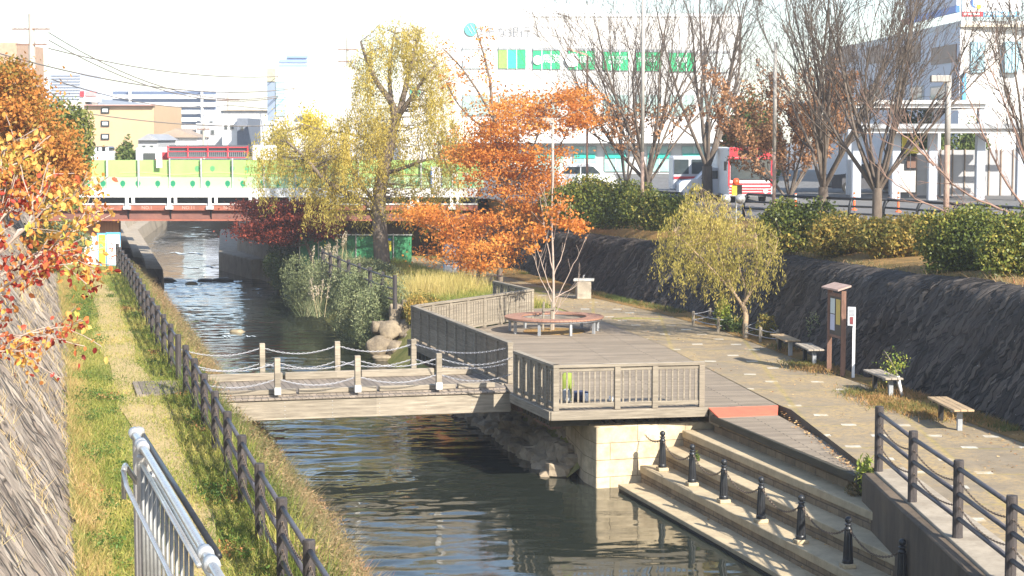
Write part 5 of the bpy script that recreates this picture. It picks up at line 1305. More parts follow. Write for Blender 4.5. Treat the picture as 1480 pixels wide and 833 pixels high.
p2 = upole('slim utility pole with a transformer between the white office and the willow', 502, 55, 160, .16, ((1.0, 1.6), (2.0, 1.6)), True)
p3 = upole('second utility pole left of the transformer pole', 487, 95, 165, .16, ((.8, 2.0), (1.6, 2.0)), True)
p4 = upole('small utility pole among the distant houses', 329, 136, 190, .14, ((.6, 2.4),), False)
p5 = upole('short utility pole behind the red caged truck', 294, 178, 150, .12, ((.5, 1.0),), False)
WIRE = plain('wire', (.22, .19, .16), (.18, .15, .12), 2, .6, bump=0)
wires = [((70, 47), (500, 100), 110, 160, 3.2, 'upper of the long power lines sweeping right from the upper left pole'), ((70, 58), (500, 104), 110, 160, 3.0, 'second long power line sweeping right from the upper left pole'), ((70, 70), (500, 98), 110, 160, 1.2, 'thick yellowish power line sweeping right from the upper left pole'), ((-60, 60), (500, 112), 90, 160, 1.8, 'lowest long power line passing the upper left pole'), ((75, 115), (330, 152), 110, 190, .8, 'short thin line dropping towards the tan apartment block'), ((100, 160), (500, 172), 120, 160, .8, 'thin line crossing in front of the tan apartment block'), ((330, 152), (640, 150), 190, 160, .6, 'thin line running behind the big willow')]
for (a, c, Ya, Yc, dip, lab) in wires:
    o = MB().tube(sag(D(a[0], a[1], Ya), D(c[0], c[1], Yc), dip, 24), .036, 4).build('power_line', WIRE, None); tag(o, lab, 'power line', 'overhead power lines')

# street lamps
def lampsq(label, px, y0, y1, Y, hw=24, lw=11, brown=None, side=-1, top=True):
    m = Y / F; t = D(px, y0, Y); bz = ZS - .1; o = thing('street_lamp', label, 'street lamp', (t[0], Y, bz)); w = lw * m
    zb2 = D(px, brown, Y)[2] if brown else bz
    MB().tube([(t[0], Y, zb2), (t[0], Y, t[2] - .02)], w / 2, 10).build('upper_pole', plain('lamp_pole_pale', (.36, .34, .31), (.28, .26, .24), 3), o, smooth=True)
    if brown: MB().tube([(t[0], Y, bz), (t[0], Y, zb2)], w / 2 * .98, 10).build('lower_pole', plain('brown_wrap', (.34, .23, .18), (.24, .17, .13), 6, bump=.5), o, smooth=True)
    if top: MB().box((t[0] + side * hw * m / 2 + w * .35 * -side, Y, t[2]), (hw * m, .22, .2)).build('lamp_head', plain('lamp_pole_pale', (.36, .34, .31)), o, bevel=.02)
lampsq('pale square-headed street lamp with brown lower post in front of the grey panel fence', 1371, 114, 310, 55, 29, 8.5, 210)
lampsq('white street lamp with a box head poking out of the orange tree', 799, 175, 290, 70, 17, 4, None)
lampsq('tall slim lamp post with a brown lower half standing in the shrubs near the middle', 930, -30, 335, 64, 0, 5.5, 220, top=False)
lampsq('slim grey lamp post between the bare trees beside the red and white bus', 1121, 60, 300, 62, 0, 5.5, 220, top=False)
o = thing('street_lamp', 'thin tan lamp post with a slanted arm in front of the bank windows', 'street lamp', D(849, 265, 95)); t = D(849, 80, 95)
MB().tube([(t[0], 95, ZS), t], .06, 8).build('pole', BROWNW, o); MB().beam(t, D(819, 70, 95), .14, .1).build('lamp_head', plain('tan_paint', (.55, .4, .3)), o)

# delineators
for px, y0, y1, Y, lab in ((1300, 277, 312, 72, 'orange and white flexible road marker nearest the pale square-headed lamp'), (1236, 278, 310, 74, 'orange and white flexible road marker left of the thick bare tree trunk'), (1151, 280, 302, 78, 'orange and white road marker beside the slim grey lamp post'), (980, 285, 304, 70, 'short orange and white road marker at the gap in the guard rail')):
    g = D(px, 200, Y); o = thing('road_marker', lab, 'road marker', (g[0], Y, ZS), 'orange road markers')
    h = D(px, y0, Y)[2] - ZS
    MB().lathe([(.12, 0), (.12, .04), (.05, .06)], (g[0], Y, ZS), 10).build('foot', ORNG, o); MB().lathe([(.045, .05), (.045, h)], (g[0], Y, ZS), 10).build('tube', ORNG, o)
    for k in (.55, .75): MB().lathe([(.048, h * k), (.048, h * k + .09)], (g[0], Y, ZS), 10).build('white_band', WHITE, o)
# work lamp & loudspeakers near small willow
g = D(1064, 300, 63); wl = thing('warning_lamp', 'road work warning lamp with red dome on a yellow and black battery box', 'warning lamp', (g[0], 63, 2.7))
zf = lambda y, Y=63: D(0, y, Y)[2]
MB().tube([(g[0], 63, 2.7), (g[0], 63, zf(282))], .03, 6).build('post', GALV, wl)
MB().box((g[0] - .07, 63, zf(275)), (.16, .16, .34)).build('battery_box', YEL, wl); MB().box((g[0] + .10, 63, zf(275)), (.17, .16, .34)).build('battery_box', BLACK, wl)
MB().lathe([(.12, 0), (.12, .12), (.08, .2), (.01, .22)], (g[0] - .02, 62.95, zf(267)), 12).build('dome', plain('red_orange_lens', (.8, .1, .03), bump=0, rough=.2), wl, smooth=True)
for px in (1049, 1070): 
    c = D(px, 288, 62.5); b = MB(); b.tube([c, c + (0, .25, 0)], [.17, .08], 14); b.build('round_reflector', GALV, wl, smooth=True)

# ------------------------------------------------------------------ vehicles
TYRE = plain('tyre', (.02, .02, .02), rough=.85); RIM = plain('rim', (.5, .5, .52), rough=.4, metallic=.6)
def wheel(par, x, y, z, r, axis='y', w=.25):
    ax = np.array([0, 1, 0]) if axis == 'y' else np.array([1, 0, 0])
    c = np.array([x, y, z]); o = MB().tube([c - ax * w / 2, c + ax * w / 2], r, 18).build('wheel', TYRE, par); MB().tube([c - ax * (w / 2 + .01), c + ax * (w / 2 + .01)], r * .55, 12).build('rim', RIM, o); return o
# bus facing the camera
YV = 82; bus = bld('bus', 'white and red striped city bus facing the camera behind the guard rail', 'bus', 1083, 290, YV)
a = D(1052, 290, YV); c = D(1117, 214, YV); x0, x1 = a[0], c[0]; z1 = c[2]
def prof_bus(x0, x1, y0, y1, z0, z1, name, mat, par):
    return MB().box(((x0 + x1) / 2, (y0 + y1) / 2, (z0 + z1) / 2), (x1 - x0, y1 - y0, z1 - z0)).build(name, mat, par, bevel=.06)
prof_bus(x0, x1, YV, YV + 9, ZS + .3, z1, 'body', WHITE, bus)
zf = lambda y: D(0, y, YV)[2]
MB().box(((x0 + x1) / 2, YV - .02, zf(220)), (x1 - x0 - .1, .05, .42)).build('destination_panel', RED, bus); MB().box(((x0 + x1) / 2, YV - .05, zf(221)), (1.1, .04, .22)).build('destination_glass', BLACK, bus)
MB().box(((x0 + x1) / 2, YV - .02, zf(245)), (x1 - x0 - .22, .05, zf(231) - zf(262))).build('windscreen', GLASS, bus, bevel=.02)
b = MB(); b.box(((x0 + x1) / 2, YV - .02, zf(229.5)), (x1 - x0 - .06, .05, .08))
for y in (266, 271, 275, 279): b.box(((x0 + x1) / 2, YV - .02, zf(y)), (x1 - x0 - .1, .04, .07))
for x in (x0 + .04, x1 - .04): b.box((x, YV - .02, zf(248)), (.08, .05, 1.3))
b.build('stripes', RED, bus)
for x in (x0 + .3, x1 - .3): MB().tube([(x, YV - .05, zf(276.5)), (x, YV + .05, zf(276.5))], .11, 12).build('headlight', PALEG, bus)
for x in (x0 - .15, x1 + .15): MB().box((x, YV - .2, zf(240)), (.12, .08, .4)).build('mirror', BLACK, bus)
for x in (x0 + .25, x1 - .25): wheel(bus, x, YV + 1.5, ZS + .45, .45, 'x'); wheel(bus, x, YV + 7, ZS + .45, .45, 'x')
# bus from the side (behind bare tree)
YV2 = 92; b2 = bld('bus', 'silver bus seen from the side behind the bare tree left of the red bus', 'bus', 1010, 290, YV2)
a = D(972, 290, YV2); c = D(1048, 226, YV2); L0, L1 = a[0], c[0]
prof_bus(L0, L1, YV2, YV2 + 2.4, ZS + .3, c[2], 'body', plain('silver_paint', (.6, .62, .66), (.52, .54, .58), 1, .35, bump=0), b2)
zf2 = lambda y: D(0, y, YV2)[2]
for k in range(3):
    w = (L1 - L0) / 3; MB().box((L0 + w * (k + .5), YV2 - .02, zf2(241)), (w - .15, .05, zf2(231) - zf2(252))).build('window', GLASS, b2)
MB().box(((L0 + L1) / 2, YV2 - .02, zf2(257)), (L1 - L0 - .1, .04, .12)).build('stripe', RED, b2)
for x in (L0 + .6, L1 - .6): wheel(b2, x, YV2 + .1, ZS + .45, .45, 'y')
def car(label, px, py, Y, col, L=4.0, H=1.45, name='parked_car', ang=0):
    g = D(px, py, Y); t = thing(name, label, 'car', (g[0], Y, ZS)); x, y, z = g[0], Y, ZS
    def P(pts, y0, y1, nm, mat, inset=0.0):
        V = [(x + a * L, y + y0, z + b * H) for a, b in pts] + [(x + a * L, y + y1, z + b * H) for a, b in pts]; n = len(pts)
        return MB().add(V, [tuple(range(n)), tuple(range(n, 2 * n))[::-1]] + [(i, (i + 1) % n, n + (i + 1) % n, n + i) for i in range(n)]).build(nm, mat, t, bevel=.05)
    P([(-.5, .2), (-.5, .5), (-.47, .58), (-.25, .64), (.30, .64), (.47, .6), (.5, .45), (.5, .2)], 0, 1.65, 'body', col)
    P([(-.28, .64), (-.14, .98), (.22, 1.0), (.36, .64)], .12, 1.53, 'cabin', col)
    P([(-.24, .66), (-.13, .92), (.03, .93), (.03, .66)], .10, .118, 'window', GLASS); P([(.05, .66), (.05, .93), (.20, .93), (.31, .66)], .10, .118, 'window', GLASS)
    for a in (-.31, .31): wheel(t, x + a * L, y + .08, z + .3, .3, 'y', .2)
    MB().box((x - .49 * L, y + .2, z + .45 * H), (.05, .25, .12)).build('headlight', PALEG, t)
car('white car partly hidden by the orange tree in front of the bank', 835, 275, 98, WHITE)
car('silver-white car left of the red and white bus behind the guard rail', 1040, 280, 86, plain('silver_paint', (.6, .62, .66)), 3.6)
car('dark grey car under the bus terminal canopy between columns', 1262, 275, 97, plain('charcoal_paint', (.08, .08, .09), bump=0), 4.2)
car('white car by the terminal columns right of the road markers', 1335 - 15, 275, 105, WHITE, 4.2)
# caged truck
YT = 100; tk = bld('caged_truck', 'red-framed stake truck with a dark cargo cage driving above the hoarding', 'truck', 300, 232, YT)
a = D(243, 232, YT); c = D(358, 210, YT); x0, x1 = a[0], c[0]; zl, zh = D(0, 228, YT)[2], D(0, 211, YT)[2]
MB().box(((x0 + x1) / 2, YT + 1.1, (zl + zh) / 2 + .04), (x1 - x0 - .1, 2.0, zh - zl - .02)).build('cargo', plain('dark_grey_mesh', (.10, .10, .11), (.05, .05, .055), 9, .8, stretch=(8, 8, 1)), tk)
b = MB()
for z in (zl, zh - .08, zl + (zh - zl) * .52): b.beam((x0, YT - .02, z), (x1, YT - .02, z), .05, .05)
for u in (0, .25, .5, .75, 1): b.box((x0 + (x1 - x0) * u, YT - .02, (zl + zh) / 2), (.07, .07, zh - zl))
b.build('frame', RED, tk); b = MB()
for k in range(40): b.box((x0 + (x1 - x0) * (k + .5) / 40, YT - .01, zl + (zh - zl) * .27), (.03, .03, (zh - zl) * .4))
b.build('slats', GREYM, tk); MB().box(((x0 + x1) / 2, YT + 1.1, zl - .25), (x1 - x0, 2.1, .3)).build('chassis', BLACK, tk)
MB().box((x1 + .75, YT + 1.05, (zl + zh) / 2 - .4), (1.1, 2.0, 1.5)).build('cab', WHITE, tk, bevel=.08)
for x in (x0 + .8, x1 - .3): wheel(tk, x, YT + .05, ZS + .4, .4, 'y')
YT = 101; vn = bld('white_truck', 'white and red light truck on the bridge road behind the hoarding', 'truck', 217, 232, YT)
a = D(196, 232, YT); c = D(233, 214, YT); x0, x1 = a[0], c[0]; zt_ = c[2]
MB().box(((x0 + x1) / 2, YT + 1, (ZS + .5 + zt_) / 2), (x1 - x0, 2, zt_ - ZS - .5)).build('body', WHITE, vn, bevel=.06)
MB().box((x0 + 1.6, YT - .02, D(0, 227, YT)[2]), (.4, .05, .5)).build('door', RED, vn); MB().box((x0 + .75, YT - .03, D(0, 227, YT)[2]), (.65, .05, .42)).build('window', GLASS, vn)
MB().box((x0 + 1.1, YT - .02, D(0, 231, YT)[2]), (1.1, .04, .1)).build('stripe', RED, vn)
for x in (x0 + .4, x1 - .4): wheel(vn, x, YT + .05, ZS + .35, .35, 'y')
vb = bld('black_van', 'black-roofed van with white lower body on the road at left behind the orange leaves', 'van', 138, 230, 101)
a = D(122, 232, 101); c = D(157, 212, 101); x0, x1 = a[0], c[0]
MB().box(((x0 + x1) / 2, 102, (ZS + .4 + D(0, 219, 101)[2]) / 2), (x1 - x0, 1.8, D(0, 219, 101)[2] - ZS - .4)).build('body', plain('silver_paint', (.6, .62, .66)), vb, bevel=.05)
MB().box(((x0 + x1) / 2, 102, (D(0, 218.9, 101)[2] + c[2]) / 2), (x1 - x0 - .1, 1.7, c[2] - D(0, 218.9, 101)[2])).build('roof', BLACK, vb, bevel=.08)
for k in range(4): MB().box((x0 + .3 + k * .27 + (k == 3) * .1, 101.12, D(0, 216, 101)[2]), (.18, .04, .2)).build('window', PALEG, vb)
for x in (x0 + .3, x1 - .3): wheel(vb, x, 101.15, ZS + .3, .3, 'y', .15)
HZD = .0007
# ------------------------------------------------------------------ foliage materials
WIL = leafm('willow_leaves', [(0, (.27, .23, .05)), (.35, (.50, .40, .085)), (.7, (.66, .52, .12)), (1, (.75, .60, .20))], .5)
WIL2 = leafm('small_willow_leaves', [(0, (.19, .17, .04)), (.35, (.36, .31, .065)), (.7, (.50, .40, .10)), (1, (.60, .47, .18))], .4)
YELT = leafm('yellow_leaves', [(0, (.45, .34, .03)), (.6, (.68, .52, .05)), (1, (.75, .62, .12))], .4)
ORL = leafm('orange_leaves', [(0, (.30, .10, .03)), (.3, (.56, .20, .045)), (.65, (.76, .31, .06)), (1, (.84, .47, .11))], .5)
OGL = leafm('orange_green_leaves', [(0, (.14, .15, .03)), (.3, (.30, .20, .04)), (.5, (.48, .19, .04)), (.8, (.60, .26, .06)), (1, (.64, .36, .10))], .35)
GRL = leafm('green_leaves', [(0, (.04, .07, .02)), (.5, (.09, .13, .03)), (1, (.22, .24, .06))], .25)
DRL = leafm('dark_red_leaves', [(0, (.09, .02, .018)), (.4, (.20, .045, .03)), (.8, (.38, .08, .045)), (1, (.48, .14, .06))], .3)
BRL = leafm('brown_leaves', [(0, (.17, .08, .04)), (.5, (.34, .17, .08)), (1, (.50, .30, .16))], .3)
FGL = leafm('foreground_leaves', [(0, (.20, .025, .02)), (.22, (.42, .06, .04)), (.4, (.56, .20, .06)), (.6, (.66, .34, .08)), (.85, (.70, .46, .13)), (1, (.46, .45, .08))], .4)
HED = leafm('hedge_leaves', [(0, (.03, .045, .012)), (.35, (.075, .10, .02)), (.62, (.15, .17, .03)), (.82, (.34, .29, .06)), (1, (.50, .30, .08))], .2, .4)
HEY = leafm('hedge_leaves_yellow', [(0, (.07, .08, .02)), (.35, (.17, .17, .04)), (.65, (.38, .27, .06)), (.85, (.56, .36, .09)), (1, (.60, .32, .12))], .3)
BSH = leafm('bank_shrub_leaves', [(0, (.06, .08, .035)), (.4, (.17, .20, .09)), (.75, (.30, .32, .16)), (1, (.46, .42, .24))], .3)
PLM = leafm('plume', [(0, (.42, .34, .24)), (1, (.68, .58, .45))], .4)
GRS = leafm('grass_blades', [(0, (.08, .12, .02)), (.3, (.19, .23, .04)), (.55, (.37, .34, .08)), (.8, (.54, .42, .15)), (1, (.58, .40, .19))], .3)
STR = leafm('straw_blades', [(0, (.34, .20, .07)), (.5, (.55, .40, .17)), (1, (.70, .56, .30))], .3)
GLD = leafm('golden_grass', [(0, (.24, .24, .06)), (.4, (.46, .38, .11)), (1, (.68, .54, .24))], .35)
BRU = leafm('brush_blades', [(0, (.07, .08, .03)), (.3, (.17, .16, .06)), (.55, (.28, .20, .10)), (.8, (.38, .24, .13)), (1, (.36, .13, .08))], .25)

def limb(P, Y, r0, r1, out, lv=0, wig=.0, rng=None):
    pts = np.array([D(p[0], p[1], Y + (p[2] if len(p) > 2 else 0)) for p in P])
    t = np.linspace(0, 1, len(P)); tt = np.linspace(0, 1, len(P) * 3)
    q = np.stack([np.interp(tt, t, pts[:, k]) for k in range(3)], 1)
    for _ in range(2): q[1:-1] = (q[:-2] + q[1:-1] * 2 + q[2:]) / 4
    if wig and rng is not None: q[1:-1] += rng.normal(size=(len(q) - 2, 3)) * wig
    out.append((q, np.linspace(r0, r1, len(q)), lv)); return q
def regions(rng, regs, Y, dep):
    C = []
    for (px, py, rx, ry, n) in regs:
        for _ in range(n):
            while True:
                a, b, c = rng.uniform(-1, 1, 3)
                if a * a + b * b + c * c < 1: break
            C.append(D(px + a * rx, py + b * ry, Y + c * dep))
    return np.array(C)
def connect(rng, out, C, r0=.03, r1=.006, lv=3, sagz=.0, frac=1.0):
    L = np.concatenate([o[0] for o in out if o[2] < lv])
    for c in C:
        if rng.uniform() > frac: continue
        d = np.linalg.norm(L - c, axis=1) + np.maximum(0, L[:, 2] - c[2] + .2) * 1.5; b = L[np.argmin(d)]
        m = (b + c) / 2 + rng.normal(size=3) * .08 * np.linalg.norm(c - b) + np.array([0, 0, -.06 * np.linalg.norm(c - b)])
        out.append((np.array([b, (b + m) / 2 + rng.normal(size=3) * .02, m, (m + c) / 2, c]), np.linspace(r0, r1, 5), lv))
def strands(rng, C, cx, Ls, leaf, dens, drift=.12, jit=.065):
    A = []
    for c in C:
        L = rng.uniform(*Ls); n = int(L * dens); o = np.array([c[0] - cx[0], c[1] - cx[1], 0]); o = o / (np.linalg.norm(o) + .3)
        u = rng.uniform(0, 1, n) ** .9; o2 = o * rng.uniform(.1, .5) + rng.normal(size=3) * .08
        P = c + o2[None] * (1 - np.exp(-3 * u))[:, None]; P[:, 2] = c[2] + .10 * np.sin(np.minimum(u * 6, math.pi)) - u ** 1.15 * L
        P += rng.normal(size=(n, 3)) * jit; P[:, 0] += np.sin(u * 3 + rng.uniform(0, 6)) * drift * u; A.append(P)
    return np.concatenate(A)
def strand_twigs(rng, C, cx, Ls, out, frac): pass

def tree_thing(name, label, cat, base, out, leaves, lmat, rnd=None, group=None, barkm=None, leafname='foliage', minr=.004, seed=0):
    t = thing(name, label, cat, base, group)
    tr = MB(); brn = MB(); lim_ = MB()
    for pts, rr, lv in out:
        (tr if lv == 0 else lim_ if (lv == 1 and barkm is BARKG) else brn).tube(pts, np.maximum(rr, minr), (10, 6, 5, 4, 3, 3)[min(lv, 5)], cap=False)
    tr.build('trunk', barkm or BARK, t, smooth=True, uv=False); lim_.build('limbs', BARKG, t, smooth=True, uv=False)
    brn.build('branches', (TWIG if barkm is BARKG else barkm) or BARK, t, smooth=True, uv=False)
    if leaves is not None and len(leaves): mesh_np(leafname, leaves, 4, lmat, rnd, t)
    return t

# ---- big willow
rng = np.random.default_rng(21); Y = 79; out = []; base = D(553, 389, Y); base[2] = -.1
limb([(554, 391), (551, 360), (548, 320), (547, 290, .0), (553, 250), (562, 215), (567, 190)], Y, .36, .24, out)
limb([(567, 192), (572, 165), (565, 145), (548, 125), (535, 100), (526, 75), (521, 60)], Y, .20, .05, out, 1)
limb([(568, 190), (578, 160), (583, 140), (590, 110), (600, 70), (608, 45)], Y, .2, .04, out, 1)
limb([(570, 180), (566, 150), (562, 110, .5), (566, 70, 1), (572, 40, 1)], Y, .15, .03, out, 1)
limb([(575, 170), (595, 140, -.5), (615, 110, -1), (630, 95, -1)], Y, .12, .03, out, 1)
limb([(548, 305), (520, 288), (490, 275, -.4), (462, 255, -1), (448, 235, -1.2), (432, 220, -1.2), (415, 205, -1.3)], Y, .15, .04, out, 1)
limb([(547, 300), (525, 272, .4), (505, 240, 1), (498, 205, 1.3), (490, 185, 1.4)], Y, .10, .03, out, 1)
limb([(560, 250), (585, 243, -.4), (610, 232, -1), (640, 228, -1), (655, 225, -1)], Y, .10, .03, out, 1)
limb([(556, 240), (540, 215, .5), (520, 195, 1), (470, 190, 1), (440, 180, 1)], Y, .09, .02, out, 1)
regs = [(577, 60, 54, 34, 100), (622, 120, 34, 50, 66), (528, 95, 18, 45, 34), (545, 165, 40, 34, 54), (605, 180, 62, 44, 58), (510, 198, 68, 36, 108), (520, 240, 60, 28, 48), (435, 205, 60, 32, 66), (392, 215, 28, 30, 22), (645, 205, 40, 44, 50), (484, 265, 65, 22, 50), (600, 258, 64, 28, 50)]
C = regions(rng, regs, Y, 2.2); connect(rng, out, C, .018, .006, 3, frac=.8)
Lf = strands(rng, C, base, (.5, 2.2), None, 56, .2, .10)
tree_thing('willow_tree', 'large yellow-green weeping willow with a leaning thick trunk in front of the road bridge', 'tree', base, out, leafquads(rng, Lf, .15, .036, (0, 0, -1), .55), WIL, rnd_for(rng, Lf, .9, 2, .45), barkm=BARK)
# ---- yellow trees behind the bridge
for i, (px, Y, regs, m, lab) in enumerate(((455, 110, [(455, 190, 17, 24, 16)], YELT, 'bright yellow tree beyond the hoarding, behind the left part of the willow'), (405, 112, [(402, 205, 14, 24, 14)], WIL, 'yellow-green tree beyond the hoarding at the left end of the willow'))):
    rng = np.random.default_rng(40 + i); out = []; base = D(px, 235, Y); base[2] = ZS; tp = D(px, 190, Y)
    out.append((np.array([base, (base + tp) / 2, tp]), np.array([.15, .1, .04]), 0)); C = regions(rng, regs, Y, 2); connect(rng, out, C, .03, .01)
    Lf = np.repeat(C, 110, 0) + rng.normal(size=(len(C) * 110, 3)) * (.35, .35, .5)
    tree_thing('yellow_tree', lab, 'tree', base, out, leafquads(rng, Lf, .2, .1, (0, 0, -1), .8), m, rnd_for(rng, Lf, 1, i))
# ---- small willow on the plaza
rng = np.random.default_rng(5); Y = 52.1; out = []; base = D(1078, 491, Y); base[2] = 0
limb([(1078, 492), (1077, 470), (1079, 455), (1073, 440)], Y, .085, .065, out)
limb([(1073, 442), (1062, 425), (1052, 405), (1040, 370), (1030, 330), (1020, 300)], Y, .05, .012, out, 1)
limb([(1074, 440), (1084, 425), (1092, 400), (1095, 360), (1090, 320)], Y, .05, .012, out, 1)
limb([(1074, 442), (1080, 420, .3), (1068, 390, .5), (1065, 340, .6), (1050, 295, .5)], Y, .035, .01, out, 1)
limb([(1084, 425), (1100, 400, -.3), (1118, 370, -.5), (1125, 345, -.5)], Y, .025, .008, out, 1)
limb([(1062, 425), (1035, 395, -.3), (1000, 360, -.6), (975, 335, -.7)], Y, .03, .008, out, 1)
regs = [(1022, 300, 36, 24, 70), (1062, 325, 44, 32, 84), (992, 335, 28, 34, 60), (1098, 352, 22, 38, 50), (1035, 372, 46, 30, 70), (1008, 274, 14, 14, 14), (1072, 392, 36, 18, 26), (972, 345, 12, 22, 10)]
C = regions(rng, regs, Y, 1.3); connect(rng, out, C, .008, .003, 3, frac=.7)
Lf = strands(rng, C, base, (.2, 1.25), None, 48, .14, .045)
tree_thing('willow_tree', 'small yellow-green weeping willow on a forked thin trunk in front of the dark embankment', 'tree', base, out, leafquads(rng, Lf, .11, .024, (0, 0, -1), .4), WIL2, rnd_for(rng, Lf, 1.6, 4, .45), barkm=plain('tan_bark', (.40, .29, .18), (.2, .14, .09), 9, .9, bump=.6))

# ---- orange trees
def orange(name, label, trunk, limbs, regs, Y, dep, per, leaf, lm, seed, rad=(.38, .38, .17), r0=.13, group=None, basez=0.0, bark=None, rsc=1.1, cfr=1.0, extra=None):
    rng = np.random.default_rng(seed); out = []; limb(trunk, Y, r0, r0 * .45, out)
    for l in limbs: limb(l, Y, r0 * .45, .02, out, 1)
    base = np.array(out[0][0][0]); C = regions(rng, regs, Y, dep); connect(rng, out, C, .016, .005, 3, frac=cfr)
    n = (per * rng.uniform(.25, 1.7, len(C))).astype(int); Lf = np.repeat(C, n, 0) + rng.normal(size=(n.sum(), 3)) * np.repeat(rng.uniform(.55, 1.15, len(C)), n)[:, None] * rad
    if extra:
        C2 = regions(rng, extra, Y, dep * .6); connect(rng, out, C2, .008, .003, 3); Lf = np.concatenate([Lf, np.repeat(C2, 6, 0) + rng.normal(size=(len(C2) * 6, 3)) * .09])
    t = tree_thing(name, label, 'tree', base, out, leafquads(rng, Lf, leaf[0], leaf[1]), lm, rnd_for(rng, Lf, rsc, seed, .5), group, bark); return t
orange('oak_tree', 'tallest orange-leaved tree with a forked dark trunk behind the zigzag railing', [(723, 408), (722, 370), (727, 330), (728, 280), (722, 220), (712, 160), (708, 115)], [[(727, 330), (760, 290), (790, 250, 1), (815, 200, 1), (840, 150, 1)], [(728, 290), (760, 240, -1), (780, 190, -1), (790, 150, -1)], [(712, 170), (690, 130), (665, 95, .5), (640, 70, 1)], [(716, 190), (690, 180, .5), (660, 150, .8), (645, 120, 1)], [(708, 115), (700, 80), (690, 50), (686, 35)], [(728, 330), (760, 340, -1), (790, 330, -1)], [(732, 375), (750, 365, -.3), (757, 345, -.3), (760, 320, -.3)]],
       [(752, 205, 75, 50, 52), (745, 155, 48, 28, 24), (708, 195, 40, 36, 18), (812, 160, 52, 34, 30), (838, 138, 30, 20, 11), (705, 240, 46, 32, 28), (775, 275, 50, 36, 34), (735, 255, 60, 40, 28), (715, 325, 50, 22, 16), (780, 320, 30, 18, 7), (672, 222, 26, 14, 9)], 72, 2.9, 78, (.125, .085), ORL, 7, r0=.12, extra=[(690, 130, 48, 60, 60), (655, 100, 25, 45, 32), (700, 60, 22, 30, 18)])
# sparse leaves on its bare leaders
rng = np.random.default_rng(77); C = regions(rng, [(690, 130, 45, 60, 60), (655, 100, 25, 45, 40), (700, 60, 20, 30, 22)], 72, 1.2)
orange('oak_tree', 'low orange-leaved tree with a slim pale trunk nearest the white signboard', [(666, 411), (668, 380), (664, 350), (655, 325)], [[(664, 350), (640, 335), (615, 325, -.5), (590, 310, -.5)], [(664, 345), (650, 320), (640, 305)], [(667, 365), (690, 350, .4), (705, 335, .4)]],
       [(622, 318, 45, 20, 22), (655, 335, 42, 20, 18), (600, 308, 24, 12, 9), (640, 365, 42, 14, 12), (690, 325, 27, 18, 9)], 70.5, 2.0, 72, (.12, .08), ORL, 8, r0=.085, rsc=1.3)
orange('oak_tree', 'low orange-leaved tree on a leaning slim trunk between the two other orange trees', [(689, 419), (693, 390), (698, 365), (704, 350)], [[(698, 365), (715, 360), (735, 350)], [(697, 368), (680, 378), (668, 384)]],
       [(705, 355, 42, 14, 14), (740, 345, 30, 12, 8), (690, 380, 28, 9, 8), (730, 375, 24, 10, 7)], 68.5, 1.4, 70, (.12, .08), ORL, 9, r0=.07, rsc=1.3)
orange('maple_tree', 'dark red maple overhanging the canal in the shade of the road bridge', [(455, 395), (450, 370), (440, 345), (430, 325)], [[(440, 345), (410, 330), (380, 320), (355, 305)], [(432, 330), (415, 310), (400, 295)], [(440, 340), (455, 320), (465, 305)]],
       [(385, 302, 34, 12, 26), (425, 318, 38, 16, 30), (372, 330, 26, 10, 14), (398, 343, 32, 8, 14), (455, 330, 26, 18, 18), (440, 300, 28, 10, 14)], 82, 2.0, 170, (.12, .07), DRL, 12, rad=(.42, .42, .12), r0=.1)
# young tree inside the ring bench
rng = np.random.default_rng(31); Y = 54.0; out = []
limb([(799, 480), (800, 440), (800, 400), (799, 360), (797, 320), (798, 280), (800, 240)], Y, .045, .012, out)
for l in ([(800, 442), (790, 420), (778, 395), (772, 370)], [(800, 445), (808, 425), (820, 400), (835, 370), (848, 345)], [(800, 432), (812, 425), (828, 418), (845, 400)], [(799, 425), (788, 400), (776, 360), (768, 330)], [(800, 400), (812, 370), (820, 340), (826, 310)], [(799, 390), (790, 350), (784, 310), (780, 280)], [(800, 455), (808, 445), (812, 430)], [(799, 350), (806, 320), (812, 280)], [(798, 330), (790, 300), (786, 270)]):
    q_ = limb(l, Y, .018, .005, out, 1, .01, rng)
    for _ in range(4):
        i = rng.integers(3, len(q_) - 1); d = nrm(q_[i] - q_[i - 1]); grow(rng, q_[i], rotvec(rng, d, 20, 45), rng.uniform(.3, .7), .006, 0, [dict(n=4, w=.08, up=.05)], out); out[-1] = (out[-1][0], out[-1][1], 2)
C = regions(rng, [(775, 335, 14, 10, 9), (822, 318, 22, 12, 12), (805, 300, 20, 20, 10), (770, 355, 8, 6, 3), (835, 330, 12, 8, 5)], Y, .6); Lf = np.repeat(C, 22, 0) + rng.normal(size=(len(C) * 22, 3)) * (.12, .12, .08)
tree_thing('young_tree', 'young thin-stemmed tree with a few orange leaves standing inside the ring bench', 'tree', np.array([out[0][0][0][0], Y, 0]), out, leafquads(rng, Lf, .13, .08), ORL, rnd_for(rng, Lf), barkm=plain('pale_young_bark', (.42, .33, .27), (.28, .21, .17), 8, .8))

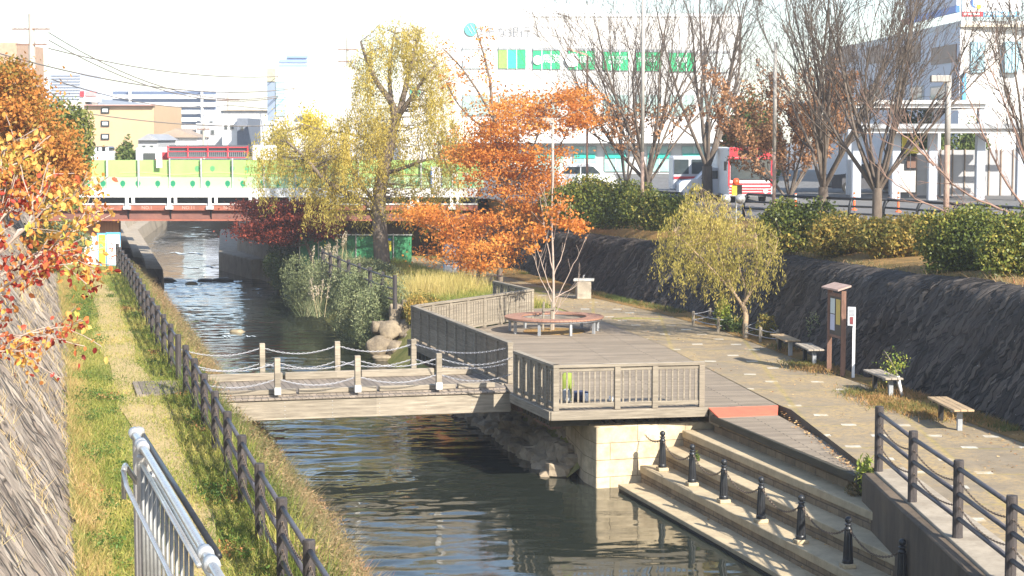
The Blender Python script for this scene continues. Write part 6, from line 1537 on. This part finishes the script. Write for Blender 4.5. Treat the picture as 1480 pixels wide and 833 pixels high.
# ---- bare street trees
def bare(name, label, px, Y, fork_y, r, L, seed, nl=9, ang=(6, 34), leaves=None, bz=2.6, P=None, group=None, lean=0, top_bias=.03):
    rng = np.random.default_rng(seed); out = []; b = D(px, 300, Y); b[2] = bz - .1; f = D(px + lean, fork_y, Y)
    out.append((np.array([b, b * .7 + f * .3, b * .3 + f * .7, f]), np.array([r * 1.12, r, r * .95, r * .9]), 0))
    P = P or [dict(n=9, w=.075, up=top_bias, ch=(7, 9), s=.15, ang=(12, 34), lr=.52, rr=.52), dict(n=7, w=.085, up=.045, ch=(4, 6), s=.2, ang=(14, 34), lr=.55, rr=.6, rmin=.012), dict(n=5, w=.09, up=.04, ch=(3, 5), s=.2, ang=(14, 38), lr=.6, rr=.6, rmin=.008), dict(n=4, w=.08, up=.04, rmin=.005)]
    lim = []
    for k in range(nl):
        a = 2 * math.pi * (k + rng.uniform(-.3, .3)) / nl * 1.0; tl = R(rng.uniform(*ang)); d = np.array([math.sin(tl) * math.cos(a), math.sin(tl) * math.sin(a), math.cos(tl)])
        st = b * .12 + f * .88 if k % 3 == 0 else f - (0, 0, rng.uniform(0, .2))
        lo = []; grow(rng, st, d, L * rng.uniform(.8, 1.05), r * rng.uniform(.30, .50), 0, P, lo, .18); lim += [(p_, q_, l_ + 1) for p_, q_, l_ in lo]
    out += lim; Lf = None; rn = None
    if leaves:
        lm, per, zmax, size = leaves; A = anchors(rng, [o for o in lim if o[0][0][2] < zmax], 2, per, .07); A = A[A[:, 2] < zmax + .6]
        Lf = leafquads(rng, A, size, size * .6); rn = rnd_for(rng, A, 1.2, seed)
    return tree_thing(name, label, 'tree', b, out, Lf, leaves[0] if leaves else None, rn, group, BARKG, minr=.006)
gz = 'bare zelkova street trees'
bare('zelkova_tree', 'bare vase-shaped street tree with the thickest trunk, right of centre behind the shrubs', 1268, 56, 272, .155, 7.0, 101, 12, (5, 40), group=gz)
bare('zelkova_tree', 'bare vase-shaped street tree just left of the thickest-trunked one', 1190, 62, 270, .175, 7.8, 102, 12, (5, 40), group=gz, leaves=(BRL, 1.2, 5.2, .12))
bare('zelkova_tree', 'bare street tree with a bundle of dark upright limbs in front of the silver bus', 1022, 86, 240, .26, 9.5, 103, 8, (6, 36), group=gz)
bare('oak_tree', 'half-bare street tree with arching limbs and clinging brown leaves behind the tall lamp post', 936, 78, 262, .20, 8.6, 104, 10, (12, 52), leaves=(BRL, 17, 6.4, .16), group=None)
bare('zelkova_tree', 'bare thin-branched tree at the right edge of the picture with long low limbs', 1500, 47, 285, .12, 5.2, 105, 9, (10, 42), group=gz)
bare('zelkova_tree', 'slender bare tree left of the half-bare brown-leaved tree, its limbs crossing the green windows', 905, 92, 270, .14, 9.0, 106, 6, (5, 30), group=gz)
bare('oak_tree', 'brown-leaved tree beside the slim grey lamp post, in front of the red and white bus', 1140, 72, 285, .11, 4.8, 107, 8, (10, 50), leaves=(BRL, 16, 8.0, .15))
# long low limbs reaching left at the right edge
rng = np.random.default_rng(66); out = []
limb([(1500, 330), (1496, 345), (1492, 372)], 45, .10, .08, out)
for l in ([(1500, 330), (1430, 322), (1360, 305), (1320, 285), (1290, 262), (1270, 250)], [(1500, 322), (1440, 300), (1390, 278), (1350, 240), (1325, 200), (1312, 165)], [(1498, 320), (1470, 290), (1440, 240), (1420, 190), (1400, 140), (1380, 100)], [(1500, 315), (1490, 260), (1470, 200), (1440, 120), (1415, 60)], [(1350, 240), (1335, 225), (1300, 190), (1280, 180)]):
    q_ = limb(l, 45, .035, .008, out, 1, .015, rng)
    for _ in range(12):
        i = rng.integers(3, len(q_) - 1); d = nrm(q_[i] - q_[i - 1]); lo = []; grow(rng, q_[i], rotvec(rng, d, 20, 50), rng.uniform(.6, 1.6), .010, 0, [dict(n=5, w=.08, up=.06, ch=(2, 4), s=.3, ang=(20, 40), lr=.5, rr=.7), dict(n=4, w=.08, up=.05)], lo); out += [(a_, b_, l_ + 2) for a_, b_, l_ in lo]
tree_thing('bare_shrub_tree', 'low bare tree stretching long reddish limbs leftwards over the big green hedge at right', 'tree', np.array([out[0][0][0][0], 45, 2.3]), out, None, None, barkm=plain('reddish_bark', (.27, .17, .13), (.14, .09, .07), 6, .85))
# evergreen clumps on the street
bush('evergreen_tree', 'round green evergreen between the silver bus and the red bus, behind the bare trees', 'tree', (D(1085, 0, 98)[0], 98, 3.2), (1.9, 1.8, 4.4), 8000, (.28, .16), GRL, 51)
bush('evergreen_tree', 'green shrub tree behind the grey panel fence left of the square lamp', 'tree', (D(1335, 0, 99)[0], 99, 3.0), (1.8, 1.6, 4.0), 5000, (.25, .15), GRL, 52)
bush('evergreen_tree', 'low green tree top showing over the grey panel fence right of the square lamp', 'tree', (D(1395, 0, 101)[0], 101, 2.9), (1.8, 1.6, 3.2), 4000, (.25, .15), GRL, 53)
bush('roadside_shrub', 'small dark evergreen on the road left of the white truck', 'shrub', (D(182, 0, 103)[0], 103, 2.8), (.8, .8, 2.4), 2500, (.2, .12), GRL, 54)

# ---- hedges on the embankment
def hedge(label, px, pyb, Y, w, d, h, n, m, seed, leaf=(.12, .07)):
    c = D(px, pyb, Y); bush('hedge_shrub', label, 'shrub', c, (w, d, h), n, leaf, m, seed, 'clipped shrubs on the embankment', lumps=9)
hedge('dark green shrub under the brown-leaved tree, left of the tall lamp post', 872, 332, 66, 2.0, 1.2, 1.75, 15000, HED, 1)
hedge('green shrub at the far left of the embankment top beneath the orange tree', 822, 326, 70, 1.5, 1.0, 1.35, 8000, HED, 2)
hedge('green shrub just right of the tall lamp post, touching the small willow', 948, 334, 64, 1.4, 1.0, 1.3, 8000, HED, 3)
hedge('yellow-green shrub between the small willow and the two bare trunks', 1146, 366, 55, 1.35, 1.0, 1.35, 10000, HED, 4)
hedge('yellowing shrub at the foot of the left of the two bare trunks', 1212, 370, 52.5, 1.35, 1.0, 1.15, 10000, HEY, 5)
hedge('golden orange shrub right of the thickest bare trunk', 1300, 378, 50, 1.5, 1.0, 1.15, 11000, HEY, 6)
hedge('small golden shrub in the gap between trunk and big green hedge', 1340, 372, 51, 1.0, .9, 1.05, 6000, HEY, 16)
hedge('big glossy green hedge shrub at the right, directly above the embankment edge', 1405, 402, 43.5, 1.35, 1.1, 1.55, 18000, HED, 7, (.09, .055))
hedge('big green hedge shrub cut off by the right edge of the picture', 1490, 410, 41.5, 1.5, 1.1, 1.65, 16000, HED, 8, (.09, .055))
# trees at left
rng = np.random.default_rng(61)
orange('broadleaf_tree', 'dense orange and green tree at the left edge rising behind the red-leaved branches', [(-10, 400), (0, 340), (10, 280), (20, 220), (25, 170)], [[(10, 280), (50, 240, -1), (90, 215, -1)], [(15, 250), (-20, 210), (-50, 180)], [(22, 200), (40, 150), (45, 110)]],
       [(20, 165, 50, 44, 60), (58, 205, 38, 30, 42), (15, 240, 55, 40, 46), (72, 262, 34, 22, 24), (5, 112, 36, 22, 14), (98, 245, 16, 18, 6)], 60, 2.2, 150, (.15, .09), OGL, 61, rad=(.38, .38, .24), r0=.2, rsc=.9)
bush('evergreen_tree', 'green tree crown showing on the right shoulder of the orange tree at left', 'tree', (D(84, 0, 66)[0], 66, 3.0), (1.5, 1.5, 3.7), 14000, (.16, .1), leafm('olive_leaves', [(0, (.06, .09, .02)), (.5, (.16, .19, .05)), (1, (.34, .32, .09))], .3), 62)
bush('slope_shrub', 'green and yellow shrub on the top of the pale embankment under the red leaves', 'shrub', D(60, 395, 62), (1.3, 1.2, 1.6), 7000, (.14, .07), HEY, 63)
bush('slope_shrub', 'small green shrub at the far foot of the pale embankment beside the light green fence', 'shrub', D(98, 362, 76), (1.0, 1.2, 1.2), 4000, (.14, .07), BSH, 64)
# ---- foreground branch with large leaves
rng = np.random.default_rng(91); Y = 15.5; out = []
base = ST(17.5, -1.9, 2.9)
o0 = D(-120, 470, Y)
out.append((np.array([base, base * .5 + o0 * .5 + (-.2, 0, 0), o0]), np.array([.09, .07, .05]), 0))
LMB = [[(-120, 470), (-40, 400), (20, 345), (70, 300), (98, 288), (122, 268)], [(-100, 455), (-20, 410), (50, 372), (100, 345), (115, 320), (132, 298)], [(-120, 475), (-40, 440), (20, 405), (60, 382), (80, 372)], [(-120, 480), (-40, 490), (20, 485), (60, 480), (110, 468)], [(-120, 480), (-60, 500), (0, 510), (40, 505)], [(-120, 460), (-60, 350), (-20, 280), (20, 235), (60, 222)], [(-60, 350), (-30, 260), (0, 225), (30, 205)], [(20, 345), (45, 310), (60, 270), (78, 245)], [(-40, 400), (0, 320), (30, 275)], [(50, 372), (80, 366), (110, 372), (125, 380)]]
A = []
for l in LMB:
    dy = rng.uniform(-1.2, 1.2); q_ = limb([(a_, b_, dy * i / len(l)) for i, (a_, b_) in enumerate(l)], Y, .016, .004, out, 1, .012, rng)
    for _ in range(15):
        i = rng.integers(2, len(q_) - 1); d = nrm(q_[i] - q_[i - 1] + 1e-6); lo = []; grow(rng, q_[i], rotvec(rng, d, 15, 55), rng.uniform(.15, .42), .004, 0, [dict(n=4, w=.1, up=.03)], lo); out += [(a_, b_, 2) for a_, b_, _l in lo]
        A.append(lo[0][0][1:])
    A.append(q_[5:])
A = np.concatenate(A); A = A[rng.integers(0, len(A), 2000)] + rng.normal(size=(2000, 3)) * (.05, .05, .045) - (0, 0, .03)
def bigleaf(rng, C, L, W):
    V = []; n = len(C)
    for c in C:
        a = nrm(np.array([0, 0, -1.0]) + rng.normal(size=3) * .8); b = nrm(np.cross(a, rng.normal(size=3))); k = rng.uniform(.7, 1.25); nn_ = np.cross(a, b) * .25
        p = lambda x, y: c + a * L * k * x + b * W * k * y + nn_ * W * abs(y) * 1.2
        # two halves, folded on the midrib
        V += [p(0, 0), p(.25, .38), p(.62, .40), p(1, 0), p(0, 0), p(1, 0), p(.62, -.40), p(.25, -.38)]
    return np.array(V)
hsh = vnoise(A, 2.4, 3); rl = np.clip(.52 + .30 * (hsh) + rng.normal(size=len(A)) * .16 - .35 * (A[:, 2] < 4.75) * (rng.uniform(size=len(A)) < .7), 0, .999)
tt = tree_thing('broadleaf_tree', 'foreground branches with large red, orange and yellow leaves reaching in from the left edge', 'tree', base, out, bigleaf(rng, A, .058, .043), FGL, np.repeat(rl, 2), leafname='leaves', barkm=plain('pale_twig', (.42, .33, .27), (.28, .21, .17), 8, .8))

# ---- right bank shrubs, reeds, grasses
rng = np.random.default_rng(14)
lab = ['large grey-green shrub at the water next to the pale boulders', 'second grey-green shrub along the right water edge from the boulders', 'third grey-green shrub along the right water edge, below the small dark fence', 'fourth shrub along the right water edge', 'fifth, dark shrub along the right water edge', 'dark shrub in the shade at the far end of the right bank', 'low shrub between the water-edge shrubs and the dark post fence', 'yellow-green shrub just above the boulders', 'leafy shrub at the start of the dark post fence', 'low dark shrub under the red maple', 'dark bush mass under the bridge edge behind the red maple', 'farthest dark bush at the water under the bridge']
for i, (s, t, z, w, h, m) in enumerate(((61.6, 11.0, -1.6, 1.35, 2.5, BSH), (65.3, 11.0, -1.6, 1.5, 2.4, BSH), (69.5, 11.0, -1.6, 1.6, 2.3, BSH), (74, 11.1, -1.6, 1.7, 2.2, BSH), (79, 11.2, -1.6, 1.8, 2.0, BSH), (84, 11.6, -1.5, 1.6, 1.7, GRL), (66.5, 12.0, -.5, 1.1, 1.0, BSH), (60.5, 11.9, -.7, .9, 1.1, HEY), (72, 12.2, -.3, 1.2, 1.1, BSH), (86, 12.6, -.4, 1.4, 1.6, GRL), (90, 12.2, -1.0, 2.2, 2.2, GRL), (88, 10.9, -1.6, 1.5, 1.6, GRL))):
    bush('bank_shrub', lab[i], 'shrub', ST(s, t, z), (w, w, h), 15000, (.12, .034), m, 200 + i, 'shrubs on the right bank', axis=(0, 0, .8), spread=.8)
def plume(label, p, n, h, seed):
    rng = np.random.default_rng(seed); t = thing('reed_clump', label, 'reeds', p, 'reed clumps on the right bank'); V = []; st = MB()
    for _ in range(n):
        b = p + rng.normal(size=3) * (.35, .35, 0); d = nrm(np.array([rng.normal() * .16, rng.normal() * .16, 1])); e = b + d * h * rng.uniform(.7, 1.1); st.tube([b, e], [.008, .005], 3)
        k = 30; u = rng.uniform(0, 1, k)[:, None]; C = e - d * u * .42 + rng.normal(size=(k, 3)) * .04; vq = leafquads(rng, C, .10, .03, d, .8); mesh_np('plume', vq, 4, PLM, rng.uniform(size=k), t)
    st.build('stems', plain('straw', (.5, .4, .22)), t)
    B = p + rng.normal(size=(160, 3)) * (.3, .3, 0); Vb = blades(rng, B, (.4, .8), .02, .4); mesh_np('leaves', Vb, 4, BSH, rng.uniform(size=160), t)
for i, (px, py, Y, lb) in enumerate(((470, 372, 77, 'pale reed plumes behind the first posts of the small dark fence'), (455, 420, 66, 'pale reed plumes among the shrubs below the dark fence'), (490, 352, 79, 'pale reed plumes in front of the dark green panel fence'))):
    p = D(px, py, Y); p[2] -= .9; plume(lb, p, 7, 1.35, 300 + i)

def scatter(name, B, h, w, lean, mat, seed, rn=None, kind='stuff', label=None):
    rng = np.random.default_rng(seed); V = blades(rng, B, h, w, lean); o = mesh_np(name, V, 4, mat, rnd_for(rng, B, 1.4, seed, .5) if rn is None else rn, None, origin=(0, 0, 0)); o['kind'] = kind
    if label: o['label'] = label; o['category'] = name.replace('_', ' ')
    return o
def zb(s, t): return np.interp(t, [.2, 3.0, 3.6, 4.1, 4.6, 5.0], [0, 0, -.38, -.9, -1.4, -1.75])
def stpts(S_, T_, Z): return np.stack([CD[0] * S_ + CN[0] * T_, CD[1] * S_ + CN[1] * T_, Z], 1)
rng = np.random.default_rng(15)
# left path grass: two green strips and thin straw between
n = 100000; s = 17 + 66 * rng.uniform(0, 1, n) ** 1.7; t = np.where(rng.uniform(0, 1, n) < .5, rng.normal(.82, .30, n), rng.normal(2.68, .38, n)); t = np.clip(t, .35, 3.3)
B = stpts(s, t, zb(s, t) - .01); c_ = vnoise(B, .8, 3) * .5 + .5
rn = np.clip(.12 + .5 * c_ + rng.normal(size=n) * .15 + .25 * (t < .7) * 1.0, 0, .999)
B3 = B + np.stack([np.zeros(n), np.zeros(n), rng.uniform(0, .10, n)], 1); o = mesh_np('grass', leafquads(rng, B3[:60000], .075, .016), 4, GRS, rn[:60000], None, origin=(0, 0, 0)); tag(o, 'low tangled clover and grass beside the path', 'grass', kind='stuff')
B, rn = B[40000:], rn[40000:]
scatter('grass', B, (.04, .19), .013, .5, GRS, 1, rn, label='green and yellow grass along both sides of the trodden path')
n = 45000; s = 17 + 66 * rng.uniform(0, 1, n) ** 1.7; t = rng.uniform(.9, 2.7, n); B = stpts(s, t, np.full(n, .0)); rn = np.clip(.42 + .42 * (vnoise(B, 1.1, 9)) + rng.normal(size=n) * .15, 0, .999)
scatter('grass', B, (.02, .08), .014, .8, GRS, 2, rn, label='short trampled straw-coloured grass on the path')
n = 18000; s = 17 + 60 * rng.uniform(0, 1, n) ** 1.6; t = rng.normal(.48, .13, n); B = stpts(s, t, np.full(n, .0)); B[:, 2] += np.maximum(0, .45 - t) * 1.4
scatter('dry_grass', B, (.04, .2), .012, .7, leafm('rusty_grass', [(0, (.14, .18, .04)), (.4, (.27, .26, .07)), (.7, (.46, .30, .12)), (1, (.56, .42, .22))], .3), 3, label='orange dry grass along the foot of the pale embankment')
L_ = []; Rn = []
for _ in range(150):
    c_s = 17 + 55 * rng.uniform() ** 1.5; c_t = rng.choice([rng.normal(.62, .12), rng.normal(1.0, .2), rng.normal(2.6, .25), rng.normal(3.0, .15)]); k = int(rng.uniform(50, 190)); r_ = rng.uniform(.08, .28)
    P_ = stpts(c_s + rng.normal(size=k) * r_ * 1.3, c_t + rng.normal(size=k) * r_ * .7, rng.uniform(.01, .05 + r_ * .6, k)); L_.append(P_); Rn.append(np.clip(rng.choice([.1, .3, .3, .8]) + rng.normal(size=k) * .12, 0, .999))
B = np.concatenate(L_); o = mesh_np('broadleaf_weeds', leafquads(rng, B, .06, .03), 4, leafm('weed_mix', [(0, (.05, .10, .02)), (.4, (.13, .21, .04)), (.65, (.32, .26, .07)), (.85, (.42, .16, .07)), (1, (.50, .30, .12))], .3), np.concatenate(Rn), None, origin=(0, 0, 0)); tag(o, 'clumps of dark green and reddish broad-leaved weeds along the grassy path', 'weeds', kind='stuff')
# tufts on the embankment
cs = [(rng.uniform(18, 60), rng.uniform(.2, 2.6)) for _ in range(30)]; L_ = []
for cs_, hz in cs:
    k = 60; ss = cs_ + rng.normal(size=k) * .35; hh_ = hz + rng.normal(size=k) * .3; L_.append(stpts(ss, .45 - hh_ * .53, hh_ - .05))
B = np.concatenate(L_); B = B[B[:, 2] > 0]; scatter('dry_grass', B, (.05, .24), .010, .7, STR, 4, label='straw-coloured tufts growing out of the pale embankment')
# bank brush between fence and water
n = 130000; s = 17 + 68 * rng.uniform(0, 1, n) ** 1.6; t = rng.uniform(3.0, 4.95, n); B = stpts(s, t, zb(s, t)); pc = vnoise(B, .7, 6) * .5 + .5
rn = np.clip(.1 + .75 * pc + rng.normal(size=n) * .14, 0, .999); B += rng.normal(size=(n, 3)) * (.03, .03, 0)
hk = .55 + .45 * (vnoise(B, 2.2, 11)); B2 = B + np.stack([np.zeros(n), np.zeros(n), rng.uniform(.02, .62, n) * hk], 1)
o = mesh_np('bank_brush', leafquads(rng, B2[:85000], .085, .022), 4, BRU, rn[:85000], None, origin=(0, 0, 0)); tag(o, 'twiggy brown and red weeds over the bank between fence and water', 'brush', kind='stuff')
B, rn = B[:60000], rn[:60000]
scatter('bank_brush', B, (.08, .36), .012, .8, BRU, 5, rn, label='brown, green and reddish brush covering the bank between fence and water')
n = 14000; s = 17 + 60 * rng.uniform(0, 1, n) ** 1.5; t = rng.normal(3.15, .2, n); B = stpts(s, t, zb(s, t)); scatter('grass', B, (.2, .55), .018, .3, GRS, 6, np.clip(.2 + .5 * vnoise(B, .5, 2) + rng.normal(size=n) * .15, 0, .999), label='taller green grass at the foot of the log-style fence')
# right bank grass
n = 60000; s = rng.uniform(55, 84, n); t = rng.uniform(11.9, 16, n); B = stpts(s, t, np.full(n, -.05))
ok = B[:, 0] < np.interp(B[:, 1], [p[1] for p in PVL], [p[0] for p in PVL]) - .05
ok &= ~((B[:, 1] < 61.5) & (B[:, 0] > np.interp(B[:, 1], [51.9, 57.6], [-2.9, .5])))
B = B[ok]; n = len(B); scatter('grass', B, (.08, .4), .022, .35, GRS, 7, np.clip(.36 + .42 * vnoise(B, .9, 8) + rng.normal(size=n) * .2, 0, .999), label='green and yellow grass on the right bank beneath the trees')
cc = [G(px, py, 0) for px, py in ((612, 425), (630, 432), (650, 428), (668, 424), (600, 432))]
B = np.concatenate([c + rng.normal(size=(650, 3)) * (.5, .6, 0) for c in cc]); B[:, 2] = -.03; B = B[~((B[:, 1] < 61.5) & (B[:, 0] > np.interp(B[:, 1], [51.9, 57.6], [-2.9, .5])))]
scatter('golden_grass', B, (.4, .95), .02, .35, GLD, 8, label='tall golden grass behind the zigzag railing')
# verge grass on the embankment top and at its foot
n = 26000; A_ = resample(wt, 200); k = rng.integers(0, 200, n); u = rng.uniform(-.1, 3.2, n); B = A_[k] + np.stack([u, rng.uniform(-.3, .3, n), np.full(n, -.02)], 1)
scatter('dry_grass', B, (.03, .16), .02, .8, BRU, 9, np.clip(.45 + .5 * vnoise(B, .7, 4) + rng.normal(size=n) * .2, 0, .999), label='low dry grass and weeds along the top of the dark embankment')
n = 26000; yy = 26 + 56 * rng.uniform(0, 1, n); xx = np.interp(yy, [b[1] for b in RB], [b[0] for b in RB]) - np.abs(rng.normal(size=n)) * .22 + .05; B = np.stack([xx, yy, np.full(n, .03)], 1); dn = vnoise(B, .9, 7) > -.15; B = B[dn]; n = len(B)
scatter('weeds', B, (.03, .13), .018, .7, leafm('low_weeds', [(0, (.06, .09, .02)), (.4, (.15, .16, .04)), (.7, (.30, .17, .06)), (1, (.48, .27, .11))], .2), 10, np.clip(.4 + .45 * vnoise(B, 1.0, 5) + rng.normal(size=n) * .25, 0, .999), label='low weeds and grass at the foot of the dark embankment')
B = np.concatenate([G(px, py, 0) + rng.normal(size=(1400, 3)) * (.28, .5, 0) for px, py in ((1285, 585), (1320, 592), (1345, 600), (1255, 572), (1190, 535), (1165, 530))]); B[:, 2] = .02
scatter('weeds', B, (.03, .10), .02, .7, leafm('low_weeds', [(0, (.06, .09, .02)), (.4, (.15, .16, .04)), (.7, (.30, .17, .06)), (1, (.48, .27, .11))], .2), 11, label='patches of weeds between the benches')
# fallen leaves
n = 5200; yy = 23 + 60 * rng.uniform(0, 1, n) ** 1.2; wl_ = np.interp(yy, [b[1] for b in RB], [b[0] for b in RB]); u = rng.uniform(0, 1, n) ** 2.2; xx = wl_ - .1 - u * 4.2
B = np.stack([xx, yy, np.full(n, .022)], 1); B = B[(B[:, 0] > np.interp(B[:, 1], [p[1] for p in PVL], [p[0] for p in PVL]))]; B = B[vnoise(B, 1.1, 21) + rng.normal(size=len(B)) * .3 > .15]
V = leafquads(rng, B, .07, .045); V = V.reshape(-1, 4, 3); V[:, :, 2] = .015 + (V[:, :, 2] - V[:, :, 2].min(1)[:, None]) * .35; o = mesh_np('fallen_leaves', V.reshape(-1, 3), 4, leafm('fallen', [(0, (.20, .09, .04)), (.5, (.38, .22, .09)), (1, (.50, .36, .18))], .1), rng.uniform(size=len(B)), None, origin=(0, 0, 0)); o['kind'] = 'stuff'; o['label'] = 'scattered fallen brown and orange leaves on the paving'; o['category'] = 'fallen leaves'
L_ = []
for z, (px, py) in LV:
    g = G(px, py, z)[:2]; k = 60; u = rng.uniform(0, 13, k); w_ = .62 - np.abs(rng.normal(size=k)) * .08
    L_.append(np.stack([g[0] + sd[0] * u + .965 * w_, g[1] + sd[1] * u + .262 * w_, np.full(k, z + .012)], 1))
k1 = 160; u = rng.uniform(0, 1, k1); L_.append(np.stack([5.72 + .3 * u + rng.normal(size=k1) * .06 - .12, 38.6 - 7 * u, np.full(k1, -.09)], 1))
B = np.concatenate(L_); V = leafquads(rng, B, .08, .055).reshape(-1, 4, 3); V[:, :, 2] = B[:, 2][:, None] + (V[:, :, 2] - V[:, :, 2].min(1)[:, None]) * .4
o = mesh_np('fallen_leaves', V.reshape(-1, 3), 4, MATS['fallen'], rng.uniform(size=len(B)), None, origin=(0, 0, 0)); o['kind'] = 'stuff'; o['label'] = 'fallen leaves gathered on the stone steps'; o['category'] = 'fallen leaves'
# small plants
def herb(name, label, p, sz, n, leaf, m, seed, axis=None): bush(name, label, 'plant', p, sz, n, leaf, m, seed, axis=axis, lumps=4)
herb('small_plant', 'bright yellow-green plant inside the left rope enclosure', G(1046, 478, 0), (.35, .35, .95), 900, (.10, .05), leafm('lime_leaves', [(0, (.10, .18, .03)), (.6, (.32, .38, .06)), (1, (.55, .5, .1))], .35), 71)
herb('small_plant', 'low green plant at the right side of the left rope enclosure', G(1058, 480, 0), (.4, .35, .5), 900, (.09, .05), MATS['green_leaves'] if 'green_leaves' in MATS else GRL, 72)
herb('small_plant', 'reddish-green plant inside the right rope enclosure', G(1105, 492, 0), (.4, .35, .75), 900, (.09, .04), HEY, 73)
herb('small_plant', 'thin green bush behind the mossy bench left of the noticeboard', G(1192, 512, 0) , (.45, .4, 1.0), 900, (.07, .035), BSH, 74)
herb('small_plant', 'upright green weed growing at the corner of steps and concrete wall', G(1250, 712, -.4), (.14, .14, .55), 160, (.20, .04), leafm('weed_leaves', [(0, (.12, .20, .03)), (1, (.45, .48, .10))], .3), 75, axis=(0, 0, 1))
herb('small_plant', 'rusty dry weed beside the upright green weed on the top step', G(1236, 716, -.5), (.28, .25, .22), 500, (.09, .02), BRU, 76)
herb('small_plant', 'green plant growing on the riser behind the second bollard', G(1004, 668, -.86), (.12, .12, .2), 120, (.07, .05), GRL, 77)
# bound shrub before the bench
g = G(1299, 574, 0); t = thing('bound_shrub', 'small sapling wrapped in white cloth leaning in front of the greyish bench', 'sapling', g)
MB().tube([g + (.07, 0, 0), g + (0, 0, .3), g + (-.06, 0, .55), g + (-.22, 0, .85), g + (-.32, 0, 1.0)], [.02, .02, .016, .01, .005], 6).build('stem', WOODG, t)
MB().tube([g + (.07, -.01, .02), g + (.0, -.01, .3), g + (-.04, -.01, .45)], [.035, .04, .05], 7).build('wrapping', WHITE, t, smooth=True)
rng = np.random.default_rng(4); C = g + np.array([-.12, 0, .72]) + rng.normal(size=(260, 3)) * (.14, .1, .14); mesh_np('foliage', leafquads(rng, C, .07, .03), 4, MATS['lime_leaves'], rng.uniform(size=260), t)

hz = NT('haze_air'); pv = hz.n('ShaderNodeVolumePrincipled', Color=(.90, .93, 1.0, 1), Density=HZD, Anisotropy=.2); hz.link(pv.outputs[0], hz.out.inputs['Volume'])
o = MB().box((0, 450, 29), (1400, 1010, 68)).build('haze', hz.m, None, uv=False); o['kind'] = 'stuff'; o['label'] = 'pale daylight haze over the whole view'; o['category'] = 'haze'
# ------------------------------------------------------------------ camera, sun, sky
cam = bpy.data.cameras.new('camera'); co = bpy.data.objects.new('camera', cam); COL.objects.link(co); S.camera = co
co.location = (0, 0, ZC); co.rotation_euler = (math.pi / 2 - PITCH, 0, 0); cam.sensor_width = 36; cam.lens = F / 1480 * 36; cam.clip_start = .5; cam.clip_end = 6000
SUN_EL = 32; sunv = np.array([.54, -.842]) 
sl = bpy.data.lights.new('sun', 'SUN'); sl.energy = 4.2; sl.angle = R(.5); sl.color = (1, .935, .83); so = bpy.data.objects.new('sun', sl); COL.objects.link(so)
dv = Vector((sunv[0] * math.cos(R(SUN_EL)), sunv[1] * math.cos(R(SUN_EL)), math.sin(R(SUN_EL))))
so.rotation_euler = dv.to_track_quat('Z', 'Y').to_euler()
w = bpy.data.worlds.new('World'); S.world = w; w.use_nodes = True; nt = w.node_tree; nt.nodes.clear()
sk = nt.nodes.new('ShaderNodeTexSky'); sk.sky_type = 'NISHITA'; sk.sun_disc = False; sk.sun_elevation = R(SUN_EL); sk.sun_rotation = math.atan2(sunv[0], sunv[1]); sk.air_density = 1.0; sk.dust_density = .6; sk.ozone_density = 1.0
bg = nt.nodes.new('ShaderNodeBackground'); bg.inputs[1].default_value = .105; wo = nt.nodes.new('ShaderNodeOutputWorld')
nt.links.new(sk.outputs[0], bg.inputs[0]); nt.links.new(bg.outputs[0], wo.inputs[0])
S.view_settings.view_transform = 'Standard'; S.view_settings.look = 'None'; S.view_settings.exposure = 1.5; S.view_settings.gamma = 1
S.render.engine = 'CYCLES'; S.cycles.max_bounces = 6; S.cycles.transparent_max_bounces = 4; S.cycles.use_denoising = True
